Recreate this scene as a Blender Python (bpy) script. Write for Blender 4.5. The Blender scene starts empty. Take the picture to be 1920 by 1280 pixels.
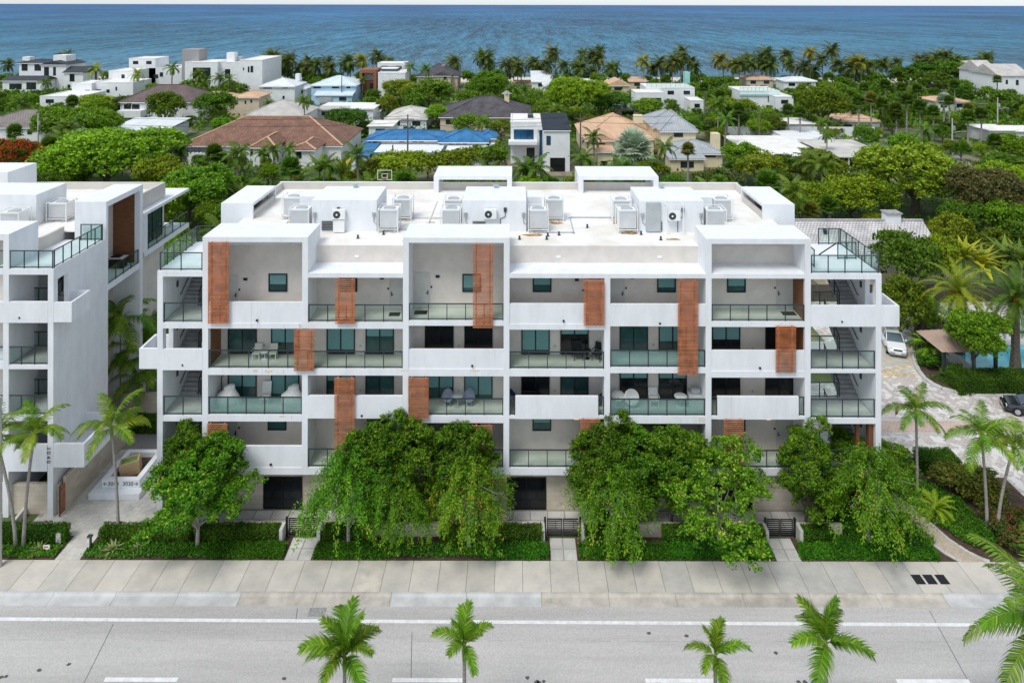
import bpy, math, random
import numpy as np
from mathutils import Vector, Matrix

# ---------------------------------------------------------------- camera, light, exposure
F = 1300.0; H = 33.2; HY = 9.0; CX = 966.0          # focal length in photo px, camera height, eye level row, centre column
ROLL = 0.0021
YF = 44.83                                           # plane of the main facade
SC = bpy.context.scene
COL = SC.collection
cam_d = bpy.data.cameras.new('camera'); cam = bpy.data.objects.new('camera', cam_d); COL.objects.link(cam)
cam.location = (0, 0, H); cam.rotation_euler = (math.pi/2, -ROLL, 0)
cam_d.sensor_width = 36; cam_d.lens = 36*F/1920
cam_d.shift_x = (960-CX)/1920; cam_d.shift_y = -(640-HY)/1920
cam_d.clip_start = 0.5; cam_d.clip_end = 120000
SC.camera = cam
SUN_EL, SUN_AZ = math.radians(58), math.radians(215)   # azimuth clockwise from +Y (seen from above)
w = bpy.data.worlds.new('World'); SC.world = w; w.use_nodes = True
wn, wl = w.node_tree.nodes, w.node_tree.links
bg = wn['Background']; bg.inputs['Strength'].default_value = 0.15
sky = wn.new('ShaderNodeTexSky'); sky.sky_type = 'NISHITA'; sky.sun_disc = False
sky.sun_elevation = SUN_EL; sky.sun_rotation = SUN_AZ; sky.dust_density = 0.6; sky.air_density = 1.0; sky.ozone_density = 1.0
hs = wn.new('ShaderNodeHueSaturation'); hs.inputs['Saturation'].default_value = 0.4
wl.new(sky.outputs['Color'], hs.inputs['Color']); tn = wn.new('ShaderNodeMix'); tn.data_type = 'RGBA'; tn.blend_type = 'MULTIPLY'; tn.inputs['Factor'].default_value = 1; tn.inputs['B'].default_value = (0.91, 0.985, 1.07, 1)
def vsc(a, k):
    v = wn.new('ShaderNodeVectorMath'); v.operation = 'SCALE'; v.inputs['Scale'].default_value = k; wl.new(a, v.inputs[0]); return v.outputs[0]
gm = wn.new('ShaderNodeGamma'); gm.inputs['Gamma'].default_value = 0.55; wl.new(vsc(hs.outputs['Color'], 0.5), gm.inputs['Color'])   # thin even cloud: a flatter sky
wl.new(vsc(gm.outputs['Color'], 2.0), tn.inputs['A']); wl.new(tn.outputs['Result'], bg.inputs['Color'])
sun_d = bpy.data.lights.new('sun', 'SUN'); sun_d.energy = 1.35; sun_d.angle = math.radians(22); sun_d.color = (1, 0.975, 0.935)
sun = bpy.data.objects.new('sun', sun_d); COL.objects.link(sun); sun.location = (0, 0, 200)
sdir = Vector((math.sin(SUN_AZ)*math.cos(SUN_EL), math.cos(SUN_AZ)*math.cos(SUN_EL), math.sin(SUN_EL)))
sun.rotation_euler = sdir.to_track_quat('Z', 'Y').to_euler()
SC.view_settings.view_transform = 'Standard'; SC.view_settings.look = 'None'
SC.view_settings.exposure = 0.86; SC.view_settings.gamma = 1; SC.view_settings.use_curve_mapping = False
SC.cycles.max_bounces = 6; SC.cycles.transparent_max_bounces = 16

def FX(x): return (x-CX)/29.0                        # photo px -> metres on the facade plane
def FZ(y): return H-(y-HY)/29.0
def P(x, y, z=0.0):                                   # photo px at a known height -> ground plan
    yy = y-ROLL*(x-960)
    Y = F*(H-z)/(yy-HY)
    return ((x-CX)*Y/F, Y)
def ZAT(x, y, Y): return H-((y-ROLL*(x-960))-HY)*Y/F  # height of a photo px at a known distance
def XAT(x, Y): return (x-CX)*Y/F

# ---------------------------------------------------------------- materials
M = {}
def newmat(name):
    m = bpy.data.materials.new(name); m.use_nodes = True; M[name] = m
    return m, m.node_tree.nodes, m.node_tree.links, m.node_tree.nodes['Principled BSDF']
def rgb(c): return (c[0], c[1], c[2], 1)
def mat(name, col, rough=0.7, amt=0.12, scale=1.2, var=0.0, bump=0.0, bscale=30, spec=0.3, metal=0, stretch=None, col2=None):
    m, n, l, b = newmat(name)
    b.inputs['Roughness'].default_value = rough; b.inputs['Specular IOR Level'].default_value = spec; b.inputs['Metallic'].default_value = metal
    geo = n.new('ShaderNodeNewGeometry'); src = geo.outputs['Position']
    if stretch:
        mp = n.new('ShaderNodeMapping'); mp.inputs['Scale'].default_value = stretch; l.new(src, mp.inputs['Vector']); src = mp.outputs['Vector']
    no = n.new('ShaderNodeTexNoise'); no.inputs['Scale'].default_value = scale; no.inputs['Detail'].default_value = 5; no.inputs['Roughness'].default_value = 0.65
    l.new(src, no.inputs['Vector'])
    rp = n.new('ShaderNodeValToRGB'); c2 = col2 or tuple(c*(1-amt*2.2) for c in col)
    rp.color_ramp.elements[0].position = 0.32; rp.color_ramp.elements[1].position = 0.62
    rp.color_ramp.elements[0].color = rgb(c2); rp.color_ramp.elements[1].color = rgb(col)
    l.new(no.outputs['Fac'], rp.inputs['Fac']); out = rp.outputs['Color']
    if var:
        oi = n.new('ShaderNodeObjectInfo'); hv = n.new('ShaderNodeHueSaturation')
        mr = n.new('ShaderNodeMapRange'); mr.inputs['To Min'].default_value = 1-var; mr.inputs['To Max'].default_value = 1+var*0.6
        l.new(oi.outputs['Random'], mr.inputs['Value']); l.new(mr.outputs['Result'], hv.inputs['Value']); l.new(out, hv.inputs['Color']); out = hv.outputs['Color']
    l.new(out, b.inputs['Base Color'])
    if bump:
        n2 = n.new('ShaderNodeTexNoise'); n2.inputs['Scale'].default_value = bscale; n2.inputs['Detail'].default_value = 3; l.new(geo.outputs['Position'], n2.inputs['Vector'])
        bp = n.new('ShaderNodeBump'); bp.inputs['Strength'].default_value = bump; bp.inputs['Distance'].default_value = 0.02
        l.new(n2.outputs['Fac'], bp.inputs['Height']); l.new(bp.outputs['Normal'], b.inputs['Normal'])
    return m
def brickmat(name, c1, c2, mortar, bw, rh, ms=0.012, rough=0.8, bump=0.4, stain=0.25, offset=0.5, c3=None, spec=0.3, shear=0.0):
    m, n, l, b = newmat(name)
    b.inputs['Roughness'].default_value = rough; b.inputs['Specular IOR Level'].default_value = spec
    uv = n.new('ShaderNodeUVMap'); src = uv.outputs['UV']
    br = n.new('ShaderNodeTexBrick'); br.inputs['Scale'].default_value = 1; br.inputs['Brick Width'].default_value = bw; br.inputs['Row Height'].default_value = rh
    br.inputs['Mortar Size'].default_value = ms; br.inputs['Mortar Smooth'].default_value = 0.3; br.offset = offset; br.inputs['Bias'].default_value = 0.0
    br.inputs['Color1'].default_value = rgb(c1); br.inputs['Color2'].default_value = rgb(c2); br.inputs['Mortar'].default_value = rgb(mortar)
    l.new(src, br.inputs['Vector']); out = br.outputs['Color']
    geo = n.new('ShaderNodeNewGeometry')
    if c3:
        vo = n.new('ShaderNodeTexVoronoi'); vo.inputs['Scale'].default_value = 1/bw*0.9; l.new(geo.outputs['Position'], vo.inputs['Vector'])
        sp = n.new('ShaderNodeSeparateColor'); l.new(vo.outputs['Color'], sp.inputs['Color'])
        mr = n.new('ShaderNodeMapRange'); mr.inputs['From Min'].default_value = 0.6; mr.inputs['From Max'].default_value = 0.7; l.new(sp.outputs['Red'], mr.inputs['Value'])
        mx = n.new('ShaderNodeMix'); mx.data_type = 'RGBA'; l.new(mr.outputs['Result'], mx.inputs['Factor']); l.new(out, mx.inputs['A']); mx.inputs['B'].default_value = rgb(c3); out = mx.outputs['Result']
    no = n.new('ShaderNodeTexNoise'); no.inputs['Scale'].default_value = 0.5; no.inputs['Detail'].default_value = 6; l.new(geo.outputs['Position'], no.inputs['Vector'])
    mr2 = n.new('ShaderNodeMapRange'); mr2.inputs['From Min'].default_value = 0.3; mr2.inputs['From Max'].default_value = 0.7; mr2.inputs['To Min'].default_value = 1-stain; mr2.inputs['To Max'].default_value = 1.08
    l.new(no.outputs['Fac'], mr2.inputs['Value'])
    hv = n.new('ShaderNodeHueSaturation'); l.new(mr2.outputs['Result'], hv.inputs['Value']); l.new(out, hv.inputs['Color'])
    l.new(hv.outputs['Color'], b.inputs['Base Color'])
    bp = n.new('ShaderNodeBump'); bp.inputs['Strength'].default_value = bump; bp.inputs['Distance'].default_value = 0.03; bp.invert = True
    l.new(br.outputs['Fac'], bp.inputs['Height']); l.new(bp.outputs['Normal'], b.inputs['Normal'])
    return m
def leafmat(name, cdark, clight, var=0.25, trans=0.3, third=None, thr=0.9, rough=0.45):
    m, n, l, b = newmat(name)
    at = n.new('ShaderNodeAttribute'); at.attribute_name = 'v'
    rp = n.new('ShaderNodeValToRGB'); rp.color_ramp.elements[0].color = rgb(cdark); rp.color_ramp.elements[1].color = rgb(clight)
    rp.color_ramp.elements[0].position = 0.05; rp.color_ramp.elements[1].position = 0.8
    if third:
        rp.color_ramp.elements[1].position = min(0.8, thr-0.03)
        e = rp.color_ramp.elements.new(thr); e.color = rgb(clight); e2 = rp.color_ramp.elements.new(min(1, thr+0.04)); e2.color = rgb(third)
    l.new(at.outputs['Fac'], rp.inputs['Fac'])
    oi = n.new('ShaderNodeObjectInfo'); hv = n.new('ShaderNodeHueSaturation')
    mr = n.new('ShaderNodeMapRange'); mr.inputs['To Min'].default_value = 1-var; mr.inputs['To Max'].default_value = 1+var
    l.new(oi.outputs['Random'], mr.inputs['Value']); l.new(mr.outputs['Result'], hv.inputs['Value'])
    mu = n.new('ShaderNodeMath'); mu.operation = 'MULTIPLY'; mu.inputs[1].default_value = 7.31; l.new(oi.outputs['Random'], mu.inputs[0])
    fr = n.new('ShaderNodeMath'); fr.operation = 'FRACT'; l.new(mu.outputs[0], fr.inputs[0])
    mr2 = n.new('ShaderNodeMapRange'); mr2.inputs['To Min'].default_value = 0.5-var*0.14; mr2.inputs['To Max'].default_value = 0.5+var*0.03
    l.new(fr.outputs[0], mr2.inputs['Value']); l.new(mr2.outputs['Result'], hv.inputs['Hue'])
    l.new(rp.outputs['Color'], hv.inputs['Color'])
    l.new(hv.outputs['Color'], b.inputs['Base Color']); b.inputs['Roughness'].default_value = rough; b.inputs['Specular IOR Level'].default_value = 0.16
    tr = n.new('ShaderNodeBsdfTranslucent'); l.new(hv.outputs['Color'], tr.inputs['Color'])
    mx = n.new('ShaderNodeMixShader'); mx.inputs['Fac'].default_value = trans
    l.new(b.outputs['BSDF'], mx.inputs[1]); l.new(tr.outputs['BSDF'], mx.inputs[2])
    l.new(mx.outputs['Shader'], n['Material Output'].inputs['Surface'])
    return m
def glassmat(name, tint=(0.72, 0.86, 0.82), rough=0.03, frost=0.0):
    m, n, l, b = newmat(name)
    t = n.new('ShaderNodeBsdfTransparent'); t.inputs['Color'].default_value = rgb(tint)
    g = n.new('ShaderNodeBsdfGlossy'); g.inputs['Roughness'].default_value = rough; g.inputs['Color'].default_value = (0.9, 0.95, 0.95, 1)
    fr = n.new('ShaderNodeFresnel'); fr.inputs['IOR'].default_value = 1.5
    ge = n.new('ShaderNodeNewGeometry'); iv = n.new('ShaderNodeMath'); iv.operation = 'SUBTRACT'; iv.inputs[0].default_value = 1; l.new(ge.outputs['Backfacing'], iv.inputs[1])
    mu = n.new('ShaderNodeMath'); mu.operation = 'MULTIPLY'; l.new(iv.outputs[0], mu.inputs[0]); l.new(fr.outputs['Fac'], mu.inputs[1])
    mx = n.new('ShaderNodeMixShader'); l.new(mu.outputs[0], mx.inputs['Fac']); l.new(t.outputs['BSDF'], mx.inputs[1]); l.new(g.outputs['BSDF'], mx.inputs[2])
    o = mx.outputs['Shader']
    if frost:
        d = n.new('ShaderNodeBsdfDiffuse'); d.inputs['Color'].default_value = (0.26, 0.40, 0.39, 1)
        m2 = n.new('ShaderNodeMixShader'); m2.inputs['Fac'].default_value = frost; l.new(o, m2.inputs[1]); l.new(d.outputs['BSDF'], m2.inputs[2]); o = m2.outputs['Shader']
    l.new(o, n['Material Output'].inputs['Surface'])
    return m
def streaks(m, amt, tint):                               # rain streaks and grime with a shape of their own
    n, l = m.node_tree.nodes, m.node_tree.links; b = n['Principled BSDF']; old = b.inputs['Base Color'].links[0].from_socket
    geo = n.new('ShaderNodeNewGeometry'); mp = n.new('ShaderNodeMapping'); mp.inputs['Scale'].default_value = (5, 5, 0.35); l.new(geo.outputs['Position'], mp.inputs['Vector'])
    a = n.new('ShaderNodeTexNoise'); a.inputs['Scale'].default_value = 1; a.inputs['Detail'].default_value = 6; a.inputs['Roughness'].default_value = 0.7; l.new(mp.outputs['Vector'], a.inputs['Vector'])
    c = n.new('ShaderNodeTexNoise'); c.inputs['Scale'].default_value = 0.35; c.inputs['Detail'].default_value = 4; l.new(geo.outputs['Position'], c.inputs['Vector'])
    r1 = n.new('ShaderNodeMapRange'); r1.inputs['From Min'].default_value = 0.56; r1.inputs['From Max'].default_value = 0.78; l.new(a.outputs['Fac'], r1.inputs['Value'])
    r2 = n.new('ShaderNodeMapRange'); r2.inputs['From Min'].default_value = 0.42; r2.inputs['From Max'].default_value = 0.6; l.new(c.outputs['Fac'], r2.inputs['Value'])
    mu = n.new('ShaderNodeMath'); mu.operation = 'MULTIPLY'; l.new(r1.outputs['Result'], mu.inputs[0]); l.new(r2.outputs['Result'], mu.inputs[1])
    m2 = n.new('ShaderNodeMath'); m2.operation = 'MULTIPLY'; m2.inputs[1].default_value = amt; l.new(mu.outputs[0], m2.inputs[0])
    mx = n.new('ShaderNodeMix'); mx.data_type = 'RGBA'; l.new(m2.outputs[0], mx.inputs['Factor']); l.new(old, mx.inputs['A']); mx.inputs['B'].default_value = rgb(tint); l.new(mx.outputs['Result'], b.inputs['Base Color'])
streaks(mat('white_stucco', (0.77, 0.785, 0.805), 0.85, 0.045, 0.9, bump=0.35, bscale=45, stretch=(1.6, 1.6, 0.55)), 0.55, (0.50, 0.46, 0.40))
mat('roof_white', (0.82, 0.81, 0.785), 0.8, 0.07, 0.45, col2=(0.68, 0.64, 0.56), bump=0.1, bscale=8)
mat('beige_stucco', (0.66, 0.61, 0.56), 0.9, 0.06, 0.9, bump=0.3, bscale=40)
mat('parapet_beige', (0.60, 0.57, 0.52), 0.9, 0.06, 0.7, bump=0.2, bscale=40)
brickmat('travertine', (0.62, 0.55, 0.45), (0.54, 0.46, 0.36), (0.40, 0.34, 0.27), 0.6, 0.3, 0.006, bump=0.25, stain=0.22)
mat('balcony_tile', (0.64, 0.61, 0.53), 0.6, 0.08, 0.8)
mat('slat_wood', (0.50, 0.185, 0.085), 0.6, 0.2, 2.0, var=0.18, spec=0.3)
mat('wood_panel', (0.24, 0.10, 0.045), 0.6, 0.25, 2.5, stretch=(0.6, 0.6, 9), bump=0.1)
mat('dark_metal', (0.035, 0.045, 0.05), 0.4, 0.1, spec=0.5)
mat('black_metal', (0.012, 0.012, 0.013), 0.45, 0.1)
mat('window_frame', (0.015, 0.017, 0.018), 0.4, 0.1)
mat('door_paint', (0.55, 0.54, 0.51), 0.6, 0.05)
mat('concrete', (0.58, 0.56, 0.52), 0.9, 0.14, 0.7, var=0.12, bump=0.2, bscale=25)
mat('sidewalk', (0.585, 0.54, 0.47), 0.9, 0.16, 0.55, var=0.10, bump=0.15, bscale=30, col2=(0.45, 0.425, 0.38))
streaks(M['sidewalk'], 0.75, (0.30, 0.29, 0.265))
mat('kerb_new', (0.55, 0.545, 0.53), 0.9, 0.12, 0.7, var=0.05)
mat('kerb_old', (0.52, 0.475, 0.415), 0.9, 0.16, 1.0, var=0.08)
mat('stair_concrete', (0.40, 0.40, 0.40), 0.9, 0.15, 2)
mat('line_paint', (0.76, 0.76, 0.75), 0.7, 0.06, 3.5, col2=(0.60, 0.595, 0.58))
mat('yellow_paint', (0.72, 0.50, 0.10), 0.7, 0.2, 2.0)
mat('white_metal', (0.80, 0.81, 0.80), 0.45, 0.04)
mat('grey_metal', (0.42, 0.45, 0.46), 0.45, 0.08)
mat('galvanised', (0.50, 0.53, 0.55), 0.4, 0.12, metal=0.5)
mat('rust', (0.55, 0.32, 0.12), 0.9, 0.3, 3.0)
mat('soil', (0.10, 0.068, 0.045), 0.95, 0.25, 3.0, bump=0.8, bscale=12)
mat('bark', (0.17, 0.14, 0.11), 0.95, 0.25, 5.0, bump=0.8, bscale=18)
mat('palm_bark', (0.36, 0.33, 0.30), 0.9, 0.2, 2.0, stretch=(1, 1, 9), bump=0.4, bscale=12)
mat('crownshaft', (0.24, 0.33, 0.10), 0.5, 0.15, 3)
mat('fabric_white', (0.76, 0.75, 0.72), 0.9, 0.08, 6, bump=0.3, bscale=10)
mat('fabric_dark', (0.02, 0.022, 0.025), 0.9, 0.1)
mat('fabric_navy', (0.02, 0.03, 0.09), 0.9, 0.1)
mat('wicker_grey', (0.30, 0.33, 0.42), 0.8, 0.2, 12)
mat('black_rubber', (0.012, 0.012, 0.012), 0.8, 0.1)
mat('red_paint', (0.45, 0.03, 0.03), 0.5, 0.1)
mat('sign_white', (0.82, 0.82, 0.82), 0.5, 0.02)
mat('sign_red', (0.55, 0.05, 0.07), 0.5, 0.05)
mat('sign_pink', (0.70, 0.35, 0.36), 0.5, 0.25, 30)
mat('sign_green', (0.10, 0.42, 0.28), 0.5, 0.1)
mat('sign_black', (0.02, 0.02, 0.02), 0.5, 0.05)
mat('lamp_glow', (0.8, 0.55, 0.2), 0.5, 0.05)
M['lamp_glow'].node_tree.nodes['Principled BSDF'].inputs['Emission Color'].default_value = (1, 0.6, 0.2, 1)
M['lamp_glow'].node_tree.nodes['Principled BSDF'].inputs['Emission Strength'].default_value = 1.2
glassmat('rail_glass', (0.86, 0.93, 0.915)); glassmat('frost_glass', (0.75, 0.86, 0.83), 0.15, 0.36)
def winmat(name, c, c2, gl):
    m = mat(name, c, 0.12, 0.2, 0.9, var=0.35, spec=gl, col2=c2)
    return m
winmat('win_teal', (0.030, 0.090, 0.088), (0.016, 0.05, 0.052), 0.6)
winmat('win_dark', (0.010, 0.014, 0.017), (0.004, 0.006, 0.008), 0.5)
winmat('win_blue', (0.02, 0.10, 0.20), (0.01, 0.05, 0.12), 0.6)
winmat('win_house', (0.03, 0.04, 0.05), (0.012, 0.018, 0.024), 0.5)
mat('blind', (0.16, 0.33, 0.33), 0.5, 0.12, 4, var=0.12, stretch=(1, 1, 12))

# ---------------------------------------------------------------- mesh helpers
class MB:
    def __init__(s): s.v = []; s.f = []; s.mi = []
    def add(s, vs, fs, mi=0):
        o = len(s.v); s.v += [tuple(p) for p in vs]; s.f += [tuple(i+o for i in f) for f in fs]; s.mi += [mi]*len(fs)
        return s
    def box(s, x0, x1, y0, y1, z0, z1, mi=0):
        if x0 > x1: x0, x1 = x1, x0
        if y0 > y1: y0, y1 = y1, y0
        if z0 > z1: z0, z1 = z1, z0
        return s.add([(x0,y0,z0),(x1,y0,z0),(x1,y1,z0),(x0,y1,z0),(x0,y0,z1),(x1,y0,z1),(x1,y1,z1),(x0,y1,z1)],
              [(3,2,1,0),(4,5,6,7),(0,1,5,4),(1,2,6,5),(2,3,7,6),(3,0,4,7)], mi)
    def bar(s, p0, p1, w, h=None, mi=0):              # square bar between two points
        h = h or w; p0 = Vector(p0); p1 = Vector(p1); d = (p1-p0).normalized()
        up = Vector((0,0,1)) if abs(d.z) < 0.95 else Vector((0,1,0))
        a = d.cross(up).normalized()*w/2; b = a.cross(d).normalized()*h/2
        vs = [p+sx*a+sy*b for p in (p0, p1) for sx, sy in ((-1,-1),(1,-1),(1,1),(-1,1))]
        return s.add(vs, [(3,2,1,0),(4,5,6,7),(0,1,5,4),(1,2,6,5),(2,3,7,6),(3,0,4,7)], mi)
    def tube(s, pts, rad, n=8, mi=0, cap=True):
        pts = [Vector(p) for p in pts]; rings = []
        if not hasattr(rad, '__len__'): rad = [rad]*len(pts)
        prev = None; vs = []; fs = []
        for i, p in enumerate(pts):
            d = (pts[min(i+1, len(pts)-1)]-pts[max(i-1, 0)]).normalized()
            ref = prev if prev is not None else (Vector((1,0,0)) if abs(d.x) < 0.8 else Vector((0,1,0)))
            a = (ref-d*ref.dot(d)).normalized(); prev = a; b = d.cross(a)
            for k in range(n):
                t = 2*math.pi*k/n; vs.append(p+(a*math.cos(t)+b*math.sin(t))*rad[i])
        for i in range(len(pts)-1):
            for k in range(n):
                k2 = (k+1) % n; fs.append((i*n+k, i*n+k2, (i+1)*n+k2, (i+1)*n+k))
        if cap: fs.append(tuple(range(n-1, -1, -1))); fs.append(tuple((len(pts)-1)*n+k for k in range(n)))
        return s.add(vs, fs, mi)
    def lathe(s, c, prof, n=14, mi=0):                # prof: (r, z) list
        vs = []; fs = []
        for r, z in prof:
            for k in range(n):
                t = 2*math.pi*k/n; vs.append((c[0]+r*math.cos(t), c[1]+r*math.sin(t), c[2]+z))
        m = len(prof)
        for i in range(m-1):
            for k in range(n):
                k2 = (k+1) % n; fs.append((i*n+k, i*n+k2, (i+1)*n+k2, (i+1)*n+k))
        fs.append(tuple(range(n-1, -1, -1))); fs.append(tuple((m-1)*n+k for k in range(n)))
        return s.add(vs, fs, mi)
    def prism(s, poly, z0, z1, mi=0):                 # poly in plan, counter-clockwise
        n = len(poly)
        a = sum(poly[i][0]*poly[(i+1)%n][1]-poly[(i+1)%n][0]*poly[i][1] for i in range(n))
        if a < 0: poly = poly[::-1]
        vs = [(x,y,z0) for x,y in poly]+[(x,y,z1) for x,y in poly]
        fs = [tuple(range(n-1,-1,-1)), tuple(range(n,2*n))]+[(i,(i+1)%n,(i+1)%n+n,i+n) for i in range(n)]
        return s.add(vs, fs, mi)
    def build(s, name, m, parent=None, smooth=False, origin=None, uv=True):
        mats = m if isinstance(m, (list, tuple)) else [m]
        v = np.array(s.v, dtype=float); lo, hi = v.min(0), v.max(0)
        c = np.array(origin) if origin is not None else np.array(((lo[0]+hi[0])/2, (lo[1]+hi[1])/2, lo[2]))
        me = bpy.data.meshes.new(name)
        me.from_pydata((v-c).tolist(), [], s.f)
        for q in mats: me.materials.append(M[q])
        if len(mats) > 1: me.polygons.foreach_set('material_index', s.mi)
        if uv: auto_uv(me, c)
        if smooth: me.polygons.foreach_set('use_smooth', [True]*len(me.polygons))
        return link(name, me, c, parent)
WL = {}
def auto_uv(me, c):
    uvl = me.uv_layers.new(name='UVMap'); d = np.empty(len(me.loops)*2); vs = [v.co for v in me.vertices]
    for p in me.polygons:
        n = p.normal
        u = Vector((-n.y, n.x, 0)); u = Vector((1,0,0)) if u.length < 1e-4 else u.normalized()
        v = n.cross(u)
        for li in p.loop_indices:
            q = vs[me.loops[li].vertex_index]; q = Vector((q.x+c[0], q.y+c[1], q.z+c[2]))
            d[2*li] = q.dot(u); d[2*li+1] = q.dot(v)
    uvl.data.foreach_set('uv', d)
def link(name, me, c, parent=None):
    o = bpy.data.objects.new(name, me); COL.objects.link(o)
    c = Vector((float(c[0]), float(c[1]), float(c[2])))
    if parent is not None:
        o.parent = parent; o.location = c-WL.get(parent.name, Vector((0,0,0)))
    else: o.location = c
    WL[o.name] = c
    return o
def tag(o, label, cat, group=None):
    o['label'] = label; o['category'] = cat
    if group: o['group'] = group
    return o
def thing(name, label, cat, loc, rz=0, group=None):
    o = link(name, None, loc); o.rotation_euler = (0, 0, rz); o.empty_display_size = 0.3
    if rz: WL[o.name] = Vector((0,0,0))               # children of turned things are given in local coordinates
    return tag(o, label, cat, group)
def local(o): WL[o.name] = Vector((0,0,0)); return o   # children given in the thing's own coordinates
def struct(o): o['kind'] = 'structure'; return o
def stuff(o): o['kind'] = 'stuff'; return o
def copy_tree(o, parent=None):
    c = o.copy(); COL.objects.link(c); c.parent = parent
    if parent is not None: c.matrix_parent_inverse = o.matrix_parent_inverse.copy()
    for ch in o.children: copy_tree(ch, c)
    return c
_pm = {}
def piece(name, dims, m, centre, parent):             # a box that shares mesh data with boxes of the same size; centre is the box centre
    k = (tuple(round(q, 3) for q in dims), m)
    if k not in _pm:
        b = MB().box(-dims[0]/2, dims[0]/2, -dims[1]/2, dims[1]/2, -dims[2]/2, dims[2]/2)
        me = bpy.data.meshes.new(name); me.from_pydata(b.v, [], b.f); me.materials.append(M[m]); auto_uv(me, (0,0,0)); _pm[k] = me
    return link(name, _pm[k], centre, parent)
# ---------------------------------------------------------------- shared building parts
def railing(parent, p0, p1, zb, zt, n, glass='rail_glass', m='dark_metal'):
    p0 = Vector((p0[0], p0[1], 0)); p1 = Vector((p1[0], p1[1], 0)); d = (p1-p0); L = d.length; d.normalize()
    b = MB(); z = Vector((0,0,1))
    b.bar(p0+z*(zt-0.025), p1+z*(zt-0.025), 0.07, 0.05); b.bar(p0+d*0.05+z*(zb+0.09), p1-d*0.05+z*(zb+0.09), 0.045, 0.05)
    for i in range(n+1):
        q = p0+d*(0.03+(L-0.06)*i/n); b.bar(q+z*(zb+0.002), q+z*(zt-0.05), 0.055)
    r = b.build('railing', m, parent)
    w = (L-0.06)/n; ang = math.atan2(d.y, d.x)
    for i in range(n):
        c = p0+d*(0.03+w*(i+0.5))+z*((zb+0.115+zt-0.055)/2)
        o = piece('pane', (w-0.07, 0.012, zt-zb-0.18), glass, c, r); o.rotation_euler.z = ang
    return r
def screen(parent, x0, x1, y0, y1, Y=YF-0.16):
    X0, X1, Z0, Z1 = FX(x0), FX(x1), FZ(y1), FZ(y0); W = X1-X0
    b = MB()
    for q in (0.16, 0.84): b.box(X0+W*q-0.035, X0+W*q+0.035, Y+0.026, Y+0.155, Z0+0.02, Z1-0.02)
    if Z1-Z0 > 3.5: b.box(X0+W*0.55-0.03, X0+W*0.55+0.03, Y+0.026, Y+0.155, Z0+0.05, Z0+1.1)
    s = b.build('slat_screen', 'slat_wood', parent)
    n = int((Z1-Z0)/0.126)
    for i in range(n):
        piece('slat', (round(W, 2), 0.045, 0.066), 'slat_wood', (X0+W/2, Y, Z0+0.05+(Z1-Z0-0.1)*i/(n-1)), s)
    return s
def window(parent, X0, X1, Z0, Z1, Y, panes=2, glass='win_teal', blind=0.0, fr=0.055, side=None, name='window', split='v'):
    # a frame proud of the wall at Y (facing -Y) with separate panes set back in it; side='x' faces +X at X=Y value
    b = MB(); d = 0.07
    def bx(bb, u0, u1, w0, w1, d0, d1):
        if side is None: bb.box(u0, u1, Y-d1, Y-d0, w0, w1)
        elif side == 'x': bb.box(Y+d0, Y+d1, u0, u1, w0, w1)
        else: bb.box(Y-d1, Y-d0, u0, u1, w0, w1)
    bx(b, X0, X0+fr, Z0, Z1, -0.03, d); bx(b, X1-fr, X1, Z0, Z1, -0.03, d)
    bx(b, X0+fr, X1-fr, Z0, Z0+fr, -0.03, d-0.003); bx(b, X0+fr, X1-fr, Z1-fr, Z1, -0.03, d-0.003)
    iw = (X1-X0-2*fr)/panes
    for i in range(1, panes): bx(b, X0+fr+iw*i-fr*0.45, X0+fr+iw*i+fr*0.45, Z0+fr, Z1-fr, -0.03, d-0.006)
    w = b.build(name, 'window_frame', parent)
    for i in range(panes):
        u0, u1 = X0+fr+iw*i+(fr*0.45 if i else 0), X0+fr+iw*(i+1)-(fr*0.45 if i < panes-1 else 0)
        q = MB(); bx(q, u0, u1, Z0+fr, Z1-fr, 0.004, 0.022); q.build('pane', glass, w)
        if blind:
            zb = Z1-fr-(Z1-Z0-2*fr)*blind
            q = MB(); bx(q, u0+0.02, u1-0.02, zb, Z1-fr-0.01, 0.025, 0.032); q.build('blind', 'blind', w)
    return w
def door(parent, X0, X1, Z0, Z1, Y, m='door_paint', hinge=1):
    b = MB(); b.box(X0-0.06, X0, Y-0.05, Y+0.02, Z0, Z1+0.06); b.box(X1, X1+0.06, Y-0.05, Y+0.02, Z0, Z1+0.06); b.box(X0, X1, Y-0.047, Y+0.02, Z1, Z1+0.06)
    b.box(X0, X1, Y-0.02, Y+0.02, Z0, Z1)
    d = b.build('door', m, parent)
    hx = X1-0.09 if hinge > 0 else X0+0.09
    MB().box(hx-0.03, hx+0.03, Y-0.06, Y-0.0205, Z0+0.92, Z0+1.2).box(hx-(0.12 if hinge > 0 else 0), hx+(0 if hinge > 0 else 0.12), Y-0.085, Y-0.0605, Z0+1.0, Z0+1.03).build('handle', 'dark_metal', d)
    return d
def stair(parent, X0, X1, Y0, z0, n, rise=0.17, run=0.27, m='stair_concrete'):
    f = MB()
    f.add([(X0,Y0,z0),(X1,Y0,z0),(X1,Y0+n*run,z0+n*rise),(X0,Y0+n*run,z0+n*rise),(X0,Y0+0.35,z0-0.02),(X1,Y0+0.35,z0-0.02),(X1,Y0+n*run,z0+n*rise-0.3),(X0,Y0+n*run,z0+n*rise-0.3)],
          [(0,1,2,3),(7,6,5,4),(0,3,7,4),(1,5,6,2),(2,6,7,3),(0,4,5,1)])
    s = f.build('staircase', m, parent)
    for i in range(n): piece('step', (round(X1-X0-0.01, 2), run+0.03, rise), m, ((X0+X1)/2, Y0+run*(i+0.5), z0+rise*(i+0.5)+0.004), s)
    return s

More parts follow.
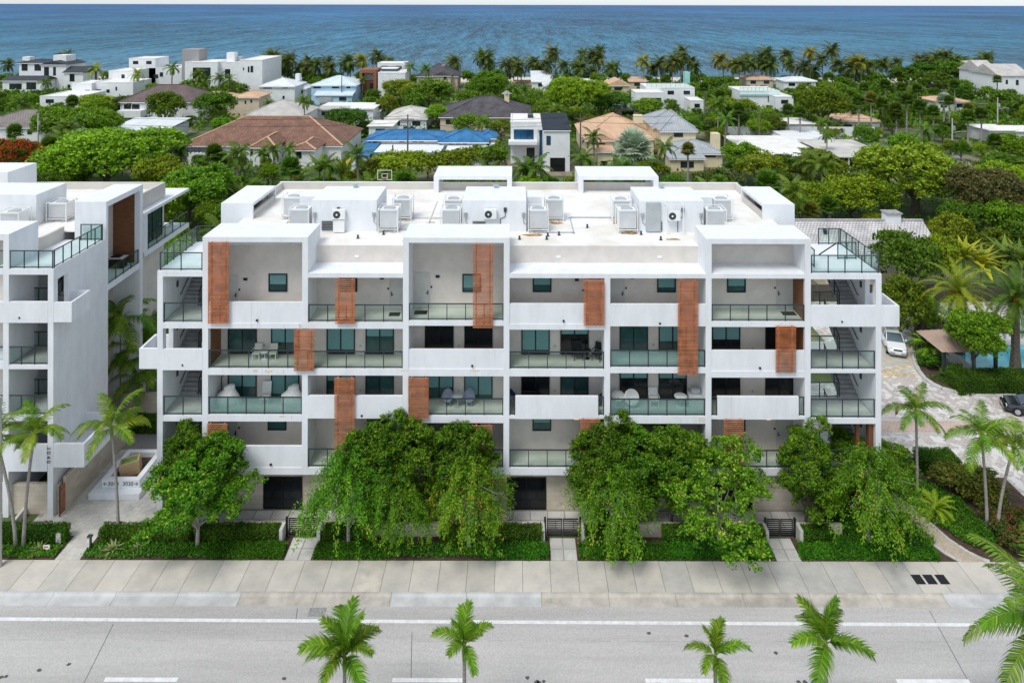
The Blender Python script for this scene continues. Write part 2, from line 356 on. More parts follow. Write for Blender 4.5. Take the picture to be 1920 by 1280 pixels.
mat('grille_pale', (0.58, 0.60, 0.61), .5, .06); mat('rust_pale', (0.66, 0.56, 0.40), 0.9, 0.2, 5.0, col2=(0.74, 0.70, 0.62))
# ---------------------------------------------------------------- the apartment building
YW = 46.75
BL = thing('apartment_building', 'white five storey apartment building with orange slat screens and glass railed balconies', 'building', (0, YF+8, 0))
def WX(x): return XAT(x, YW)
def WZ(y): return H-(y-HY)*YW/F
ROOF = 16.96
# body behind the balconies, and the roof
XL, XR = FX(386), FX(1516)
b = MB(); b.box(XL, XR, YW, YW+0.3, 0, ROOF); b.build('balcony_wall', 'beige_stucco', BL)
b = MB(); b.box(XL-0.6, XR+0.6, YW+0.301, 61.0, 0, ROOF-0.05); b.build('wall', 'white_stucco', BL)
b = MB(); b.box(XL-0.55, XR+0.55, YW+0.002, 60.84, ROOF-0.049, ROOF+0.004); roof = b.build('roof', 'roof_white', BL)
b = MB(); b.box(XL-0.6, XR+0.6, 60.84, 61.06, ROOF-0.3, ROOF+0.6); b.box(XL-0.6, XL-0.38, 56.0, 60.839, ROOF-0.3, ROOF+0.597); b.box(XR+0.38, XR+0.6, 56.0, 60.839, ROOF-0.3, ROOF+0.597)
b.build('parapet', 'parapet_beige', BL)
b = MB(); b.box(XL-0.62, XR+0.62, 60.82, 61.08, ROOF+0.601, ROOF+0.64); b.build('coping', 'white_stucco', BL)
# rust stains lying on the roof under the condenser brackets are wear of the roof sheet itself
cols = [386, 573, 762, 951, 1140, 1330, 1516]; top = [445.5, 445.5, 446, 446, 513.2, 447, 447]
def fin(x, y0, y1, back=YW): 
    MB().box(FX(x-5.4), FX(x+5.4), YF, back-0.002, FZ(y1), FZ(y0)).build('column', 'white_stucco', BL)
for i, x in enumerate(cols):
    if i == 1: fin(x, top[i], 616.6); fin(x, 693.2, 890.5)
    else: fin(x, top[i], 890.5)
def fasc(x0, x1, y0, y1, Y1, name='canopy'):
    MB().box(FX(x0+5.4)+0.001, FX(x1-5.4)-0.001, YF+0.006, Y1, FZ(y1), FZ(y0)-0.004).build(name, 'white_stucco', BL)
for a, c, yt in ((0, 1, 445.5), (2, 3, 446), (5, 6, 447)):
    fasc(cols[a], cols[c], yt, yt+9.6, 47.67)
    for k in (a, c):      # the frame's cheeks run on over the roof edge
        MB().box(FX(cols[k]-5.4), FX(cols[k]+5.4), YW-0.001, 47.67, ROOF+0.004, FZ(yt)-0.002).build('canopy_cheek', 'white_stucco', BL)
for a, c in ((1, 2), (3, 4), (4, 5), (5, 6)): fasc(cols[a], cols[c], 513, 521.3, YW-0.002, 'canopy')
MB().box(FX(cols[2]+5.4), FX(cols[3]-5.4), YW+0.01, YW+0.2, ROOF, ROOF+0.02)
for a in (1, 3, 4):       # wall lights on the set-back roof edge
    cx = (FX(cols[a])+FX(cols[a+1]))/2*YW/YF+0.1
    MB().box(cx-0.14, cx+0.14, YW-0.05, YW, WZ(483), WZ(479)).build('wall_light', 'sign_white', BL)
bays = [  # per bay: list of (kind, y_top, y_bottom, slab_top, slab_bottom)
 [('p',568,607,607.5,617),('g',658,691.5,692,704),('f',746,778,778.5,791),('p',838,877,877.5,890.5)],
 [('g',572.5,604.5,605,617),('g',660,691.5,692,704.5),('p',743,784.8,779,784.6),('g',843,876.5,877,890.5)],
 [('g',570,601,601.5,611),('p',656,691.5,692,705.5),('g',748,779,779.5,793),('g',844,876.5,877,890.5)],
 [('p',570,607,607.5,618),('g',660,691.5,692,705.5),('e',743,785,779,784.8),('g',844,876.5,877,890.5)],
 [('p',570,611,603,610.8),('f',656.5,688,688.5,699),('f',748,779,779.5,793.5),('g',844,876.5,877,890.5)],
 [('g',571,601.5,602,612),('p',657,694.5,695,707),('e',743,785,779,784.8),('g',844,876.5,877,890.5)]]
FLOORZ = {}
for bi, lv in enumerate(bays):
    x0, x1 = cols[bi]+5.4, cols[bi+1]-5.4
    for li, (k, yt, yb, st, sb) in enumerate(lv):
        X0, X1 = FX(x0)+0.002, FX(x1)-0.002
        if li == 1 and bi == 0: X1 = FX(578.5)
        if li == 1 and bi == 1: X0 = FX(578.5)+0.002
        zf = FZ(st); FLOORZ[(bi, li)] = zf
        MB().box(X0, X1, YF+0.008, YF+0.16, FZ(sb), zf).build('slab_edge', 'white_stucco', BL)
        MB().box(X0, X1, YF+0.161, YW-0.003, zf-0.3, zf-0.006).build('balcony_floor', 'balcony_tile', BL)
        if k == 'p':
            MB().box(X0, X1, YF+0.045, YF+0.19, zf+0.002 if st >= yb else FZ(yb)-0.0, FZ(yt)).build('parapet', 'white_stucco', BL) if st >= yb else \
            MB().box(X0, X1, YF-0.012, YF+0.006, FZ(yb), zf+0.01).box(X0, X1, YF-0.012, YF+0.17, zf+0.011, FZ(yt)).build('parapet', 'white_stucco', BL)
            o = MB(); cx = X0+(X1-X0)*(0.52+0.05*((bi*3+li) % 4)); o.box(cx-0.06, cx+0.06, YF-0.05, YF+0.044, FZ(yb-4), FZ(yb-7)); o.build('scupper', 'black_metal', BL)
        elif k == 'e':
            XX0, XX1 = FX(x0+11.5), FX(x1-11.5)
            MB().box(XX0, XX1, YF-0.012, YF+0.006, FZ(yb), zf+0.01).box(XX0, XX1, YF-0.012, YF+0.17, zf+0.011, FZ(yt)).build('parapet', 'white_stucco', BL)
            railing(BL, (X0, YF+0.09), (XX0-0.02, YF+0.09), zf, FZ(yt+1), 1); railing(BL, (XX1+0.02, YF+0.09), (X1, YF+0.09), zf, FZ(yt+1), 1)
        else:
            railing(BL, (X0+0.02, YF+0.09), (X1-0.02, YF+0.09), zf, FZ(yt), 5, 'frost_glass' if k == 'f' else 'rail_glass')
# slat screens
for s in ((393,432,453,606),(554,592,617,694),(631,668,522,606),(629.5,667.5,706,877),(888,926,457,613),(767.6,806,706,783),(889,925,794,877),
          (1095,1134,523,608),(1089,1127,782,872),(1271,1309,523,700),(1454,1492,608,695),(1357,1395,782,877),(391.6,430,792,850)):
    screen(BL, *s)
# timber lining on side walls
MB().box(FX(391.4)+0.002, FX(391.4)+0.03, YF+0.35, YW-0.01, FLOORZ[(0,1)]+0.002, FZ(620)).build('timber_lining', 'wood_panel', BL)
MB().box(FX(1510.6)-0.03, FX(1510.6)-0.002, YF+0.22, YW-0.01, FLOORZ[(5,1)]+0.01, FLOORZ[(5,0)]-0.32).build('timber_lining', 'wood_panel', BL)
MB().box(FX(1510.6)-0.03, FX(1510.6)-0.002, YF+0.22, YW-0.01, FLOORZ[(5,0)]+0.01, FZ(523)).build('timber_lining', 'wood_panel', BL)
# windows and doors on the wall behind the balconies
z4 = FLOORZ[(2,0)]
for x0, x1, bl in ((505,540,0.6),(636,671,0),(868,903,0.8),(1000,1035,0.6),(1233,1268,0.75),(1364,1399,0.65)):
    window(BL, WX(x0), WX(x1), WZ(547), WZ(513.5), YW, 1, 'win_teal', bl, 0.07)
for bi, x0, x1, hg in ((0,419,446,1),(1,733,760,-1),(2,780,806,1),(3,1098,1125,-1),(4,1146,1171,1),(5,1458,1486,-1)):
    zf = FLOORZ[(bi,0)]; door(BL, WX(x0), WX(x1), zf, zf+2.35, YW, hinge=hg)
    zf = FLOORZ[(bi,3)]; door(BL, WX(x0), WX(x1), zf, zf+2.35, YW, hinge=hg)
    ix = WX(x1+4) if hg > 0 else WX(x0-4)
    for zq in (FLOORZ[(bi,0)], FLOORZ[(bi,3)]):
        MB().box(ix-0.05, ix+0.05, YW-0.03, YW, zq+1.35, zq+1.47).build('door_bell', 'black_metal', BL)
        lx = ix+(0.42 if hg > 0 else -0.42); MB().box(lx-0.13, lx+0.13, YW-0.08, YW, zq+2.05, zq+2.2).build('wall_light', 'black_metal' if not (zq < 6 and bi in (3, 5)) else 'lamp_glow', BL)
for x0, x1 in ((504,539),(690,725),(868,903),(1000,1035),(1233,1268),(1364,1399)):
    z = FLOORZ[(3,3)]; window(BL, WX(x0), WX(x1), z+1.25, z+2.38, YW, 1, 'win_teal', 0.5, 0.07)
sl = [((429,483),(510,563)), ((614,667),(687,740)), ((798,852),(872,925)), ((979,1032),(1052,1105)), ((1163,1216),(1236,1289)), ((1336,1389),(1436,1489))]
gl = {(2,1,0):('win_dark',.12),(2,1,1):('win_dark',.1),(3,1,1):('win_dark',.45),(3,2,0):('win_dark',.3),(4,2,0):('win_dark',.42),(4,2,1):('win_dark',.42),
      (5,1,0):('win_dark',.55),(5,1,1):('win_dark',0),(5,2,0):('win_dark',0),(5,2,1):('win_dark',0.35)}
for bi, pr in enumerate(sl):
    for li in (1, 2):
        zf = FLOORZ[(bi,li)]
        for j, (x0, x1) in enumerate(pr):
            g, bl = gl.get((bi,li,j), ('win_teal', 0.0))
            if g == 'win_teal': bl = [0.52, 0, 0.7, 0.9][(bi*2+li+j) % 4]
            window(BL, WX(x0), WX(x1), zf+0.03, zf+2.5, YW, 2, g, bl, 0.06, name='sliding_door')
        cx = WX((pr[0][1]+pr[1][0])/2); MB().box(cx-0.06, cx+0.06, YW-0.04, YW, zf+0.5, zf+0.62).build('socket_box', 'grey_metal', BL)
# ground storey
YG = 45.62
b = MB(); b.box(XL-0.19, XR+0.19, YG, YW-0.004, 0, FZ(890.5)-0.002); b.build('ground_floor_wall', 'travertine', BL)
for x0, x1 in ((496,569),(690,760),(953,1026),(1150,1222),(1340,1412)):
    window(BL, XAT(x0, YG), XAT(x1, YG), 0.06, H-(893.5-HY)*YG/F, YG, 2, 'win_dark', 0, 0.05, name='sliding_door')
# stair wings
def stairwing(parent, sgn, mirrorX, levels, deck_y, stub, name_tag=''):
    """sgn +1: wing on the right of its building; X measured from mirrorX (outer face)"""
    def X(q): return mirrorX-sgn*q            # q metres inwards from the outer face
    wid = abs(mirrorX-(XR+0.19 if sgn > 0 else XL-0.19)) if parent is BL else 3.9
    zd = FZ(deck_y)
    y0s, y1s = stub[0], stub[1]; hz0, hz1 = FZ(y1s)+0.5, FZ(y0s)+1.35
    ob = MB()                                   # outer wall with an opening above the little side balcony
    ob.box(X(0), X(0.36), YF+0.001, YF+0.42, 0, zd-0.36); ob.box(X(0), X(0.3), YF+1.5, YF+5.6, 0, zd-0.36)
    ob.box(X(0.02), X(0.3), YF+0.421, YF+1.499, 0, hz0); ob.box(X(0.02), X(0.3), YF+0.421, YF+1.499, hz1, zd-0.36)
    ob.build('outer_wall', 'white_stucco', parent)
    MB().box(X(0), X(wid), YF+0.004, YF+5.6, zd-0.36, zd).build('roof_deck', 'white_stucco', parent)
    MB().box(X(wid-0.001), X(wid-0.35), YF+2.6, YF+5.6, 0, zd-0.361).build('inner_wall', 'white_stucco', parent)
    for k, yt, yb, st, sb in levels:
        zf = FZ(st)
        MB().box(X(0.361), X(wid-0.002), YF+0.006, YF+0.2, FZ(sb), zf).build('slab_edge', 'white_stucco', parent)
        MB().box(X(0.361), X(wid-0.002), YF+0.201, YF+2.45, zf-0.25, zf-0.005).build('landing', 'concrete', parent)
        if k == 'p':
            MB().box(X(0.361), X(wid-0.002), YF-0.01, YF+0.005, FZ(yb), zf+0.01).box(X(0.361), X(wid-0.002), YF-0.01, YF+0.17, zf+0.011, FZ(yt)).build('parapet', 'white_stucco', parent)
            MB().box(X(wid*0.55), X(wid*0.55+0.09), YF-0.05, YF-0.011, FZ(yb-8), FZ(yb-11)).build('scupper', 'black_metal', parent)
        else: railing(parent, (X(0.38), YF+0.1), (X(wid-0.02), YF+0.1), zf, FZ(yt), 2 if sgn < 0 else 4)
        if zf+3 < zd+1:
            stair(parent, min(X(0.31), X(1.5)), max(X(0.31), X(1.5)), YF+2.452, zf-0.01, 9)
            pts = [(X(0.38), YF+2.3, zf+0.85), (X(0.38), YF+2.5, zf+0.9), (X(0.38), YF+4.7, zf+2.35), (X(0.38), YF+5.0, zf+2.4)]
            MB().tube(pts, 0.03, 6).build('handrail', 'black_metal', parent)
            r = MB(); r.bar((X(1.56), YF+2.5, zf+0.95), (X(1.56), YF+4.85, zf+2.5), 0.06)
            for q in (0, 1, 2, 3): r.bar((X(1.56), YF+2.5+q*0.75, zf+0.0+q*0.47), (X(1.56), YF+2.5+q*0.75, zf+0.93+q*0.5), 0.05)
            r.build('stair_railing', 'black_metal', parent)
            railing(parent, (X(1.7), YF+2.4), (X(wid-0.4), YF+2.4), zf, zf+1.05, 2)
            MB().box(X(0.32), X(0.37), YF+1.9, YF+2.1, zf+1.5, zf+1.9).build('fire_box', 'dark_metal', parent)
    # side balcony: floor and three low walls
    Z0, Z1 = FZ(y1s), FZ(y0s); o = 1.17
    sb = MB(); sb.box(X(-0.001), X(-o), YF+0.012, YF+0.15, Z0, Z1); sb.box(X(-o+0.14), X(-o), YF+0.151, YF+2.0, Z0, Z1); sb.box(X(-0.001), X(-o+0.139), YF+1.86, YF+2.0, Z0, Z1); sb.box(X(-0.001), X(-o+0.139), YF+0.151, YF+1.859, Z0, Z0+0.25)
    sb.build('side_balcony', 'white_stucco', parent)
    # deck railings
    zt = zd+1.17
    railing(parent, (X(0.1), YF+0.12), (X(wid-0.05), YF+0.12), zd, zt, 2 if sgn < 0 else 4)
    railing(parent, (X(0.1), YF+0.2), (X(0.1), YF+5.5), zd, zt, 6)
    railing(parent, (X(0.16), YF+5.5), (X(1.7), YF+5.5), zd, zt, 2)
    if sgn > 0 and parent is BL:
        railing(parent, (X(wid-0.7), YF+1.1), (X(wid-0.7), YF+5.6), zd, zt, 5)
        railing(parent, (X(1.65), YF+2.6), (X(0.35), YF+2.6), zd, zt, 2)
        r = MB(); r.bar((X(1.7), YF+2.6, zd+1.1), (X(2.9), YF+2.6, zd+0.3), 0.06); r.build('stair_railing', 'black_metal', parent)
stairwing(BL, -1, FX(296), [('g',570,604,606,617),('p',656,695,690,694.8),('g',745,780,780.5,791),('g',842,876,877,890.5)], 509.5, (655,693))
stairwing(BL, 1, FX(1654), [('p',572,611,604,610.8),('g',657.5,688,691.5,698),('g',748,780.5,783,793),('g',844,876,877,890.5)], 512, (572,611))
MB().box(FX(1634), FX(1643), YF+0.25, YF+0.6, 0, FZ(794)).build('timber_post', 'wood_panel', BL)
MB().box(FX(1614), FX(1620), YF+0.45, YF+0.7, 0, FZ(794)).build('timber_post', 'wood_panel', BL)
def sconce(x, z, Y, m='sign_green'): MB().box(x-0.16, x+0.16, Y-0.06, Y, z-0.09, z+0.09).build('exit_sign', m, BL)
sconce(FX(1570), FZ(531), YF+2.2)
# frames on the roof: side pavilions and rear portals
def pavilion(X0, X1, openside):
    b = MB(); Y0, Y1, z0, z1 = 52.4, 57.5, ROOF-0.05, 18.16
    b.box(X0, X1, Y0, Y1, z1-0.22, z1); b.box(X0, X1, Y0, Y0+0.2, 12.5, z1-0.221); b.box(X0, X1, Y1-0.2, Y1, 12.5, z1-0.221)
    b.build('roof_pavilion', 'white_stucco', BL)
    xo = X0 if openside > 0 else X1
    MB().box(xo+openside*0.05, xo+openside*0.2, Y0+0.201, Y1-0.201, 12.5, z1-0.222).build('pavilion_wall', 'wood_panel' if openside < 0 else 'grey_metal', BL)
    xi = X1 if openside > 0 else X0
    MB().box(xi-openside*0.05, xi-openside*0.25, Y0+0.201, Y1-0.201, 12.5, ROOF+0.45).build('parapet', 'parapet_beige', BL)
pavilion(-22.2, -19.8, 1); pavilion(18.75, 21.15, -1)
for X0, X1 in ((-7.0, -0.25), (5.5, 12.4)):
    b = MB(); b.box(X0, X1, 59.8, 63.6, 18.1, 18.4); b.box(X0, X0+0.42, 59.8, 60.3, ROOF, 18.099); b.box(X1-0.42, X1, 59.8, 60.3, ROOF, 18.099)
    b.box(X0, X0+0.42, 61.1, 63.6, 12, 18.099); b.box(X1-0.42, X1, 61.1, 63.6, 12, 18.099)
    b.build('rear_portal', 'white_stucco', BL)
# roof machine rooms with condensers
def machine_room(X0, X1, notch):
    b = MB(); b.box(X0, X1, 49.56, 53.4, ROOF, 19.2)
    if notch < 0: b.box(X0-1.5, X0-0.001, 51.6, 53.4, ROOF, 18.9)
    else: b.box(X1+0.001, X1+1.2, 51.6, 53.4, ROOF, 18.9)
    r = b.build('machine_room', 'white_stucco', BL)
    l = MB(); lx = X0+0.7; l.box(lx, lx+0.95, 49.5, 49.559, ROOF+0.1, ROOF+0.8); r2 = l.build('louvre', 'grey_metal', r)
    for i in range(5): pass
    m = MB()
    for i in range(6): m.box(lx+0.04, lx+0.91, 49.47, 49.499, ROOF+0.14+i*0.11, ROOF+0.19+i*0.11)
    m.build('louvre_blades', 'dark_metal', r)
    for q in (X0+0.22, X1-0.2):
        MB().lathe((q, 49.5, ROOF+1.25), [(0.04,-0.15),(0.12,-0.14),(0.12,0.14),(0.04,0.15)], 10).tube([(q, 49.52, ROOF+1.1), (q, 49.52, ROOF+0.7), (q+0.2, 49.52, ROOF+0.55)], 0.03, 6).build('electric_meter', 'galvanised', r)
    px = X0+1.9 if notch < 0 else X1-1.5
    MB().box(px-0.1, px+0.1, 49.48, 49.559, ROOF+1.45, ROOF+1.75).tube([(px, 49.53, ROOF+1.45), (px, 49.53, ROOF+1.1), (px-0.35, 49.53, ROOF+0.95), (px-0.35, 49.53, ROOF+0.05)], 0.025, 6).build('conduit', 'dark_metal', r)
    MB().lathe(((X0+X1)/2, 53.0, 19.2), [(0.14,0),(0.14,0.12),(0.22,0.16),(0.22,0.24),(0.05,0.27)], 10).build('roof_vent', 'galvanised', r)
machine_room(-14.5, -9.87, -1); machine_room(-3.72, 0.82, 1); machine_room(8.9, 13.5, 1)
d = MB(); d.box(9.37, 10.4, 49.4, 49.555, ROOF+0.1, ROOF+2.15); d.build('service_panel', 'grey_metal', BL)
def condenser(X, Y, z, label, w=1.4, h=1.7, dep=1.3, grp='caged condensers on the white roof', fl=1):
    t = thing('condenser_unit', label, 'air conditioner', (X, Y, z), group=grp); local(t)
    MB().box(-w/2+0.1, w/2-0.1, -dep/2+0.1, dep/2-0.1, 0.32, h-0.12).build('cabinet', 'white_metal', t)
    b = MB()
    for sx in (-1, 1):
        for sy in (-1, 1): b.box(sx*w/2-0.03, sx*w/2+0.03, sy*dep/2-0.03, sy*dep/2+0.03, 0, h)
    for zz in (0.22, h-0.05):
        for sy in (-1, 1): b.box(-w/2+0.031, w/2-0.031, sy*dep/2-0.025, sy*dep/2+0.025, zz, zz+0.05)
        for sx in (-1, 1): b.box(sx*w/2-0.025, sx*w/2+0.025, -dep/2+0.031, dep/2-0.031, zz, zz+0.05)
    b.build('cage_frame', 'white_metal', t)
    g = MB(); n = 16
    for i in range(n): g.box(-w/2+0.14, w/2-0.14, -dep/2+0.085, -dep/2+0.099, 0.36+(h-0.56)*i/n, 0.36+(h-0.56)*(i+0.6)/n)
    g.build('grille', 'grille_pale', t)
    MB().lathe((0, 0, h-0.119), [(0.43,0),(0.43,0.05),(0.38,0.06),(0.1,0.03)], 20).build('fan_ring', 'grey_metal', t)
    MB().bar((-w/2+0.05,-dep/2,0.23), (-w/2+0.55,-dep/2,0.02), 0.05).bar((w/2-0.05,-dep/2,0.23), (w/2-0.45,-dep/2,0.02), 0.05).build('bracket', 'galvanised', t)
    return t
rooms = (('the machine room near the left pavilion', -14.5, -9.87), ('the middle machine room', -3.72, 0.82), ('the machine room near the right pavilion', 8.9, 13.5))
for nm, a, c in rooms:
    condenser(a-0.85 if a > -14 else a-0.85, 49.95, ROOF+0.004, f'white caged condenser on the street side left of {nm}')
    condenser(a-(2.4 if a < -14 else 0.9), 53.0 if a < -14 else 52.4, ROOF+0.004, f'white caged condenser on the sea side left of {nm}')
    condenser(c+0.85, 49.95, ROOF+0.004, f'white caged condenser on the street side right of {nm}')
    condenser(c+(2.15 if a > -10 else 1.4), 52.6, ROOF+0.004, f'white caged condenser on the sea side right of {nm}')
def mini_split(X, z, label, cage=False):
    t = thing('mini_split', label, 'air conditioner', (X, 49.55, z)); local(t)
    MB().box(-0.45, 0.45, -0.42, -0.1, 0, 0.66).build('cabinet', 'white_metal', t)
    f = MB(); f.tube([(-0.12, -0.421, 0.33), (-0.12, -0.435, 0.33)], 0.26, 20); f.build('fan_grille', 'dark_metal', t)
    MB().tube([(-0.12, -0.436, 0.33), (-0.12, -0.45, 0.33)], 0.07, 10).build('fan_hub', 'white_metal', t)
    MB().box(-0.4, -0.36, -0.44, 0.0, -0.06, -0.001).box(0.36, 0.4, -0.44, 0.0, -0.06, -0.001).build('bracket', 'galvanised', t)
    if cage:
        b = MB()
        for sx in (-0.6, 0.6): b.box(sx-0.03, sx+0.03, -0.6, -0.54, -1.0, 1.2); b.box(sx-0.03, sx+0.03, -0.54, -0.03, 1.14, 1.199)
        b.box(-0.57, 0.57, -0.598, -0.542, 1.14, 1.2); b.build('cage_frame', 'white_metal', t)
mini_split(-12.5, ROOF+1.0, 'small wall condenser with round fan on the machine room near the left pavilion')
mini_split(-1.75, ROOF+1.05, 'small wall condenser with round fan on the middle machine room')
mini_split(11.3, ROOF+0.95, 'small caged wall condenser beside the grey service panel', True)
MB().box(-12.9, -12.1, 49.2, 49.55, ROOF+0.06, ROOF+0.95).build('service_cabinet', 'white_metal', BL)
# vent pipes and lightning points on the roof
for i, (x, y) in enumerate(((672,447),(720,440),(975,449),(1028,443),(1026,449),(1049,441),(1102,427),(1240,450),(1203,440))):
    X, Y = P(x, y, ROOF); o = MB(); o.lathe((X, Y, ROOF+0.004), [(0.13,0),(0.10,0.03),(0.07,0.05),(0.07,0.22),(0.09,0.24),(0.02,0.26)], 10)
    tag(o.build('vent_pipe', 'dark_metal'), ['short black vent pipe in front of the machine room near the left pavilion','short black vent pipe beside the condenser right of the machine room near the left pavilion','lone black vent pipe beside the middle canopy frame','black vent pipe in the cluster right of the middle machine room','black vent pipe in the cluster right of the middle machine room','black vent pipe in the cluster right of the middle machine room','lone black vent pipe midway between the middle and right machine rooms','black vent pipe at the foot of the caged wall condenser','black vent pipe left of the grey service panel'][i], 'vent', 'vent pipes on the white roof')
for i, (x, y, r) in enumerate(((555,417,.5),(733,419,.55),(740,428,.35),(810,417,.3),(1042,418,.6),(1000,441,.6),(1165,419,.6),(1180,437,.7),(1345,416,.5),(1262,449,.5))):
    X, Y = P(x, y, ROOF); rr = random.Random(i); pl = [(X+r*1.5*math.cos(t)*rr.uniform(.5,1), Y+r*0.6*math.sin(t)*rr.uniform(.5,1)) for t in np.linspace(0, 6.28, 11)[:-1]]
    MB().prism(pl, ROOF+0.002, ROOF+0.0065).build('rust_stain', 'rust', BL)

for i, pts in enumerate((((-15.2,50.9),(-16.9,50.9),(-16.9,53.0)), ((-9.2,49.9),(-7.6,49.9),(-7.6,47.6)), ((-4.6,50.6),(-6.4,50.6),(-6.4,57)), ((1.7,49.3),(4.2,49.3),(4.2,52.8),(8.0,52.8)), ((13.9,50.8),(16.4,50.8),(16.4,47.5)), ((-9.0,52.6),(-5.0,52.6)))):
    o = MB(); o.tube([(x, y, ROOF+.07) for x, y in pts], .045, 6)
    for x, y in pts: o.box(x-.1, x+.1, y-.1, y+.1, ROOF+.0045, ROOF+.03)
    o.build('roof_pipe', 'galvanised' if i % 2 else 'white_metal', BL)
# ---------------------------------------------------------------- the neighbouring building on the left
LB = thing('apartment_building', 'white apartment building numbered 3040 with timber lined side balcony', 'building', (-36, YF+8, 0))
XO = FX(101.3)                                            # its outer face
stairwing(LB, 1, XO, [('p',568,607,600,606.8),('g',653,685,686.5,694),('g',744,780,780.5,791)], 506.5, (569,606))
wz = FZ(506.5)
# long side wall, recessed balcony with timber, rear volume
MB().box(XO-0.3, XO, YF+5.601, 50.85, 0, wz-0.36).build('side_wall', 'white_stucco', LB)
b = MB(); b.box(XO-2.3, XO-0.003, 50.61, 55.6, 18.35, 18.75); b.box(XO-2.3, XO-0.004, 50.61, 50.86, 0, 18.349); b.box(XO-0.45, XO-0.004, 55.2, 55.6, 0, 18.349)
b.build('side_frame', 'white_stucco', LB)
MB().box(XO-2.2, XO-0.46, 55.25, 55.55, 12.2, 18.34).build('timber_wall', 'wood_panel', LB)
MB().box(XO-2.29, XO-2.2, 50.87, 55.59, 0, 18.34).build('recess_wall', 'beige_stucco', LB)
MB().box(XO-2.19, XO-0.46, 55.25, 55.55, 0, 12.19).build('recess_end_wall', 'white_stucco', LB)
z = 12.6; MB().box(XO-2.19, XO-0.01, 50.87, 55.19, z-0.42, z).build('balcony_floor', 'white_stucco', LB); railing(LB, (XO-0.1, 50.95), (XO-0.1, 55.1), z, z+1.1, 4)
MB().box(XO-3.25, XO-3.05, 47.6, 50.6, 15.5, 16.95).build('parapet', 'parapet_beige', LB)
MB().box(XO-9, XO-1.7, 55.601, 62.3, 0, 16.4).build('wall', 'beige_stucco', LB)
MB().box(XO-20, XO-3.3, YF+2.801, 62.2, 0, 16.5).build('wall', 'white_stucco', LB)
MB().box(XO-20, XO-2.31, 50.601, 55.6, 16.551, 16.6).box(XO-20, XO-1.9, 55.601, 62.1, 16.551, 16.6).build('roof', 'roof_white', LB) 
MB().box(XO-20, XO-3.35, 47.61, 50.6, 16.552, 16.6).build('roof', 'roof_white', LB)
b = MB(); b.box(XO-20, XO-1.6, 62.11, 62.35, 16.0, 17.2); b.box(XO-1.85, XO-1.6, 55.7, 62.109, 16.0, 17.197); b.build('parapet', 'parapet_beige', LB)
b = MB(); b.box(XO-3.2, XO-0.9, 57.5, 65.4, 15.6, 15.85); b.box(XO-3.2, XO-0.9, 57.5, 65.4, 12.2, 12.6); b.box(XO-1.69, XO-1.0, 57.5, 58.2, 12.61, 15.59); b.build('rear_balcony', 'white_stucco', LB)
railing(LB, (XO-1.0, 58.3), (XO-1.0, 65.3), 12.6, 13.7, 5)
window(LB, 58.6, 61.9, 12.65, 15.4, XO-1.7, 2, 'win_teal', side='x'); window(LB, 56.0, 57.4, 9.0, 11.2, XO-1.7, 1, 'win_teal', side='x'); window(LB, 56.2, 57.2, 5.5, 8.2, XO-1.7, 1, 'win_dark', side='x')
# front frame at the picture edge
b = MB(); b.box(FX(-120), FX(17.5), YF, 47.6, 17.9, 18.3); b.box(FX(7), FX(17.5), YF+0.001, 47.6, 0, 17.899); b.build('front_frame', 'white_stucco', LB)
MB().box(FX(-120), FX(7), YF+2.0, YF+2.2, 0, 17.9).build('balcony_wall', 'beige_stucco', LB)
for y0, y1 in ((595,607),(680,694),(778,791)): MB().box(FX(-120), FX(6.9), YF+0.01, YF+1.99, FZ(y1), FZ(y0)).build('balcony_floor', 'white_stucco', LB)
b = MB(); b.box(XO-18, XO-12.6, 58, 61.5, 16.6, 19.1); b.build('stair_tower', 'white_stucco', LB)
b = MB(); b.box(XO-14, XO-6.0, 51.9, 55.4, 16.6, 18.9); b.build('machine_room', 'white_stucco', LB)
condenser(XO-6.9, 50.9, 16.604, 'white caged condenser in front of the machine room on the building numbered 3040', 1.5, 1.5)
condenser(XO-5.0, 53.3, 16.604, 'white caged condenser at the corner of the machine room on the building numbered 3040', 1.5, 1.5)
# lowest storey: side balcony with number, stone wall, timber gate
Z0, Z1 = FZ(878), FZ(834)
b = MB(); b.box(XO+0.001, XO+2.0, YF+0.02, YF+0.17, Z0, Z1); b.box(XO+1.85, XO+2.0, YF+0.171, YF+3.6, Z0, Z1); b.box(XO+0.001, XO+1.849, YF+3.45, YF+3.6, Z0, Z1); b.box(XO+0.001, XO+1.849, YF+0.171, YF+3.449, Z0, Z0+0.25); b.build('side_balcony', 'white_stucco', LB)
b = MB(); b.box(FX(18), XO-0.37, YF-0.03, YF+0.15, FZ(885), FZ(835)); b.build('parapet', 'white_stucco', LB)
MB().box(FX(-120), XO-0.37, YF+0.16, YF+2.2, FZ(886), FZ(880)).build('balcony_floor', 'white_stucco', LB)
MB().box(FX(-120), FX(108), YF+0.3, YF+0.55, 0, 1.95).build('garden_wall', 'travertine', LB)
MB().box(XO+0.3, XO+0.5, YF+0.551, 52.5, 0, 2.3).build('garden_wall', 'travertine', LB)
# rust and dirt runs below a few slab edges
for i, (x, y, L, w_) in enumerate(((472,608,.3,.035),(533,608,.34,.04),(563,607,.36,.12),(480,693,.2,.3),(533,693,.3,.05),(505,694,.16,.5),(530,779,.12,.3),(548,779,.2,.05),(1105,780,.1,.2),(1318,781,.3,.4),(892,693,.1,.6),(760,693,.12,.5),(1480,696,.1,.5))):
    MB().box(FX(x)-w_/2, FX(x)+w_/2, YF-.003, YF+.004, FZ(y)-L, FZ(y)-.02).build('rust_run', 'rust_pale', BL)
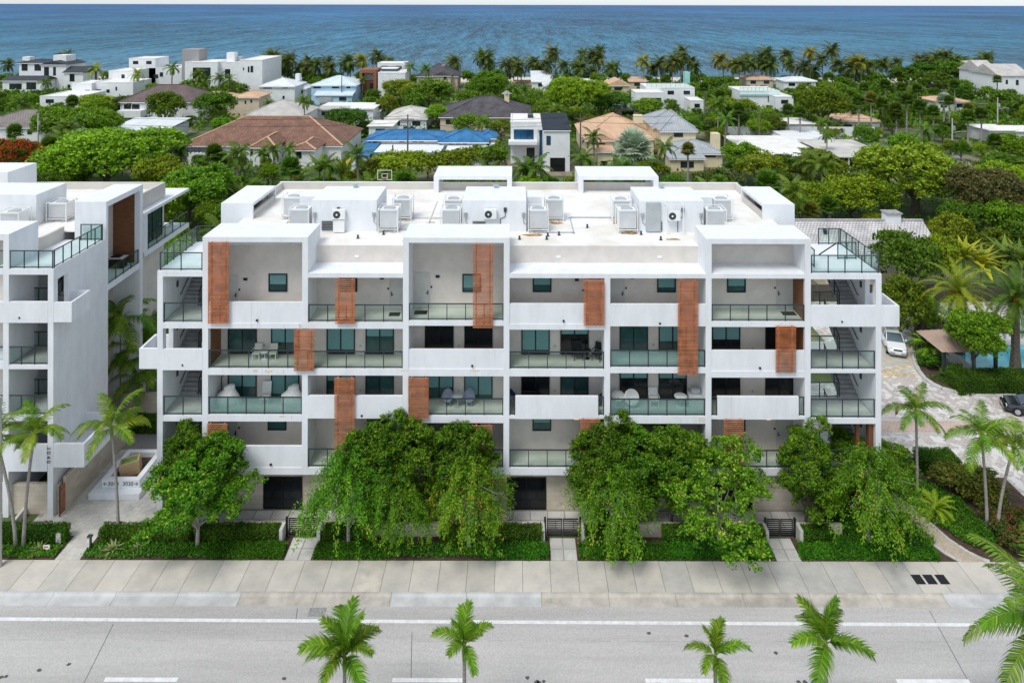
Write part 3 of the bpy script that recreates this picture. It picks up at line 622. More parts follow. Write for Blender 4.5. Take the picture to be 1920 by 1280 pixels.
# ---------------------------------------------------------------- ground, road, pavement, sea
m, n, l, bs = newmat('ground_mix')
geo = n.new('ShaderNodeNewGeometry')
n1 = n.new('ShaderNodeTexNoise'); n1.inputs['Scale'].default_value = 0.09; n1.inputs['Detail'].default_value = 8; l.new(geo.outputs['Position'], n1.inputs['Vector'])
rp = n.new('ShaderNodeValToRGB'); e = rp.color_ramp.elements
e[0].position = 0.38; e[0].color = (0.045, 0.075, 0.022, 1); e[1].position = 0.68; e[1].color = (0.30, 0.24, 0.17, 1)
q = rp.color_ramp.elements.new(0.52); q.color = (0.075, 0.115, 0.03, 1)
l.new(n1.outputs['Fac'], rp.inputs['Fac'])
sp = n.new('ShaderNodeSeparateXYZ'); l.new(geo.outputs['Position'], sp.inputs['Vector'])
sm = n.new('ShaderNodeMapRange'); sm.inputs['From Min'].default_value = 276; sm.inputs['From Max'].default_value = 292; l.new(sp.outputs['Y'], sm.inputs['Value'])
mx = n.new('ShaderNodeMix'); mx.data_type = 'RGBA'; l.new(sm.outputs['Result'], mx.inputs['Factor']); l.new(rp.outputs['Color'], mx.inputs['A']); mx.inputs['B'].default_value = (0.58, 0.52, 0.42, 1)
l.new(mx.outputs['Result'], bs.inputs['Base Color']); bs.inputs['Roughness'].default_value = 0.95
g = MB()
xs = np.linspace(-900, 900, 61); ys = [-60, -20, 10, 25, 41.0, 41.4, 60, 120, 200, 260, 285, 300, 320, 345]
def gz(y): return -0.6 if y < 41.2 else (0 if y < 300 else -(y-300)*0.03)
vs = [(x, y, gz(y)-0.02) for y in ys for x in xs]; nx = len(xs)
g.add(vs, [(j*nx+i, j*nx+i+1, (j+1)*nx+i+1, (j+1)*nx+i) for j in range(len(ys)-1) for i in range(nx-1)])
struct(g.build('ground', 'ground_mix', origin=(0,0,0)))
# sea
m, n, l, bs = newmat('sea_water')
geo = n.new('ShaderNodeNewGeometry'); sp = n.new('ShaderNodeSeparateXYZ'); l.new(geo.outputs['Position'], sp.inputs['Vector'])
lg = n.new('ShaderNodeMath'); lg.operation = 'LOGARITHM'; lg.inputs[1].default_value = 10; l.new(sp.outputs['Y'], lg.inputs[0])
mr = n.new('ShaderNodeMapRange'); mr.inputs['From Min'].default_value = math.log10(320); mr.inputs['From Max'].default_value = math.log10(9000); l.new(lg.outputs[0], mr.inputs['Value'])
rp = n.new('ShaderNodeValToRGB'); e = rp.color_ramp.elements
e[0].position = 0.0; e[0].color = (0.060, 0.128, 0.175, 1); e[1].position = 1; e[1].color = (0.010, 0.068, 0.185, 1)
q = e.new(0.18); q.color = (0.030, 0.125, 0.190, 1); q = e.new(0.5); q.color = (0.018, 0.105, 0.200, 1)
l.new(mr.outputs['Result'], rp.inputs['Fac'])
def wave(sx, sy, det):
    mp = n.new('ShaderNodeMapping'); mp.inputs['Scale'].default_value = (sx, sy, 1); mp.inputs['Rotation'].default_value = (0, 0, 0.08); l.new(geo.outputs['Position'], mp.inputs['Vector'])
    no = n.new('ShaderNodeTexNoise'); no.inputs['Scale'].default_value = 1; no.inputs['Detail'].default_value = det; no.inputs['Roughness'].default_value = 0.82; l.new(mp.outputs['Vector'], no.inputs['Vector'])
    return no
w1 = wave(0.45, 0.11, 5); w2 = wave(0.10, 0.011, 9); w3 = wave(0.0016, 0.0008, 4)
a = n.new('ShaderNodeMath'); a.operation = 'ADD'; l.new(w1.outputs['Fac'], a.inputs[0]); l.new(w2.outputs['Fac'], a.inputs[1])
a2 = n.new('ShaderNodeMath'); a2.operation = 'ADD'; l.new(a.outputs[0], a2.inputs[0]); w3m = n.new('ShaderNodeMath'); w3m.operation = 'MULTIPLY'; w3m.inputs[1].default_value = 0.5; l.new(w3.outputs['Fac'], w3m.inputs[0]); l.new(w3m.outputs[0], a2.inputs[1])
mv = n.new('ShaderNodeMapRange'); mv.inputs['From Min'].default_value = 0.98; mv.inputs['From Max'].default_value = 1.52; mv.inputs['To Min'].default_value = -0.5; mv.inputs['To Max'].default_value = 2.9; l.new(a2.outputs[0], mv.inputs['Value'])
hv = n.new('ShaderNodeHueSaturation'); l.new(mv.outputs['Result'], hv.inputs['Value']); l.new(rp.outputs['Color'], hv.inputs['Color'])  # bright and dark reflections of the ripples are painted into the water colour
l.new(hv.outputs['Color'], bs.inputs['Base Color']); bs.inputs['Roughness'].default_value = 0.5; bs.inputs['Specular IOR Level'].default_value = 0.1
bp = n.new('ShaderNodeBump'); bp.inputs['Strength'].default_value = 1.0; bp.inputs['Distance'].default_value = 2.0; l.new(a.outputs[0], bp.inputs['Height']); l.new(bp.outputs['Normal'], bs.inputs['Normal'])
s = MB(); xs = [-70000, -8000, -1200, 0, 1200, 8000, 70000]; ys = [322, 500, 900, 2000, 8000, 70000]
s.add([(x, y, -0.8) for y in ys for x in xs], [(j*7+i, j*7+i+1, (j+1)*7+i+1, (j+1)*7+i) for j in range(5) for i in range(6)])
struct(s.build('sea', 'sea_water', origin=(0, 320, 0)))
# street
m = mat('asphalt', (0.50, 0.48, 0.455), 0.9, 0.07, 0.4, bump=0.3, bscale=40, col2=(0.39, 0.375, 0.355), stretch=(0.10, 1.3, 1)); streaks(M['asphalt'], 0.3, (0.24, 0.235, 0.225))
n, l = m.node_tree.nodes, m.node_tree.links; bs = n['Principled BSDF']
geo = n.new('ShaderNodeNewGeometry'); no = n.new('ShaderNodeTexNoise'); no.inputs['Scale'].default_value = 14; no.inputs['Detail'].default_value = 2; l.new(geo.outputs['Position'], no.inputs['Vector'])
mr = n.new('ShaderNodeMapRange'); mr.inputs['From Min'].default_value = 0.3; mr.inputs['From Max'].default_value = 0.7; mr.inputs['To Min'].default_value = 0.86; mr.inputs['To Max'].default_value = 1.1; l.new(no.outputs['Fac'], mr.inputs['Value'])
hv = n.new('ShaderNodeHueSaturation'); l.new(mr.outputs['Result'], hv.inputs['Value']); old = bs.inputs['Base Color'].links[0].from_socket; l.new(old, hv.inputs['Color']); l.new(hv.outputs['Color'], bs.inputs['Base Color'])
ROAD = -0.12
struct(MB().box(-220, 220, 30.2, 38.4, ROAD-0.3, ROAD).build('road', 'asphalt'))
struct(MB().box(-220, 220, 12, 21.4, ROAD-0.3, ROAD).build('road', 'asphalt'))
md = struct(MB().box(-220, 220, 21.4, 30.2, -0.35, 0.02).build('median', 'soil'))
def RY(y): return F*(H-ROAD)/(y-HY)
lm = lambda nm, x0, x1, ya, yb, m='line_paint': struct(MB().box(x0, x1, RY(yb), RY(ya), ROAD+0.001, ROAD+0.006).build(nm, m))
o = MB(); o.add([(-60, RY(1157)+.20, 0),(60, RY(1157)-.33, 0),(60, RY(1157)-.12, 0),(-60, RY(1157)+.41, 0)], [(0,1,2,3)]); o.v = [(x, y-0.32, ROAD+0.005) for x, y, z in o.v]
struct(o.build('road_line', 'line_paint'))
for x in (-20.2, -6.0, 6.5, 18.9, 31.5): struct(MB().box(x, x+3.6, 34.12, 34.33, ROAD+0.001, ROAD+0.006).build('lane_dash', 'line_paint'))
mat('asphalt_patch', (0.34, 0.33, 0.32), 0.95, 0.2, 9.0, col2=(0.17, 0.165, 0.16)); mat('tar', (0.10, 0.10, 0.10), 0.8, 0.1); mat('asphalt_worn', (0.385, 0.375, 0.36), 0.9, 0.1, 1.5)
X0, Y0 = XAT(578, RY(1156)), RY(1156); struct(MB().box(X0, X0+0.95, Y0, Y0+0.55, ROAD+0.001, ROAD+0.004).build('asphalt_patch', 'asphalt_patch'))
for pts in (((215,1165),(160,1275)), ((775,1180),(773,1280)), ((1745,1140),(1820,1275)), ((560,1135),(557,1160))):
    (xa, ya), (xb, yb) = [P(*p) for p in pts]; o = MB(); o.bar((xa, ya, ROAD+0.002), (xb, yb, ROAD+0.002), 0.03, 0.004); struct(o.build('road_crack', 'tar'))
xq = -34.0; rr = random.Random(5)
while xq < 36:
    Lq = rr.uniform(0.5, 4); yq = RY(1201)+rr.uniform(-.02,.02); struct(MB().box(xq, xq+Lq, yq-0.012, yq+0.012, ROAD+0.001, ROAD+0.004).build('road_crack', 'asphalt_worn')); xq += Lq+rr.uniform(.2, 5)
for i, (x, y) in enumerate(((5,1264),(14,1263),(76,1251),(132,1240),(536,1267),(1009,1273),(1013,1274),(1022,1272),(992,1265),(1500,1273),(1512,1273),(1457,1219),(1290,1187),(1219,1182))):
    X, Y = P(x, y); rr = random.Random(i); MBo = MB(); MBo.prism([(X+.13*math.cos(t)*rr.uniform(.6,1.2), Y+.1*math.sin(t)*rr.uniform(.6,1.2)) for t in np.linspace(0,6.28,9)[:-1]], ROAD+0.001, ROAD+0.005)
    struct(MBo.build('tar_spot', 'tar'))
# gutter and kerb: pieces about 7 m long, older tan ones among them
YK0, YK1, YS1 = 38.4, 39.22, 41.42
gut = struct(MB().box(-60, 60, YK0, YK1, -0.5, ROAD-0.03).build('gutter_bed', 'soil'))
pm = [(-40, -15.4, 'kerb_new'), (-15.4, -6.9, 'kerb_old'), (-6.9, 1.55, 'kerb_new'), (1.55, 24.2, 'kerb_old'), (24.2, 36, 'kerb_new')]
for a, c, m_ in pm:
    k = max(1, round((c-a)/3.6)); L = (c-a)/k
    for i in range(k):
        o = MB(); x0, x1 = a+L*i+0.008, a+L*(i+1)-0.008
        prof = [(YK0, ROAD-0.02), (YK0, ROAD+0.004), (YK1-0.2, ROAD+0.01), (YK1-0.13, 0.0), (YK1-0.006, 0.006), (YK1-0.006, -0.2), (YK0, -0.2)]
        n_ = len(prof); o.add([(x0, y, z) for y, z in prof]+[(x1, y, z) for y, z in prof], [tuple(range(n_)), tuple(range(2*n_-1, n_-1, -1))]+[(j, j+n_, (j+1) % n_+n_, (j+1) % n_) for j in range(n_)])
        o.build('kerb_stone', m_, gut)
pv = struct(MB().box(-60, 60, YK1, YS1, -0.4, -0.012).build('pavement', 'tar'))
mat('sidewalk_grey', (0.50, 0.475, 0.43), 0.9, 0.18, 0.8, var=0.06, bump=0.15, bscale=30, col2=(0.38, 0.37, 0.345))
mat('sidewalk_patina', (0.60, 0.545, 0.46), 0.9, 0.2, 0.9, var=0.05, col2=(0.40, 0.385, 0.35))
streaks(M['sidewalk_grey'], 0.6, (0.24, 0.235, 0.22)); streaks(M['sidewalk_patina'], 0.6, (0.30, 0.28, 0.25)); streaks(M['kerb_old'], 0.5, (0.28, 0.25, 0.21)); streaks(M['kerb_new'], 0.5, (0.32, 0.31, 0.29))
x = -40.0; i = 0; rr = random.Random(3)
while x < 40:
    w_ = 1.62; m_ = 'sidewalk'
    if 4.2 < x < 11.5 or 13.4 < x < 22.5: m_ = 'sidewalk_grey' if rr.random() < 0.8 else 'sidewalk'
    elif rr.random() < 0.25: m_ = 'sidewalk_patina'
    o = MB().box(x+0.011, x+w_-0.011, YK1+0.004, YS1, -0.2, 0.004+rr.uniform(-.002,.004)); o.build('paving_slab', m_, pv); x += w_; i += 1
for x in (1712, 1734, 1757):
    X, Y = P(x+12, 1086); o = MB(); o.box(X-0.27, X+0.27, Y-0.33, Y+0.33, 0.009, 0.022)
    for k in range(6): o.box(X-0.22, X+0.22, Y-0.29+k*0.1, Y-0.24+k*0.1, 0.0221, 0.03)
    tag(o.build('utility_cover', 'fabric_dark'), 'dark rectangular utility cover set in the pavement slab', 'utility cover', 'three utility covers in a row on the pavement')
# planting bed soil in front of the building (split by the walks)
walks = [(-13.75, -12.15), (2.2, 3.8), (15.7, 17.2)]
bedx = [(-40, -27.45), (-25.95, walks[0][0]), (walks[0][1], walks[1][0]), (walks[1][1], walks[2][0]), (walks[2][1], 21.9)]
for a, c in bedx: struct(MB().box(a, c, YS1+0.004, 43.25, -0.2, 0.03).build('planting_bed', 'soil'))
struct(MB().box(21.9, 29.5, YS1+0.004, 52, -0.2, 0.012).build('planting_bed', 'soil')); struct(MB().box(29.5, 34.5, YS1+0.004, 48.8, -0.2, 0.012).build('planting_bed', 'soil'))
# walks from the gates: large slabs with gravel joints
mat('gravel', (0.40, 0.38, 0.36), 0.95, 0.4, 30, bump=0.8, bscale=60, col2=(0.14, 0.13, 0.12))
for a, c in walks:
    wk = struct(MB().box(a, c, YS1+0.006, 43.2, -0.2, 0.0).build('walk', 'gravel')); wd = (c-a-0.1)/2
    for j in range(2):
        for k in range(2):
            o = MB().box(a+0.02+j*(wd+0.06), a+0.02+j*(wd+0.06)+wd, YS1+0.03+k*0.88, YS1+0.03+k*0.88+0.82, -0.05, 0.03); o.build('paving_slab', 'concrete', wk)
pt = struct(MB().box(XL-0.3, XR+0.3, 43.4, YG, -0.2, 0.0).build('patio', 'gravel'))
x = XL-0.2
while x < XR:
    for k, y in enumerate((44.7, 43.9)): MB().box(x+(0.5 if k else 0), x+1.05+(0.5 if k else 0), y, y+0.74, -0.05, 0.03).build('paving_slab', 'concrete', pt)
    x += 1.12
# low garden wall with gates
gx = [(-14.15+0.15, -12.28+0.0), (1.98, 4.05), (15.75, 17.4)]
gx = [(XAT(543,43.3), XAT(598,43.3)), (XAT(1027,43.3), XAT(1087,43.3)), (XAT(1440,43.3), XAT(1489,43.3))]
wl_ = [(XL+2.5, gx[0][0]-0.3), (gx[0][1]+0.3, gx[1][0]-0.3), (gx[1][1]+0.3, gx[2][0]-0.3), (gx[2][1]+0.3, XR+1.5)]
nmw = ['left of the first gate', 'between the gate below the tall slat screen and the middle gate', 'between the middle gate and the gate by the stair wing', 'running to the stair wing']
for (a, c), q in zip(wl_, nmw):
    b = MB(); b.box(a, c, 43.25, 43.42, 0, 0.85)
    tag(b.build('garden_wall', 'travertine'), f'low beige stone garden wall {q}', 'wall')
gl_ = ['black slatted double gate beside the spiky silver agave', 'black slatted double gate in front of the middle ground floor window', 'black slatted double gate below the stair wing end']
for (a, c), lab in zip(gx, gl_):
    t = thing('garden_gate', lab, 'gate', ((a+c)/2, 43.3, 0.0)); local(t); W = c-a
    for sx in (-1, 1):
        MB().box(sx*(W/2+0.1)-0.06, sx*(W/2+0.1)+0.06, -0.08, 0.08, 0, 1.2).build('gate_post', 'black_metal', t)
        f = MB(); x0, x1 = (-W/2+0.02, -0.02) if sx < 0 else (0.02, W/2-0.02)
        f.box(x0, x0+0.05, -0.025, 0.025, 0.1, 1.15); f.box(x1-0.05, x1, -0.025, 0.025, 0.1, 1.15); f.box(x0+0.04, x1-0.04, -0.02, 0.02, 0.1, 0.14); f.box(x0+0.04, x1-0.04, -0.02, 0.02, 1.11, 1.148); lf = f.build('gate_leaf', 'black_metal', t)
        for k in range(9): piece('slat', (round(x1-x0-0.1, 2), 0.03, 0.05), 'black_metal', ((x0+x1)/2, 0, 0.15+k*0.12), lf)
    for sx in (-1, 1):
        q = MB().box((a+c)/2+sx*(W/2+0.24)-0.1, (a+c)/2+sx*(W/2+0.24)+0.1, 42.55, 43.24, 0, 0.95); tag(q.build('gate_pier', 'concrete'), ['left','right'][sx > 0]+' hand cheek wall of the '+['gate beside the agave','middle gate','gate below the stair wing'][gl_.index(lab)], 'wall')

# entry court between the buildings, paved
ct = struct(MB().box(-30.9, -22.9, 43.26, 54.5, -0.2, 0.004).build('path', 'gravel'))
mat('court_tile', (0.60, 0.57, 0.515), 0.85, 0.14, 0.8, var=0.07, bump=0.1)
k = 0; y = 43.28
while y < 51.5:
    x = -30.85+(0.3 if k % 2 else 0)
    while x < -23.0:
        if not (-28.4 < x+0.3 < -25.2 and 46.5 < y+.15 < 49.6) and k < 60: piece('paving_tile', (0.59, 0.30, 0.04), 'court_tile', (x+0.3, y+0.155, 0.002), ct)
        x += 0.605
    y += 0.31; k += 1
ct2 = struct(MB().box(-27.45, -25.95, YS1+0.005, 43.259, -0.2, 0.004).build('path', 'gravel'))
for j in range(6):
    for i in range(3): piece('paving_tile', (0.485, 0.30, 0.04), 'court_tile', (-27.2+i*0.495, 41.58+j*0.31, 0.002), ct2)
# monument with the house numbers
def text(body, size, loc, rot, m, parent, depth=0.006):
    cu = bpy.data.curves.new('lettering', 'FONT'); cu.body = body; cu.size = size; cu.extrude = depth; cu.align_x = 'CENTER'; cu.align_y = 'CENTER'
    o = bpy.data.objects.new('lettering', cu); dg = bpy.context.evaluated_depsgraph_get(); COL.objects.link(o); dg.update()
    me = bpy.data.meshes.new_from_object(o.evaluated_get(bpy.context.evaluated_depsgraph_get())); bpy.data.objects.remove(o)
    me.materials.clear(); me.materials.append(M[m])
    q = link('lettering', me, loc, parent); q.rotation_euler = rot; return q
mo = thing('entry_monument', 'white stepped entry monument with house numbers 3040 and 3030 and a tilted stone block', 'monument', (-26.8, 47.8, 0))
MB().box(-28.5, -25.1, 46.4, 49.9, 0.0, 0.42).build('plinth', 'white_stucco', mo)
b = MB(); b.box(-27.95, -25.4, 47.0, 47.35, 0.421, 0.95); b.box(-27.95, -25.4, 49.9, 50.25, 0.0, 0.95); b.box(-27.95, -27.6, 47.351, 49.899, 0.421, 0.95); b.box(-25.75, -25.4, 47.351, 49.899, 0.421, 0.95)
b.build('planter_frame', 'white_stucco', mo)
MB().box(-27.59, -25.76, 47.36, 49.89, 0.43, 0.6).build('planter_soil', 'soil', mo)
text('\u21903040', 0.37, (-27.35, 46.992, 0.69), (math.pi/2, 0, 0), 'sign_black', mo); text('3030\u2192', 0.37, (-26.0, 46.992, 0.69), (math.pi/2, 0, 0), 'sign_black', mo)
b = MB(); b.box(-0.62, 0.62, -0.42, 0.42, 0.0, 0.12); b.box(-0.62, -0.5, -0.42, 0.42, 0.121, 1.0); b.box(0.5, 0.62, -0.42, 0.42, 0.121, 1.0); b.box(-0.499, 0.499, -0.42, -0.3, 0.121, 1.0); b.box(-0.499, 0.499, 0.3, 0.42, 0.121, 1.0)
brickmat('tan_stone', (0.50, 0.36, 0.20), (0.44, 0.31, 0.17), (0.33, 0.23, 0.13), 0.6, 0.3, 0.006)
o = b.build('stone_block', 'tan_stone', mo, origin=(0,0,0)); o.location = Vector((-26.7, 48.4, 0.45))-WL[mo.name]; o.rotation_euler = (0, -0.12, 0.35)
b = MB().box(-0.49, 0.49, -0.29, 0.29, 0.121, 0.9); mat('moss_green', (0.16, 0.38, 0.08), 0.9, 0.3, 8); o2 = b.build('green_fill', 'moss_green', mo, origin=(0,0,0)); o2.location = o.location; o2.rotation_euler = o.rotation_euler
for i, ch in enumerate('3040'): text(ch, 0.36, (FX(93.5), YF-0.06, FZ(841+i*8.5)), (math.pi/2, math.pi/2, 0), 'sign_black', LB)
o = MB().box(-31.0, -26.3+0.2, 54.5, 54.75, 0, 2.6); tag(o.build('garden_wall', 'travertine'), 'tall beige stone wall closing the entry court behind the clipped hedge', 'wall')
gt = thing('timber_gate', 'dark orange timber slat gate beside the beige entry court wall', 'gate', (-25.4, 54.6, 0)); local(gt)
MB().box(-0.75, -0.68, -0.05, 0.05, 0, 2.4).box(0.68, 0.75, -0.05, 0.05, 0, 2.4).build('gate_frame', 'dark_metal', gt)
for k in range(16): piece('slat', (1.34, 0.03, 0.12), 'slat_wood', (0, -0.02, 0.15+k*0.143), gt)
gt = thing('timber_gate', 'timber slat gate under the corner of the building numbered 3040', 'gate', (XO+0.4, YF-0.55+1.2, 0)); local(gt)
MB().box(-0.03, 0.03, -0.62, -0.56, 0, 2.0).box(-0.03, 0.03, 0.7, 0.76, 0, 2.0).build('gate_frame', 'dark_metal', gt)
for k in range(13): piece('slat', (0.03, 1.25, 0.12), 'slat_wood', (0.0, 0.07, 0.15+k*0.143), gt)
# motor court on the right
brickmat('court_paver', (0.60, 0.535, 0.475), (0.48, 0.435, 0.41), (0.36, 0.32, 0.29), 0.36, 0.2, 0.02, c3=(0.66, 0.64, 0.60), stain=0.2)
brickmat('band_paver', (0.52, 0.38, 0.31), (0.44, 0.30, 0.24), (0.60, 0.52, 0.46), 0.3, 0.2, 0.02, stain=0.15)
struct(MB().prism([(20.4, 52.02), (29.5, 52.02), (29.52, 48.82), (34.52, 48.82), (34.52, 41.45), (90, 41.45), (90, 76), (44, 79), (31, 79), (30.5, 61.1), (20.4, 61.1)], -0.3, 0.008).build('motor_court', 'court_paver'))
struct(MB().box(23.9, 60, P(1700,811)[1], P(1700,789)[1], 0.0085, 0.013).build('paver_band', 'band_paver'))
for y in (787, 813): struct(MB().box(23.9, 60, P(1700,y)[1]-0.12, P(1700,y)[1]+0.12, 0.0135, 0.017).build('white_band', 'kerb_new'))
for (xa, ya, xb, yb) in ((1655,703,1728,702),(1700,857,1780,854)):
    A, B = P(xa,ya), P(xb,yb); o = MB(); o.bar((A[0],A[1],0.014), (B[0],B[1],0.014), 0.16, 0.006); struct(o.build('bay_line', 'yellow_paint' if ya == 703 else 'line_paint'))
mat('paver_yellow', (0.64, 0.52, 0.28), 0.85, 0.2, 1.5)
for i in range(14):
    A = P(1655, 640+i*4.6); B = P(1722-max(0, i-10)*1.0, 650+i*4.0); o = MB(); o.bar((A[0], A[1], 0.012), (B[0], B[1], 0.012), 0.13, 0.006)
    struct(o.build('hatch_line', 'paver_yellow'))
isl = [P(*q) for q in ((1712,630),(1715,672),(1722,694),(1738,714),(1765,729),(1800,738),(1850,742),(1990,742),(2050,700),(1980,600),(1720,600))]
ki = struct(MB().prism(isl, -0.2, 0.10).build('island_bed', 'soil'))
kp = [P(*q) for q in ((1712,630),(1713,650),(1715,672),(1718,684),(1724,697),(1735,711),(1750,721.5),(1768,730),(1790,736),(1820,740.5),(1850,742),(1890,742.5),(1930,742.5),(1990,742))]
for a, c in zip(kp, kp[1:]):
    o = MB(); d = (Vector((c[0],c[1],0))-Vector((a[0],a[1],0))); L = d.length; d.normalize(); o.bar((a[0], a[1], 0.09), (c[0], c[1], 0.09), 0.34, 0.2); o.build('kerb_stone', 'kerb_new', ki)
# pool behind the island
m, n, l, bs = newmat('pool_water'); bs.inputs['Base Color'].default_value = (0.04, 0.42, 0.52, 1); bs.inputs['Roughness'].default_value = 0.08
geo = n.new('ShaderNodeNewGeometry'); vo = n.new('ShaderNodeTexVoronoi'); vo.feature = 'SMOOTH_F1'; vo.inputs['Scale'].default_value = 1.3; l.new(geo.outputs['Position'], vo.inputs['Vector'])
rp = n.new('ShaderNodeValToRGB'); rp.color_ramp.elements[0].color = (0.05, 0.48, 0.58, 1); rp.color_ramp.elements[1].color = (0.20, 0.70, 0.76, 1); l.new(vo.outputs['Distance'], rp.inputs['Fac']); l.new(rp.outputs['Color'], bs.inputs['Base Color'])
A, B = P(1795, 706), P(2000, 655)
struct(MB().box(P(1770,700)[0], 75, P(1850,720)[1], P(1850,628)[1], -0.2, 0.16).build('pool_deck', 'kerb_new'))
pl = struct(MB().box(P(1845,706)[0], 74, P(1850,706)[1], P(1850,652)[1], 0.05, 0.168).build('pool_water', 'pool_water'))
mat('blue_tile', (0.03, 0.07, 0.25), 0.4, 0.2, 6)
struct(MB().box(P(1845,706)[0]-0.25, 74, P(1850,651.9)[1], P(1850,649)[1], 0.05, 0.24).build('pool_coping', 'kerb_new'))
o = MB().box(P(1890,628)[0], 78, P(1890,628)[1], P(1890,628)[1]+0.3, 0, 1.75); w_ = tag(o.build('pool_wall', 'white_stucco'), 'white stucco wall behind the turquoise pool with blue tile base', 'wall')
MB().box(P(1890,628)[0], 78, P(1890,628)[1]-0.02, P(1890,628)[1]-0.001, 0.165, 0.45).build('tile_band', 'blue_tile', w_)
X, Y = P(1762, 548); struct(MB().box(X-5, X+7, Y-1.0, Y+2.0, 0.0, 0.05).build('pool_water', 'pool_water'))
o = MB().box(31, 75, Y-2.6, Y-2.5, 0, 1.9); mat('fence_dark', (0.10, 0.085, 0.07), 0.9, 0.2, 2); tag(o.build('fence', 'fence_dark'), 'dark grey boundary fence behind the date palms', 'fence')
# curving brick path
mat('dummy', (0.5, 0.5, 0.5)); brickmat('path_brick', (0.56, 0.47, 0.36), (0.46, 0.37, 0.28), (0.40, 0.33, 0.26), 0.22, 0.11, 0.012)
pc = [(1612,888),(1648,915),(1688,948),(1726,981),(1760,1012),(1795,1036),(1820,1049),(1832,1053)]; wpx = [22,26,32,38,42,46,50,52]
Lp = [P(x-w_/2, y) for (x, y), w_ in zip(pc, wpx)]; Rp = [P(x+w_/2, y) for (x, y), w_ in zip(pc, wpx)]
struct(MB().prism(Lp+Rp[::-1], -0.1, 0.03).build('brick_path', 'path_brick'))
for side in (Lp, Rp):
    for a, c in zip(side, side[1:]): o = MB(); o.bar((a[0],a[1],0.03), (c[0],c[1],0.03), 0.2, 0.08); struct(o.build('path_edging', 'concrete'))
X, Y = P(1815, 325); struct(MB().prism([P(*q) for q in ((1775,292),(1795,290),(1830,312),(1845,345),(1815,345),(1792,318))], -0.1, 0.01).build('sand_lane', 'kerb_old'))
# lane and yards behind the building
mat('dirt', (0.30, 0.24, 0.18), 0.95, 0.25, 0.4); 
struct(MB().prism([P(*q) for q in ((935,300),(1085,300),(1090,330),(930,330))], -0.1, 0.012).build('dirt_yard', 'dirt'))
struct(MB().box(-120, 120, 63.9, 68.5, -0.2, 0.012).build('alley', 'asphalt'))
# ---------------------------------------------------------------- vegetation
leafmat('leaf_bright', (0.040, 0.115, 0.006), (0.26, 0.46, 0.02), 0.3); leafmat('leaf_dark', (0.018, 0.065, 0.007), (0.115, 0.25, 0.018), 0.25)
leafmat('leaf_mid', (0.030, 0.09, 0.008), (0.20, 0.37, 0.02), 0.38); leafmat('leaf_front', (0.010, 0.052, 0.005), (0.125, 0.285, 0.014), 0.12, third=(0.28, 0.34, 0.02), thr=0.92)
leafmat('leaf_weep', (0.018, 0.095, 0.005), (0.165, 0.40, 0.02), 0.18, third=(0.36, 0.42, 0.04), thr=0.88); leafmat('leaf_weep_amber', (0.024, 0.10, 0.005), (0.20, 0.40, 0.02), 0.1, third=(0.48, 0.24, 0.03), thr=0.84)
leafmat('leaf_olive', (0.040, 0.055, 0.014), (0.165, 0.165, 0.045), 0.2, third=(0.22, 0.15, 0.07), thr=0.85); leafmat('leaf_hedge', (0.016, 0.065, 0.006), (0.12, 0.27, 0.016), 0.15)
leafmat('leaf_lime', (0.06, 0.15, 0.008), (0.27, 0.42, 0.02), 0.15); leafmat('leaf_cover', (0.018, 0.10, 0.006), (0.11, 0.36, 0.02), 0.12)
leafmat('leaf_flame', (0.030, 0.075, 0.010), (0.12, 0.20, 0.02), 0.1, third=(0.62, 0.055, 0.012), thr=0.52); leafmat('leaf_ixora', (0.020, 0.055, 0.010), (0.09, 0.17, 0.02), 0.1, third=(0.50, 0.08, 0.07), thr=0.74)
leafmat('leaf_oleander', (0.03, 0.075, 0.012), (0.13, 0.22, 0.03), 0.1, third=(0.42, 0.13, 0.08), thr=0.86); leafmat('leaf_croton', (0.05, 0.085, 0.012), (0.22, 0.25, 0.03), 0.1, third=(0.30, 0.20, 0.03), thr=0.85)
leafmat('frond_green', (0.030, 0.085, 0.009), (0.125, 0.24, 0.02), 0.2, third=(0.22, 0.22, 0.04), thr=0.93); leafmat('frond_near', (0.026, 0.085, 0.006), (0.155, 0.33, 0.018), 0.2, third=(0.34, 0.43, 0.05), thr=0.82); leafmat('frond_sun', (0.085, 0.17, 0.010), (0.34, 0.45, 0.03), 0.12, third=(0.52, 0.38, 0.03), thr=0.9); leafmat('leaf_yellow', (0.16, 0.24, 0.02), (0.50, 0.50, 0.03), 0.1)
leafmat('frond_dark', (0.022, 0.055, 0.010), (0.10, 0.16, 0.028), 0.25, third=(0.30, 0.22, 0.05), thr=0.88); leafmat('frond_silver', (0.20, 0.28, 0.18), (0.46, 0.56, 0.40), 0.1); leafmat('frond_gold', (0.08, 0.12, 0.015), (0.30, 0.30, 0.04), 0.2)
leafmat('frond_dry', (0.10, 0.055, 0.025), (0.28, 0.16, 0.06), 0.2); leafmat('leaf_agave', (0.12, 0.19, 0.10), (0.40, 0.47, 0.30), 0.1); leafmat('leaf_brom', (0.12, 0.18, 0.06), (0.48, 0.46, 0.22), 0.1)
leafmat('leaf_banana', (0.05, 0.12, 0.015), (0.19, 0.30, 0.04), 0.2, third=(0.50, 0.42, 0.03), thr=0.86)
mat('leaf_core', (0.018, 0.035, 0.008), .9, .2, 6); mat('date_orange', (0.55, 0.20, 0.02), 0.8, 0.2, 8)
def rnd(seed): return np.random.default_rng(seed)
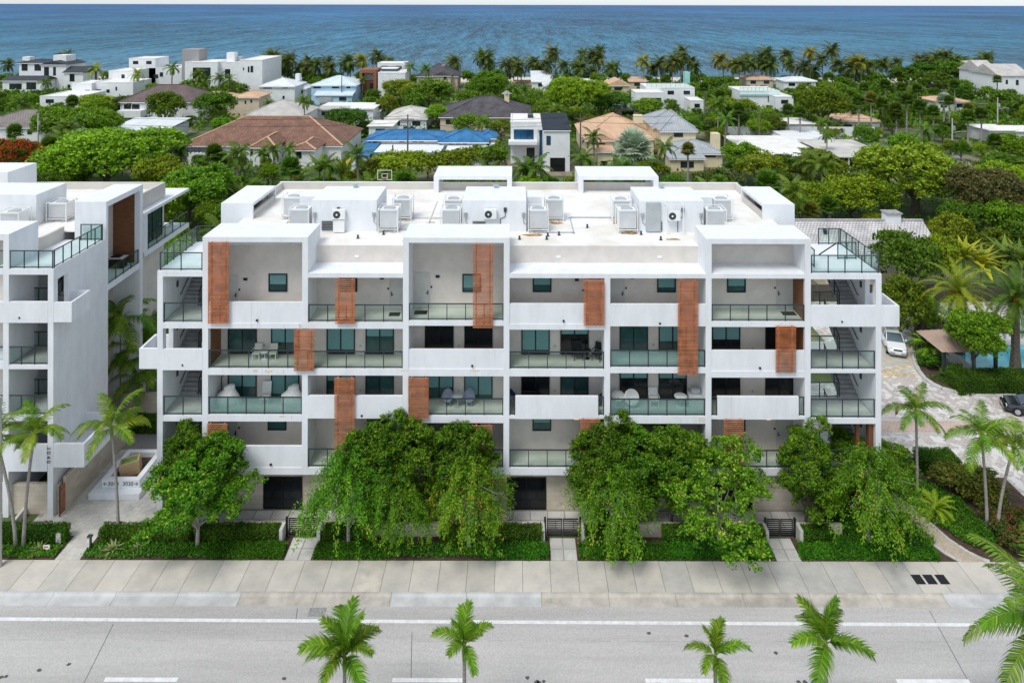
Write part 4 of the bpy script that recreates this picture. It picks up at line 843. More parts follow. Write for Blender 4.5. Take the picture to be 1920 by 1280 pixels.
def leaf_mesh(name, pos, dirs, nrm, length, width, v, m):
    """diamond leaves: base point, growth direction, face normal"""
    N = len(pos); side = np.cross(dirs, nrm); side /= np.linalg.norm(side, axis=1)[:, None]+1e-9
    L = length[:, None]; W = width[:, None]
    V = np.empty((N, 4, 3)); V[:,0] = pos; V[:,1] = pos+dirs*L*0.5+side*W/2; V[:,2] = pos+dirs*L; V[:,3] = pos+dirs*L*0.5-side*W/2
    return quad_mesh(name, V.reshape(-1, 3), N, v, m)
def quad_mesh(name, V, N, v, m):
    me = bpy.data.meshes.new(name); me.vertices.add(len(V)); me.vertices.foreach_set('co', V.astype(np.float32).ravel())
    me.loops.add(N*4); me.loops.foreach_set('vertex_index', np.arange(N*4, dtype=np.int32))
    me.polygons.add(N); me.polygons.foreach_set('loop_start', np.arange(0, N*4, 4, dtype=np.int32))
    at = me.attributes.new('v', 'FLOAT', 'FACE'); at.data.foreach_set('value', np.asarray(v, dtype=np.float32))
    me.materials.append(M[m]); me.update(); me.validate()
    return me
def unit(a): return a/(np.linalg.norm(a, axis=1)[:, None]+1e-9)
def crown_mesh(name, seed, lobes, nclump, per, leaf, m, clump_r=0.35, flat=0.75, inner=0.25, up=0.35, tip=.26):
    """leaf clumps over a set of ellipsoid lobes (cx,cy,cz,rx,ry,rz)"""
    r = rnd(seed); lob = np.array(lobes, float); vol = (lob[:,3]*lob[:,4]*lob[:,5])**(2/3); vol /= vol.sum()
    k = r.choice(len(lob), nclump*2, p=vol); d = unit(r.normal(size=(nclump*2, 3))); d[:,2] = np.where(d[:,2] < -0.35, -d[:,2], d[:,2])
    rad = np.where(r.random(nclump*2) < inner, r.uniform(0.35, 0.8, nclump*2), r.uniform(0.84, 1.05, nclump*2))
    c = lob[k,:3]+d*rad[:,None]*lob[k,3:]
    ok = np.ones(len(c), bool)
    for q in range(len(lob)):                     # drop clumps buried deep in another lobe
        e = (((c-lob[q,:3])/lob[q,3:])**2).sum(1); ok &= ~((e < 0.42) & (k != q))
    c = c[ok][:nclump]; d = d[ok][:nclump]; n = len(c)
    cr = clump_r*r.uniform(0.6, 1.35, n); cv = r.uniform(-0.2, 0.2, n)
    idx = np.repeat(np.arange(n), per); off = unit(r.normal(size=(n*per, 3)))*(r.random((n*per, 1))**0.4); off[:,2] *= flat
    p = c[idx]+off*cr[idx][:,None]
    out = unit(d[idx]*0.7+off*0.9+np.array([0, 0, up])); dirs = unit(out*0.5+r.normal(size=out.shape)*0.75)
    nr = unit(out+r.normal(size=out.shape)*0.55); nr = unit(nr-dirs*(nr*dirs).sum(1)[:,None]*0.9)
    s = r.uniform(0.65, 1.3, len(p))
    v = np.clip(0.42+cv[idx]+off[:,2]*tip/flat*.9+r.normal(size=len(p))*0.17, 0, 1)  # higher leaves lighter: young growth, and clump shading painted into the leaf colour
    v = np.where(r.random(len(p)) < 0.03, 1.0, v)
    return leaf_mesh(name, p-dirs*leaf*0.4, dirs, nr, leaf*s, leaf*0.55*s, v, m)
def blob_lobes(seed, R, Hc, n, base):
    """n lobes forming a broad crown of radius R, height Hc, lowest leaves at base"""
    r = random.Random(seed); L = [(0, 0, base+Hc*0.5, R*0.62, R*0.62, Hc*0.5)]
    for i in range(n):
        a = 2*math.pi*i/n+r.uniform(-.4,.4); q = R*r.uniform(0.4, 0.68); s = R*r.uniform(0.30, 0.46)
        L.append((q*math.cos(a), q*math.sin(a), base+Hc*r.uniform(0.28, 0.74), s, s, s*r.uniform(0.65, 0.95)*min(1.2, Hc/R)))
    return L
def trunk_mesh(name, seed, h, R, base, r0=0.22, limbs=6, m='bark', lean=0.0):
    r = random.Random(seed); b = MB(); top = (lean, 0, base+(h-base)*0.25)
    b.tube([(0,0,-0.05), (lean*0.3+r.uniform(-.1,.1), r.uniform(-.1,.1), base*0.5), top], [r0*1.25, r0, r0*0.7], 8)
    for i in range(limbs):
        a = 2*math.pi*i/limbs+r.uniform(-.4,.4); q = R*r.uniform(0.45, 0.75); z = base+(h-base)*r.uniform(0.4, 0.75); z0 = base*r.uniform(0.65, 1.0)
        b.tube([(lean*0.6, 0, z0), (q*0.45*math.cos(a), q*0.45*math.sin(a), (z0+z)/2), (q*math.cos(a), q*math.sin(a), z)], [r0*0.5, r0*0.3, r0*0.1], 5)
    me = bpy.data.meshes.new(name); me.from_pydata(b.v, [], b.f); me.materials.append(M[m]); auto_uv(me, (0,0,0)); return me
PROTO = {}
def tree_proto(key, seed, R, h, base, nl, nclump, per, leaf, m, clump_r, lobes=None, **kw):
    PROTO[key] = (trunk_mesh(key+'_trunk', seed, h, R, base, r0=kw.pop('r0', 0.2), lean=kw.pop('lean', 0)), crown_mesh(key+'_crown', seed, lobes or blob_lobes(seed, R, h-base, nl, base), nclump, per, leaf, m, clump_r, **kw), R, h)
def place(key, name, label, cat, X, Y, s=1.0, sz=None, rz=0.0, group=None, crown_mat=None, z=0.0):
    tr, cr, R, h = PROTO[key]; t = thing(name, label, cat, (X, Y, z), 0, group); t.rotation_euler.z = rz; local(t); t.scale = (s, s, sz or s)
    if tr is not None: link('trunk', tr, (0,0,0), t)
    c = link('crown' if cat in ('tree', 'palm') else 'foliage', cr, (0,0,0), t)
    if crown_mat: c.material_slots[0].link = 'OBJECT'; c.material_slots[0].material = M[crown_mat]
    return t
# background broadleaf trees (unit sizes, metres)
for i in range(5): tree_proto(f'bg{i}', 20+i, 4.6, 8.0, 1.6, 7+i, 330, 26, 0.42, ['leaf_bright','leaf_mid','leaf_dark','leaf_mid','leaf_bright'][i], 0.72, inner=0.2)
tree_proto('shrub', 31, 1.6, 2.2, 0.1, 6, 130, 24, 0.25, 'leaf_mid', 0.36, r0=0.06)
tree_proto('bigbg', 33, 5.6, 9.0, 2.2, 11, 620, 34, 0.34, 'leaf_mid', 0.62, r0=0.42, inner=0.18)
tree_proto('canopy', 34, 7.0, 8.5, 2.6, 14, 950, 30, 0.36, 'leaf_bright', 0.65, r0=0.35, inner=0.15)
# street trees: dense upright ones and weeping ones
for i in range(3):
    R = 2.3; r = random.Random(60+i); lob = [(0,0,4.2,1.5,1.4,2.6)]
    for k in range(15): a = k*2.4+r.uniform(-.4,.4); z = 1.9+k*0.33+r.uniform(-.2,.2); sc_ = 1.15-abs(z-4.2)*0.13; q = r.uniform(0.75, 1.5); rr_ = r.uniform(.5, .85)*max(.6, sc_); lob.append((q*math.cos(a)*sc_, q*math.sin(a)*sc_, z, rr_, rr_, rr_*r.uniform(.8, 1.1)))
    tree_proto(f'dense{i}', 60+i, R, 7.2, 1.0, 0, 560, 52, 0.14, 'leaf_front', 0.25, lobes=lob, r0=0.09, inner=0.12, up=0.9, tip=.42)
def weep_mesh(name, seed, R, top, low, nb, m, leaf=0.125):
    """drooping twigs: each leaves the crown outwards, then hangs, lined with small narrow leaves"""
    r = rnd(seed); P_, D_, v_ = [], [], []
    for i in range(nb):
        a = r.uniform(0, 6.283); q = math.sqrt(r.uniform(0.0, 1.0)); lb = 0.76+0.2*math.sin(3*a+seed)+0.14*math.sin(5*a+2*seed); q0 = R*lb*q*0.74
        crown = low+(top-low)*(1-0.62*q*q+0.10*math.sin(2*a+seed)*q+0.08*math.sin(7*a+3*q0)); z0 = crown-r.uniform(0, 1)**1.5*(top-low)*0.42
        lo = R*r.uniform(.16, .34)*(0.4+q); ln = (r.uniform(0.3, 0.75) if r.random() < .92 else r.uniform(0.8, 1.3))*(0.6+0.5*q); ns = int(30+ln*46); cv = r.normal()*0.14; bend = r.normal()*0.3
        t = np.sort(r.random(ns)); out = lo*np.sin(np.minimum(t*1.9, 1.57)); dz = 0.22*np.sin(t*3.1)-ln*t**1.8
        aa = a+bend*t*0.4; rr_ = q0+out
        p = np.stack([rr_*np.cos(aa), rr_*np.sin(aa), np.maximum(z0+dz, low*.62+0.5*r.random())], 1)+r.normal(size=(ns,3))*0.07
        d = np.stack([np.cos(aa)*0.45, np.sin(aa)*0.45, 0.1-1.1*t], 1)+r.normal(size=(ns,3))*0.5
        P_.append(p); D_.append(d); v_.append(np.clip(0.44+cv+r.normal(size=ns)*0.15+0.3*(t-0.35), 0, 1))
    p = np.concatenate(P_); d = unit(np.concatenate(D_)); v = np.concatenate(v_)
    nr = unit(np.stack([p[:,0]*0.35, p[:,1]*0.35, np.full(len(p), 0.9)], 1)+r.normal(size=p.shape)*0.5); nr = unit(nr-d*(nr*d).sum(1)[:,None]*0.9); s = r.uniform(0.6, 1.35, len(p))
    return leaf_mesh(name, p, d, nr, leaf*s, leaf*0.42*s, v, m)
def weep_proto(key, seed, R, top, low, nb, m):
    b = MB(); r = random.Random(seed); b.tube([(0,0,-0.03),(0.05,0,low),(0.12,0.03,top*0.6)], [0.1,0.08,0.05], 8)
    for i in range(9):
        a = i*0.7+r.uniform(-.2,.2); q = R*r.uniform(0.6,0.9); z = top*r.uniform(0.72, 0.95); b.tube([(0.05,0,low+r.uniform(0,.8)), (q*0.4*math.cos(a), q*0.4*math.sin(a), z*0.85), (q*math.cos(a), q*math.sin(a), z*0.82)], [0.04,0.025,0.008], 5)
    me = bpy.data.meshes.new(key+'_trunk'); me.from_pydata(b.v, [], b.f); me.materials.append(M['palm_bark']); auto_uv(me, (0,0,0))
    PROTO[key] = (me, weep_mesh(key+'_crown', seed, R, top, low, nb, m), R, top)
weep_proto('weep0', 70, 2.5, 5.6, 1.5, 400, 'leaf_weep'); weep_proto('weep1', 71, 2.4, 5.4, 1.5, 380, 'leaf_weep'); weep_proto('weep2', 72, 2.4, 5.3, 1.4, 400, 'leaf_weep_amber')
def loose_proto(key, seed, R, top, low, m):
    # open rounded street tree: leafy sprays on visible limbs with gaps between them
    b = MB(); r = random.Random(seed); b.tube([(0,0,-0.03),(0.04,0,low),(0.1,0.03,top*0.6)], [0.11,0.09,0.05], 8); lob = [(0,0,low+(top-low)*.62,R*.42,R*.42,(top-low)*.34)]
    for i in range(19):
        a = i*2.4+r.uniform(-.3,.3); q = R*r.uniform(.38,.86); z = low+(top-low)*(r.uniform(.12,.95)*(1.08-.5*(q/R)**2)); s_ = R*r.uniform(.17,.30)
        x, y = q*math.cos(a), q*math.sin(a); lob.append((x, y, z, s_*1.15, s_*1.15, s_*.8)); b.tube([(0.05,0,low*r.uniform(.8,1.3)), (x*.45, y*.45, low*.6+z*.42), (x*.95, y*.95, z)], [.04,.026,.008], 5)
    me = bpy.data.meshes.new(key+'_trunk'); me.from_pydata(b.v, [], b.f); me.materials.append(M['palm_bark']); auto_uv(me, (0,0,0))
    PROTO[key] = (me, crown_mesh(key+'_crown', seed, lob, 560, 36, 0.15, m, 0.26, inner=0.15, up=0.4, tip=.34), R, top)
leafmat('leaf_loose', (0.020, 0.10, 0.006), (0.17, 0.41, 0.02), 0.1, third=(0.42, 0.46, 0.05), thr=0.9)
loose_proto('loose0', 170, 3.1, 5.6, 1.35, 'leaf_loose'); loose_proto('loose1', 171, 3.3, 5.6, 1.35, 'leaf_loose')
# palms
def frond_arrays(L, elev, droop, nl, ll, seed, wid=0.06, hang=0.5, seg=10, twist=0.0, lw=None):
    """pinnate frond as quads: rachis strip plus drooping leaflets of two quads; grows along +X"""
    r = rnd(seed); t = np.linspace(0, 1, seg+1); ang = elev-droop*t**1.3; st = L/seg
    x = np.concatenate([[0], np.cumsum(np.cos(ang[:-1])*st)]); z = np.concatenate([[0], np.cumsum(np.sin(ang[:-1])*st)])
    Q = []; V = []
    for i in range(seg):                              # rachis as a thin V strip
        w0, w1 = wid*(1-0.85*t[i]), wid*(1-0.85*t[i+1])
        for s in (-1, 1): Q += [(x[i],0,z[i]+0.01),(x[i],s*w0,z[i]-w0*.6),(x[i+1],s*w1,z[i+1]-w1*.6),(x[i+1],0,z[i+1]+0.01)]; V.append(0.85)
    for k in range(nl):
        u = 0.1+0.88*(k+0.5)/nl; px = np.interp(u, t, x); pz = np.interp(u, t, z); an = np.interp(u, t, ang)
        ln = ll*(0.35+0.65*math.sin(math.pi*min(1, u*0.9+0.12)))*r.uniform(0.85, 1.1); W = (lw or 0.055)*r.uniform(0.8, 1.2)
        fw = 0.55+0.5*u
        for s in (-1, 1):
            d1 = np.array([math.cos(an)*fw, s*1.0, math.sin(an)*fw+0.28-hang*0.3+r.normal()*0.09]); d1 /= np.linalg.norm(d1)
            d2 = d1+np.array([0.1, -s*0.25*hang, -hang*1.25+r.normal()*0.12]); d2 /= np.linalg.norm(d2)
            w = np.array([math.cos(an), 0, math.sin(an)])*W
            p0 = np.array([px, 0, pz]); p1 = p0+d1*ln*0.5; p2 = p1+d2*ln*0.5
            Q += [p0-w*.5, p0+w*.5, p1+w*.55, p1-w*.55]; Q += [p1-w*.55, p1+w*.55, p2+w*.12, p2-w*.12]
            b = np.clip(0.45+r.normal()*0.16+(0.15 if s > 0 else 0), 0, 0.92); V += [b, min(0.95, b+0.06)]
    return np.array([np.asarray(q, float) for q in Q]), np.array(V)
def rotz(a): c, s = math.cos(a), math.sin(a); return np.array([[c,-s,0],[s,c,0],[0,0,1]])
FROND = {}
def frond_mesh(key, L, elev, droop, nl, ll, seed, m, **kw):
    Q, V = frond_arrays(L, elev, droop, nl, ll, seed, **kw); FROND[key] = quad_mesh('frond', Q, len(Q)//4, V, m)
for i, (e_, d_) in enumerate(((1.35,1.3),(1.0,1.7),(0.75,1.9),(0.45,1.75),(0.15,1.45),(-0.25,1.1))):
    frond_mesh(f'near{i}', 2.5, e_, d_, 34, 0.72, 80+i, 'frond_near', hang=0.55)
for i, (e_, d_) in enumerate(((1.45,.75),(1.2,1.1),(0.95,1.35),(0.65,1.35),(0.3,1.3))): frond_mesh(f'fore{i}', 2.6, e_, d_, 36, 0.85, 95+i, 'frond_near', hang=0.3, lw=0.075)
frond_mesh('neardry', 2.3, 0.1, 1.9, 30, 0.6, 90, 'frond_dry', hang=0.9)
frond_mesh('nearsun', 2.5, 0.3, 1.75, 34, 0.7, 91, 'frond_sun', hang=0.6)
for i, (e_, d_) in enumerate(((1.2,1.5),(0.85,1.75),(0.5,1.6),(0.1,1.4),(-0.3,1.1))): frond_mesh(f'big{i}', 3.7, e_, d_, 46, 0.85, 100+i, 'frond_near', hang=0.7, lw=0.06)
def palm(X, Y, h, label, seed, n=11, lean=(0,0), s=1.0, dry=0, sun=0, group=None, kind='near', trunk_r=0.09, shaft=True, name='palm_tree', els=None, z=0.0):
    """a palm whose every frond is a part; lean is the offset of the crown from the base"""
    r = random.Random(seed); t = thing(name, label, 'palm', (X, Y, z), 0, group); local(t)
    lx, ly = lean; pts = [(lx*q**1.6, ly*q**1.6, -0.03+h*q) for q in (0, .15, .35, .55, .75, .9, 1.0)]
    b = MB(); b.tube(pts[:-1]+[(lx, ly, h-0.35)], [trunk_r*1.5, trunk_r*1.15, trunk_r, trunk_r*.95, trunk_r*.9, trunk_r*.85, trunk_r*.85], 9); b.build('trunk', 'palm_bark', t, smooth=True)
    if shaft: q = MB(); q.tube([(lx*.99, ly*.99, h-0.75), (lx, ly, h-0.35), (lx, ly, h+0.05)], [trunk_r*.9, trunk_r*1.25, trunk_r*.6], 9); q.build('crownshaft', 'crownshaft', t, smooth=True)
    a0 = r.uniform(0, 6.28)
    nv = 6 if kind == 'near' else 5
    for i in range(n):
        q = i/(n-1); key = f'{kind}{min(nv-1, int(q*nv*0.95+r.uniform(0,.5)))}'
        if kind == 'near' and i >= n-dry: key = 'neardry'
        elif kind == 'near' and n-dry-sun <= i < n-dry: key = 'nearsun'
        o = link('frond', FROND[key], (lx, ly, h-0.02), t); o.rotation_euler = (r.uniform(-.2,.2), 0, a0+i*2.399+r.uniform(-.25,.25)); k = s*r.uniform(0.85, 1.1); o.scale = (k, k, k)
    return t
def crown_palm(key, seed, n, L, nl, ll, m, h, els, trunk_r=0.16, lean=0.0, wind=0.0, hang=0.6, seg=6, m_trunk='palm_bark', lw=0.1, skirt=0):
    r = random.Random(seed); Qs, Vs = [], []
    for i in range(n):
        q = i/(n-1); e_ = els[0]+(els[1]-els[0])*q+r.uniform(-.15,.15); a = i*2.399+r.uniform(-.3,.3)
        Q, V = frond_arrays(L*r.uniform(.85,1.1), e_, 1.1+0.7*(1-abs(e_)/1.5), nl, ll, seed*50+i, wid=0.07, hang=hang, seg=seg, lw=lw)
        Q = Q@rotz(a).T
        if wind: Q[:,0] += -wind*np.maximum(0, np.hypot(Q[:,0], Q[:,1]))*0.45; 
        Qs.append(Q+np.array([lean, 0, h])); Vs.append(np.clip(V+r.uniform(-.12,.12)-(0.1 if q > .8 else 0), 0, 1))
    Q = np.concatenate(Qs); V = np.concatenate(Vs); cr = quad_mesh(key+'_crown', Q, len(Q)//4, V, m)
    b = MB(); b.tube([(0,0,-0.05),(lean*0.1,0,h*.3),(lean*.45,0,h*.65),(lean,0,h)], [trunk_r*1.5, trunk_r*1.05, trunk_r, trunk_r*.85], 7)
    me = bpy.data.meshes.new(key+'_trunk'); me.from_pydata(b.v, [], b.f); me.materials.append(M[m_trunk]); auto_uv(me, (0,0,0)); PROTO[key] = (me, cr, L, h)
for i in range(4): crown_palm(f'coco{i}', 200+i, 25, 3.7, 14, 1.15, 'frond_dark', 9.0+i*0.6, (1.35, -0.6), lean=[-0.8,0.6,-0.3,0.2][i], wind=[0.75,0.5,0.65,0.4][i], lw=0.2)
for i in range(2): crown_palm(f'queen{i}', 210+i, 14, 2.6, 16, 0.75, 'frond_green', 5.2, (1.3, -0.5), lean=[0.3,-0.2][i], wind=0.15, lw=0.13, hang=0.8)
crown_palm('date', 220, 46, 3.9, 34, 0.5, 'frond_sun', 3.2, (1.35, -0.75), trunk_r=0.35, hang=0.15, seg=8, lw=0.06, m_trunk='bark')
crown_palm('datebg', 221, 26, 3.3, 14, 0.6, 'frond_green', 5.5, (1.3, -0.6), trunk_r=0.3, hang=0.25, lw=0.14, m_trunk='bark')
crown_palm('roeb', 222, 26, 1.15, 14, 0.28, 'frond_near', 0.7, (1.3, -0.4), trunk_r=0.1, hang=0.4, lw=0.05, m_trunk='bark')
crown_palm('cycad', 223, 26, 1.3, 18, 0.25, 'leaf_lime', 0.45, (1.2, 0.1), trunk_r=0.16, hang=0.1, lw=0.04, m_trunk='bark')
def fan_arrays(L, seed, nrays=16, lw=0.12):
    r = rnd(seed); Q, V = [], []
    Q += [(0,-.03,0),(0,.03,0),(L*.5,.02,0.0),(L*.5,-.02,0.0)]; V.append(.6)
    for k in range(nrays):
        a = (k/(nrays-1)-.5)*4.2; d = np.array([math.cos(a), math.sin(a), 0.25-0.25*abs(a)/2+r.normal()*.05]); p0 = np.array([L*.5, 0, 0]); p1 = p0+d*L*.3; p2 = p1+d*L*.25+np.array([0,0,-L*.09]); w = np.array([-math.sin(a), math.cos(a), 0])*lw
        Q += [p0-w*.2, p0+w*.2, p1+w*.6, p1-w*.6, p1-w*.6, p1+w*.6, p2+w*.08, p2-w*.08]; b = float(np.clip(.5+r.normal()*.15, 0, .92)); V += [b, b]
    return np.array([np.asarray(q, float) for q in Q]), np.array(V)
def fan_palm(key, seed, n, L, m, h, m_trunk='palm_bark', trunk_r=0.17, lw=0.16):
    r = random.Random(seed); Qs, Vs = [], []
    for i in range(n):
        q = i/(n-1); e_ = 1.35-2.0*q; a = i*2.399; Q, V = fan_arrays(L*r.uniform(.85,1.1), seed*40+i, lw=lw); c, s = math.cos(e_), math.sin(e_)
        Ry = np.array([[c,0,-s],[0,1,0],[s,0,c]]); Qs.append(Q@Ry.T@rotz(a).T+np.array([0,0,h])); Vs.append(np.clip(V-(.2 if q > .75 else 0)+r.uniform(-.1,.1), 0, 1))
    Q = np.concatenate(Qs); V = np.concatenate(Vs); cr = quad_mesh(key+'_crown', Q, len(Q)//4, V, m)
    b = MB(); b.tube([(0,0,-0.05),(0.1,0,h*.5),(0,0,h)], [trunk_r*1.3, trunk_r, trunk_r], 7); me = bpy.data.meshes.new(key+'_trunk'); me.from_pydata(b.v, [], b.f); me.materials.append(M[m_trunk]); auto_uv(me, (0,0,0)); PROTO[key] = (me, cr, L, h)
fan_palm('sabal0', 230, 34, 1.7, 'frond_green', 5.4, lw=0.2); fan_palm('sabal1', 231, 30, 1.6, 'frond_gold', 4.4, lw=0.2); fan_palm('bismarck', 232, 30, 3.2, 'frond_silver', 2.4, lw=0.36, trunk_r=0.28)
# spiky rosettes and big leaf clumps
def rosette(key, seed, n, L, w, m, el=(1.3, 0.1), curve=0.35):
    r = rnd(seed); Q, V = [], []
    for i in range(n):
        q = i/(n-1); e_ = el[0]+(el[1]-el[0])*q; a = i*2.399; l_ = L*r.uniform(.8,1.1); R_ = rotz(a); pts = [np.array([l_*u*math.cos(e_-curve*u), 0, l_*u*math.sin(e_-curve*u)]) for u in (0, .45, 1.0)]; ws = (w*.6, w, w*.06)
        b = float(np.clip(.5+r.normal()*.22, 0, 1))
        for j in range(2):
            A = [pts[j]+np.array([0,-ws[j]/2,0.25*ws[j]]), pts[j]+np.array([0,ws[j]/2,0.25*ws[j]]), pts[j+1]+np.array([0,ws[j+1]/2,0.25*ws[j+1]]), pts[j+1]+np.array([0,-ws[j+1]/2,0.25*ws[j+1]])]
            Q += [R_@p for p in A]; V.append(b)
    PROTO[key] = (None, quad_mesh(key, np.array(Q), len(Q)//4, V, m), L, L)
rosette('agave', 240, 42, 0.62, 0.06, 'leaf_agave'); rosette('brom', 241, 34, 0.72, 0.13, 'leaf_brom', (1.2, 0.15)); rosette('banana', 242, 26, 2.9, 0.55, 'leaf_banana', (1.5, 0.35), 0.5); rosette('grassy', 243, 70, 0.55, 0.035, 'leaf_cover', (1.45, 0.3), 0.7)
rosette('traveller', 244, 14, 3.2, 0.7, 'leaf_banana', (1.45, 0.5), 0.35)
def hedge(X0, X1, Y0, Y1, h, label, seed, m='leaf_hedge', leaf=0.10, dens=560, name='hedge', z=0.03, rounded=0.08, cat='hedge', lump=0.022):
    """clipped hedge: dark twig core plus leaves over its faces"""
    r = rnd(seed); X0, X1 = min(X0, X1), max(X0, X1); w_, d_ = X1-X0, Y1-Y0; c = ((X0+X1)/2, (Y0+Y1)/2, z)
    t = thing(name, label, cat, c); local(t)
    k = MB(); ii = min(0.10, d_*.25); k.box(-w_/2+ii, w_/2-ii, -d_/2+ii, d_/2-ii, -0.02, max(0.05, h-0.10)); k.build('twigs', 'leaf_core', t)
    A = [(w_*d_, 't'), (w_*h, 'f'), (w_*h*0.4, 'b'), (d_*h, 'l'), (d_*h, 'r')]; Ps, Ns = [], []
    for a, f in A:
        n = int(a*dens); u, v = r.uniform(-.5,.5,n), r.random(n)
        if f == 't': p = np.stack([u*w_, (v-.5)*d_, np.full(n, h)], 1); nn = (0,0,1)
        elif f == 'f': p = np.stack([u*w_, np.full(n, -d_/2), v*h], 1); nn = (0,-1,0.2)
        elif f == 'b': p = np.stack([u*w_, np.full(n, d_/2), v*h], 1); nn = (0,1,0.2)
        elif f == 'l': p = np.stack([np.full(n, -w_/2), u*d_, v*h], 1); nn = (-1,0,0.2)
        else: p = np.stack([np.full(n, w_/2), u*d_, v*h], 1); nn = (1,0,0.2)
        Ps.append(p); Ns.append(np.tile(nn, (n,1)))
    p = np.concatenate(Ps); nn = np.concatenate(Ns).astype(float)
    p = p+nn*(lump*np.sin(p[:,:1]*3.1+p[:,2:]*4+seed)+lump*0.7*np.sin(p[:,:1]*7.3+p[:,1:2]*6))-nn*r.random((len(p),1))*0.09
    ed = np.minimum(np.minimum(w_/2-np.abs(p[:,0]), d_/2-np.abs(p[:,1])), 9); p[:,2] -= np.clip(rounded-ed, 0, 1)*0.6*(p[:,2] > h*.7)
    d = unit(nn*0.6+r.normal(size=p.shape)*0.6+np.array([0,0,.3])); nr = unit(nn+r.normal(size=p.shape)*0.5); nr = unit(nr-d*(nr*d).sum(1)[:,None]*.9); s = r.uniform(.6,1.3,len(p))
    v = np.clip(.42+r.normal(size=len(p))*.2+.12*np.sin(p[:,0]*2.3+seed), 0, 1)
    link('foliage', leaf_mesh('foliage', p, d, nr, leaf*s, leaf*.55*s, v, m), (0,0,0), t)
    return t
# ---------------------------------------------------------------- planting along the street
def cover(name, poly, h, m, seed, dens=420, leaf=0.13, z=0.03):
    """low ground cover over a plan polygon; nobody could count its leaves"""
    r = rnd(seed); po = np.array(poly); lo, hi = po.min(0), po.max(0); n = int((hi-lo).prod()*dens); q = lo+r.random((n,2))*(hi-lo); ins = np.zeros(n, bool)
    for i in range(len(po)):
        a, b = po[i], po[i-1]; cond = (a[1] > q[:,1]) != (b[1] > q[:,1]); xi = (b[0]-a[0])*(q[:,1]-a[1])/(b[1]-a[1]+1e-12)+a[0]; ins ^= cond & (q[:,0] < xi)
    q = q[ins]; n = len(q); hh = h*(0.75+0.25*np.sin(q[:,0]*2.1+seed)*np.sin(q[:,1]*2.7))*r.uniform(.45, 1.05, n)
    p = np.stack([q[:,0], q[:,1], z+hh], 1); c = np.array([p[:,0].mean(), p[:,1].mean(), z]); d = unit(r.normal(size=p.shape)*.7+np.array([0,0,.7])); nr = unit(r.normal(size=p.shape)*.5+np.array([0,-.25,.8])); nr = unit(nr-d*(nr*d).sum(1)[:,None]*.9); s = r.uniform(.6,1.4,n)
    v = np.clip(.45+r.normal(size=n)*.2+.1*np.sin(q[:,0]*1.3+seed), 0, 1)
    return stuff(link(name, leaf_mesh(name, p-c, d, nr, leaf*s, leaf*.6*s, v, m), c))
def rect(a, c, y0, y1): return [(a,y0),(c,y0),(c,y1),(a,y1)]
cover('ground_cover', rect(-32, -27.5, 41.45, 42.3), 0.28, 'leaf_cover', 1); 
for i, (a, c) in enumerate(((-25.9,-18.2),(-18.2,-13.85),(-12.05,-7.6),(-7.6,-1.9),(-1.9,2.1),(3.9,9.5),(9.5,15.6),(17.3,25.5))):
    if i in (0, 3): cover('ground_cover', rect(a, c, 41.46+(0.1 if i == 3 else 0), 42.5), 0.26, 'leaf_cover', 2+i, 380)
    else: hedge(a+.05, c-.05, 41.46, 42.45, 0.36, ['','low bright green clipped border left of the first black gate','low clipped border around the silver agave','','low clipped border just left of the walk to the middle gate','low clipped border just right of the walk to the middle gate','low clipped border left of the walk to the third gate','low clipped border reaching the curved brick path'][i], 20+i, 'leaf_cover', 0.10, 800, 'low_hedge', 0.03, 0.08, lump=0.03)
hl = [(-32,-27.6,'dark clipped hedge beside the two palms at the building numbered 3040'), (-25.5,-20.0,'dark clipped hedge behind the bromeliads'), (-19.6,-14.5,'dark clipped hedge left of the first black gate'), (-11.7,-8.9,'dark clipped hedge behind the silver agave'), (-4.5,1.75,'dark clipped hedge left of the middle black gate'), (4.3,7.6,'dark clipped hedge right of the middle black gate'), (9.2,15.4,'dark clipped hedge left of the third black gate'), (17.8,19.6,'small dark clipped hedge right of the third black gate')]
for i, (a, c, q) in enumerate(hl): hedge(a, c, 42.5, 43.2, 0.95, q, 40+i, dens=620)
hedge(-31.0+.6, -26.6, 53.5, 54.4, 1.1, 'dark hedge against the tall beige wall of the entry court', 50)
X0, Y0 = P(1737, 893); X1, _ = P(1806, 893); hedge(X0, X1, Y0, Y0+1.6, 1.05, 'dark clipped hedge beside the motor court', 51)
X0, Y0 = P(1860, 728); hedge(X0-3.5, X0+7, Y0-1.2, Y0+0.8, 1.35, 'tall dark hedge between the pool and the motor court', 52)
# border beds on the right, either side of the brick path
cover('ground_cover', [P(*q) for q in ((1500,1050),(1500,1000),(1560,960),(1690,965),(1745,1010),(1755,1020),(1740,1040),(1640,1048))], 0.3, 'leaf_cover', 60)
cover('ground_cover', [P(*q) for q in ((1715,955),(1700,920),(1740,905),(1800,940),(1860,1000),(1885,1045),(1860,1042),(1810,1020))], 0.35, 'leaf_cover', 61)
cover('ground_cover', [P(*q) for q in ((1740,712),(1770,722),(1800,732),(1845,737),(1830,715),(1770,700))], 0.25, 'leaf_hedge', 62, 150)
cover('leaf_litter', [P(*q) for q in ((1730,975),(1860,1048),(1830,1048),(1770,1005))], 0.03, 'frond_dry', 63, 60, 0.08); cover('leaf_litter', [P(*q) for q in ((1640,1050),(1760,1050),(1740,1040),(1660,1042))], 0.03, 'frond_dry', 64, 70, 0.08)
cover('leaf_litter', rect(-32, -27.6, 42.2, 42.6), 0.04, 'frond_dry', 65, 60, 0.1); cover('leaf_litter', rect(-25, -18, 42.3, 42.6), 0.04, 'frond_dry', 66, 60, 0.1)
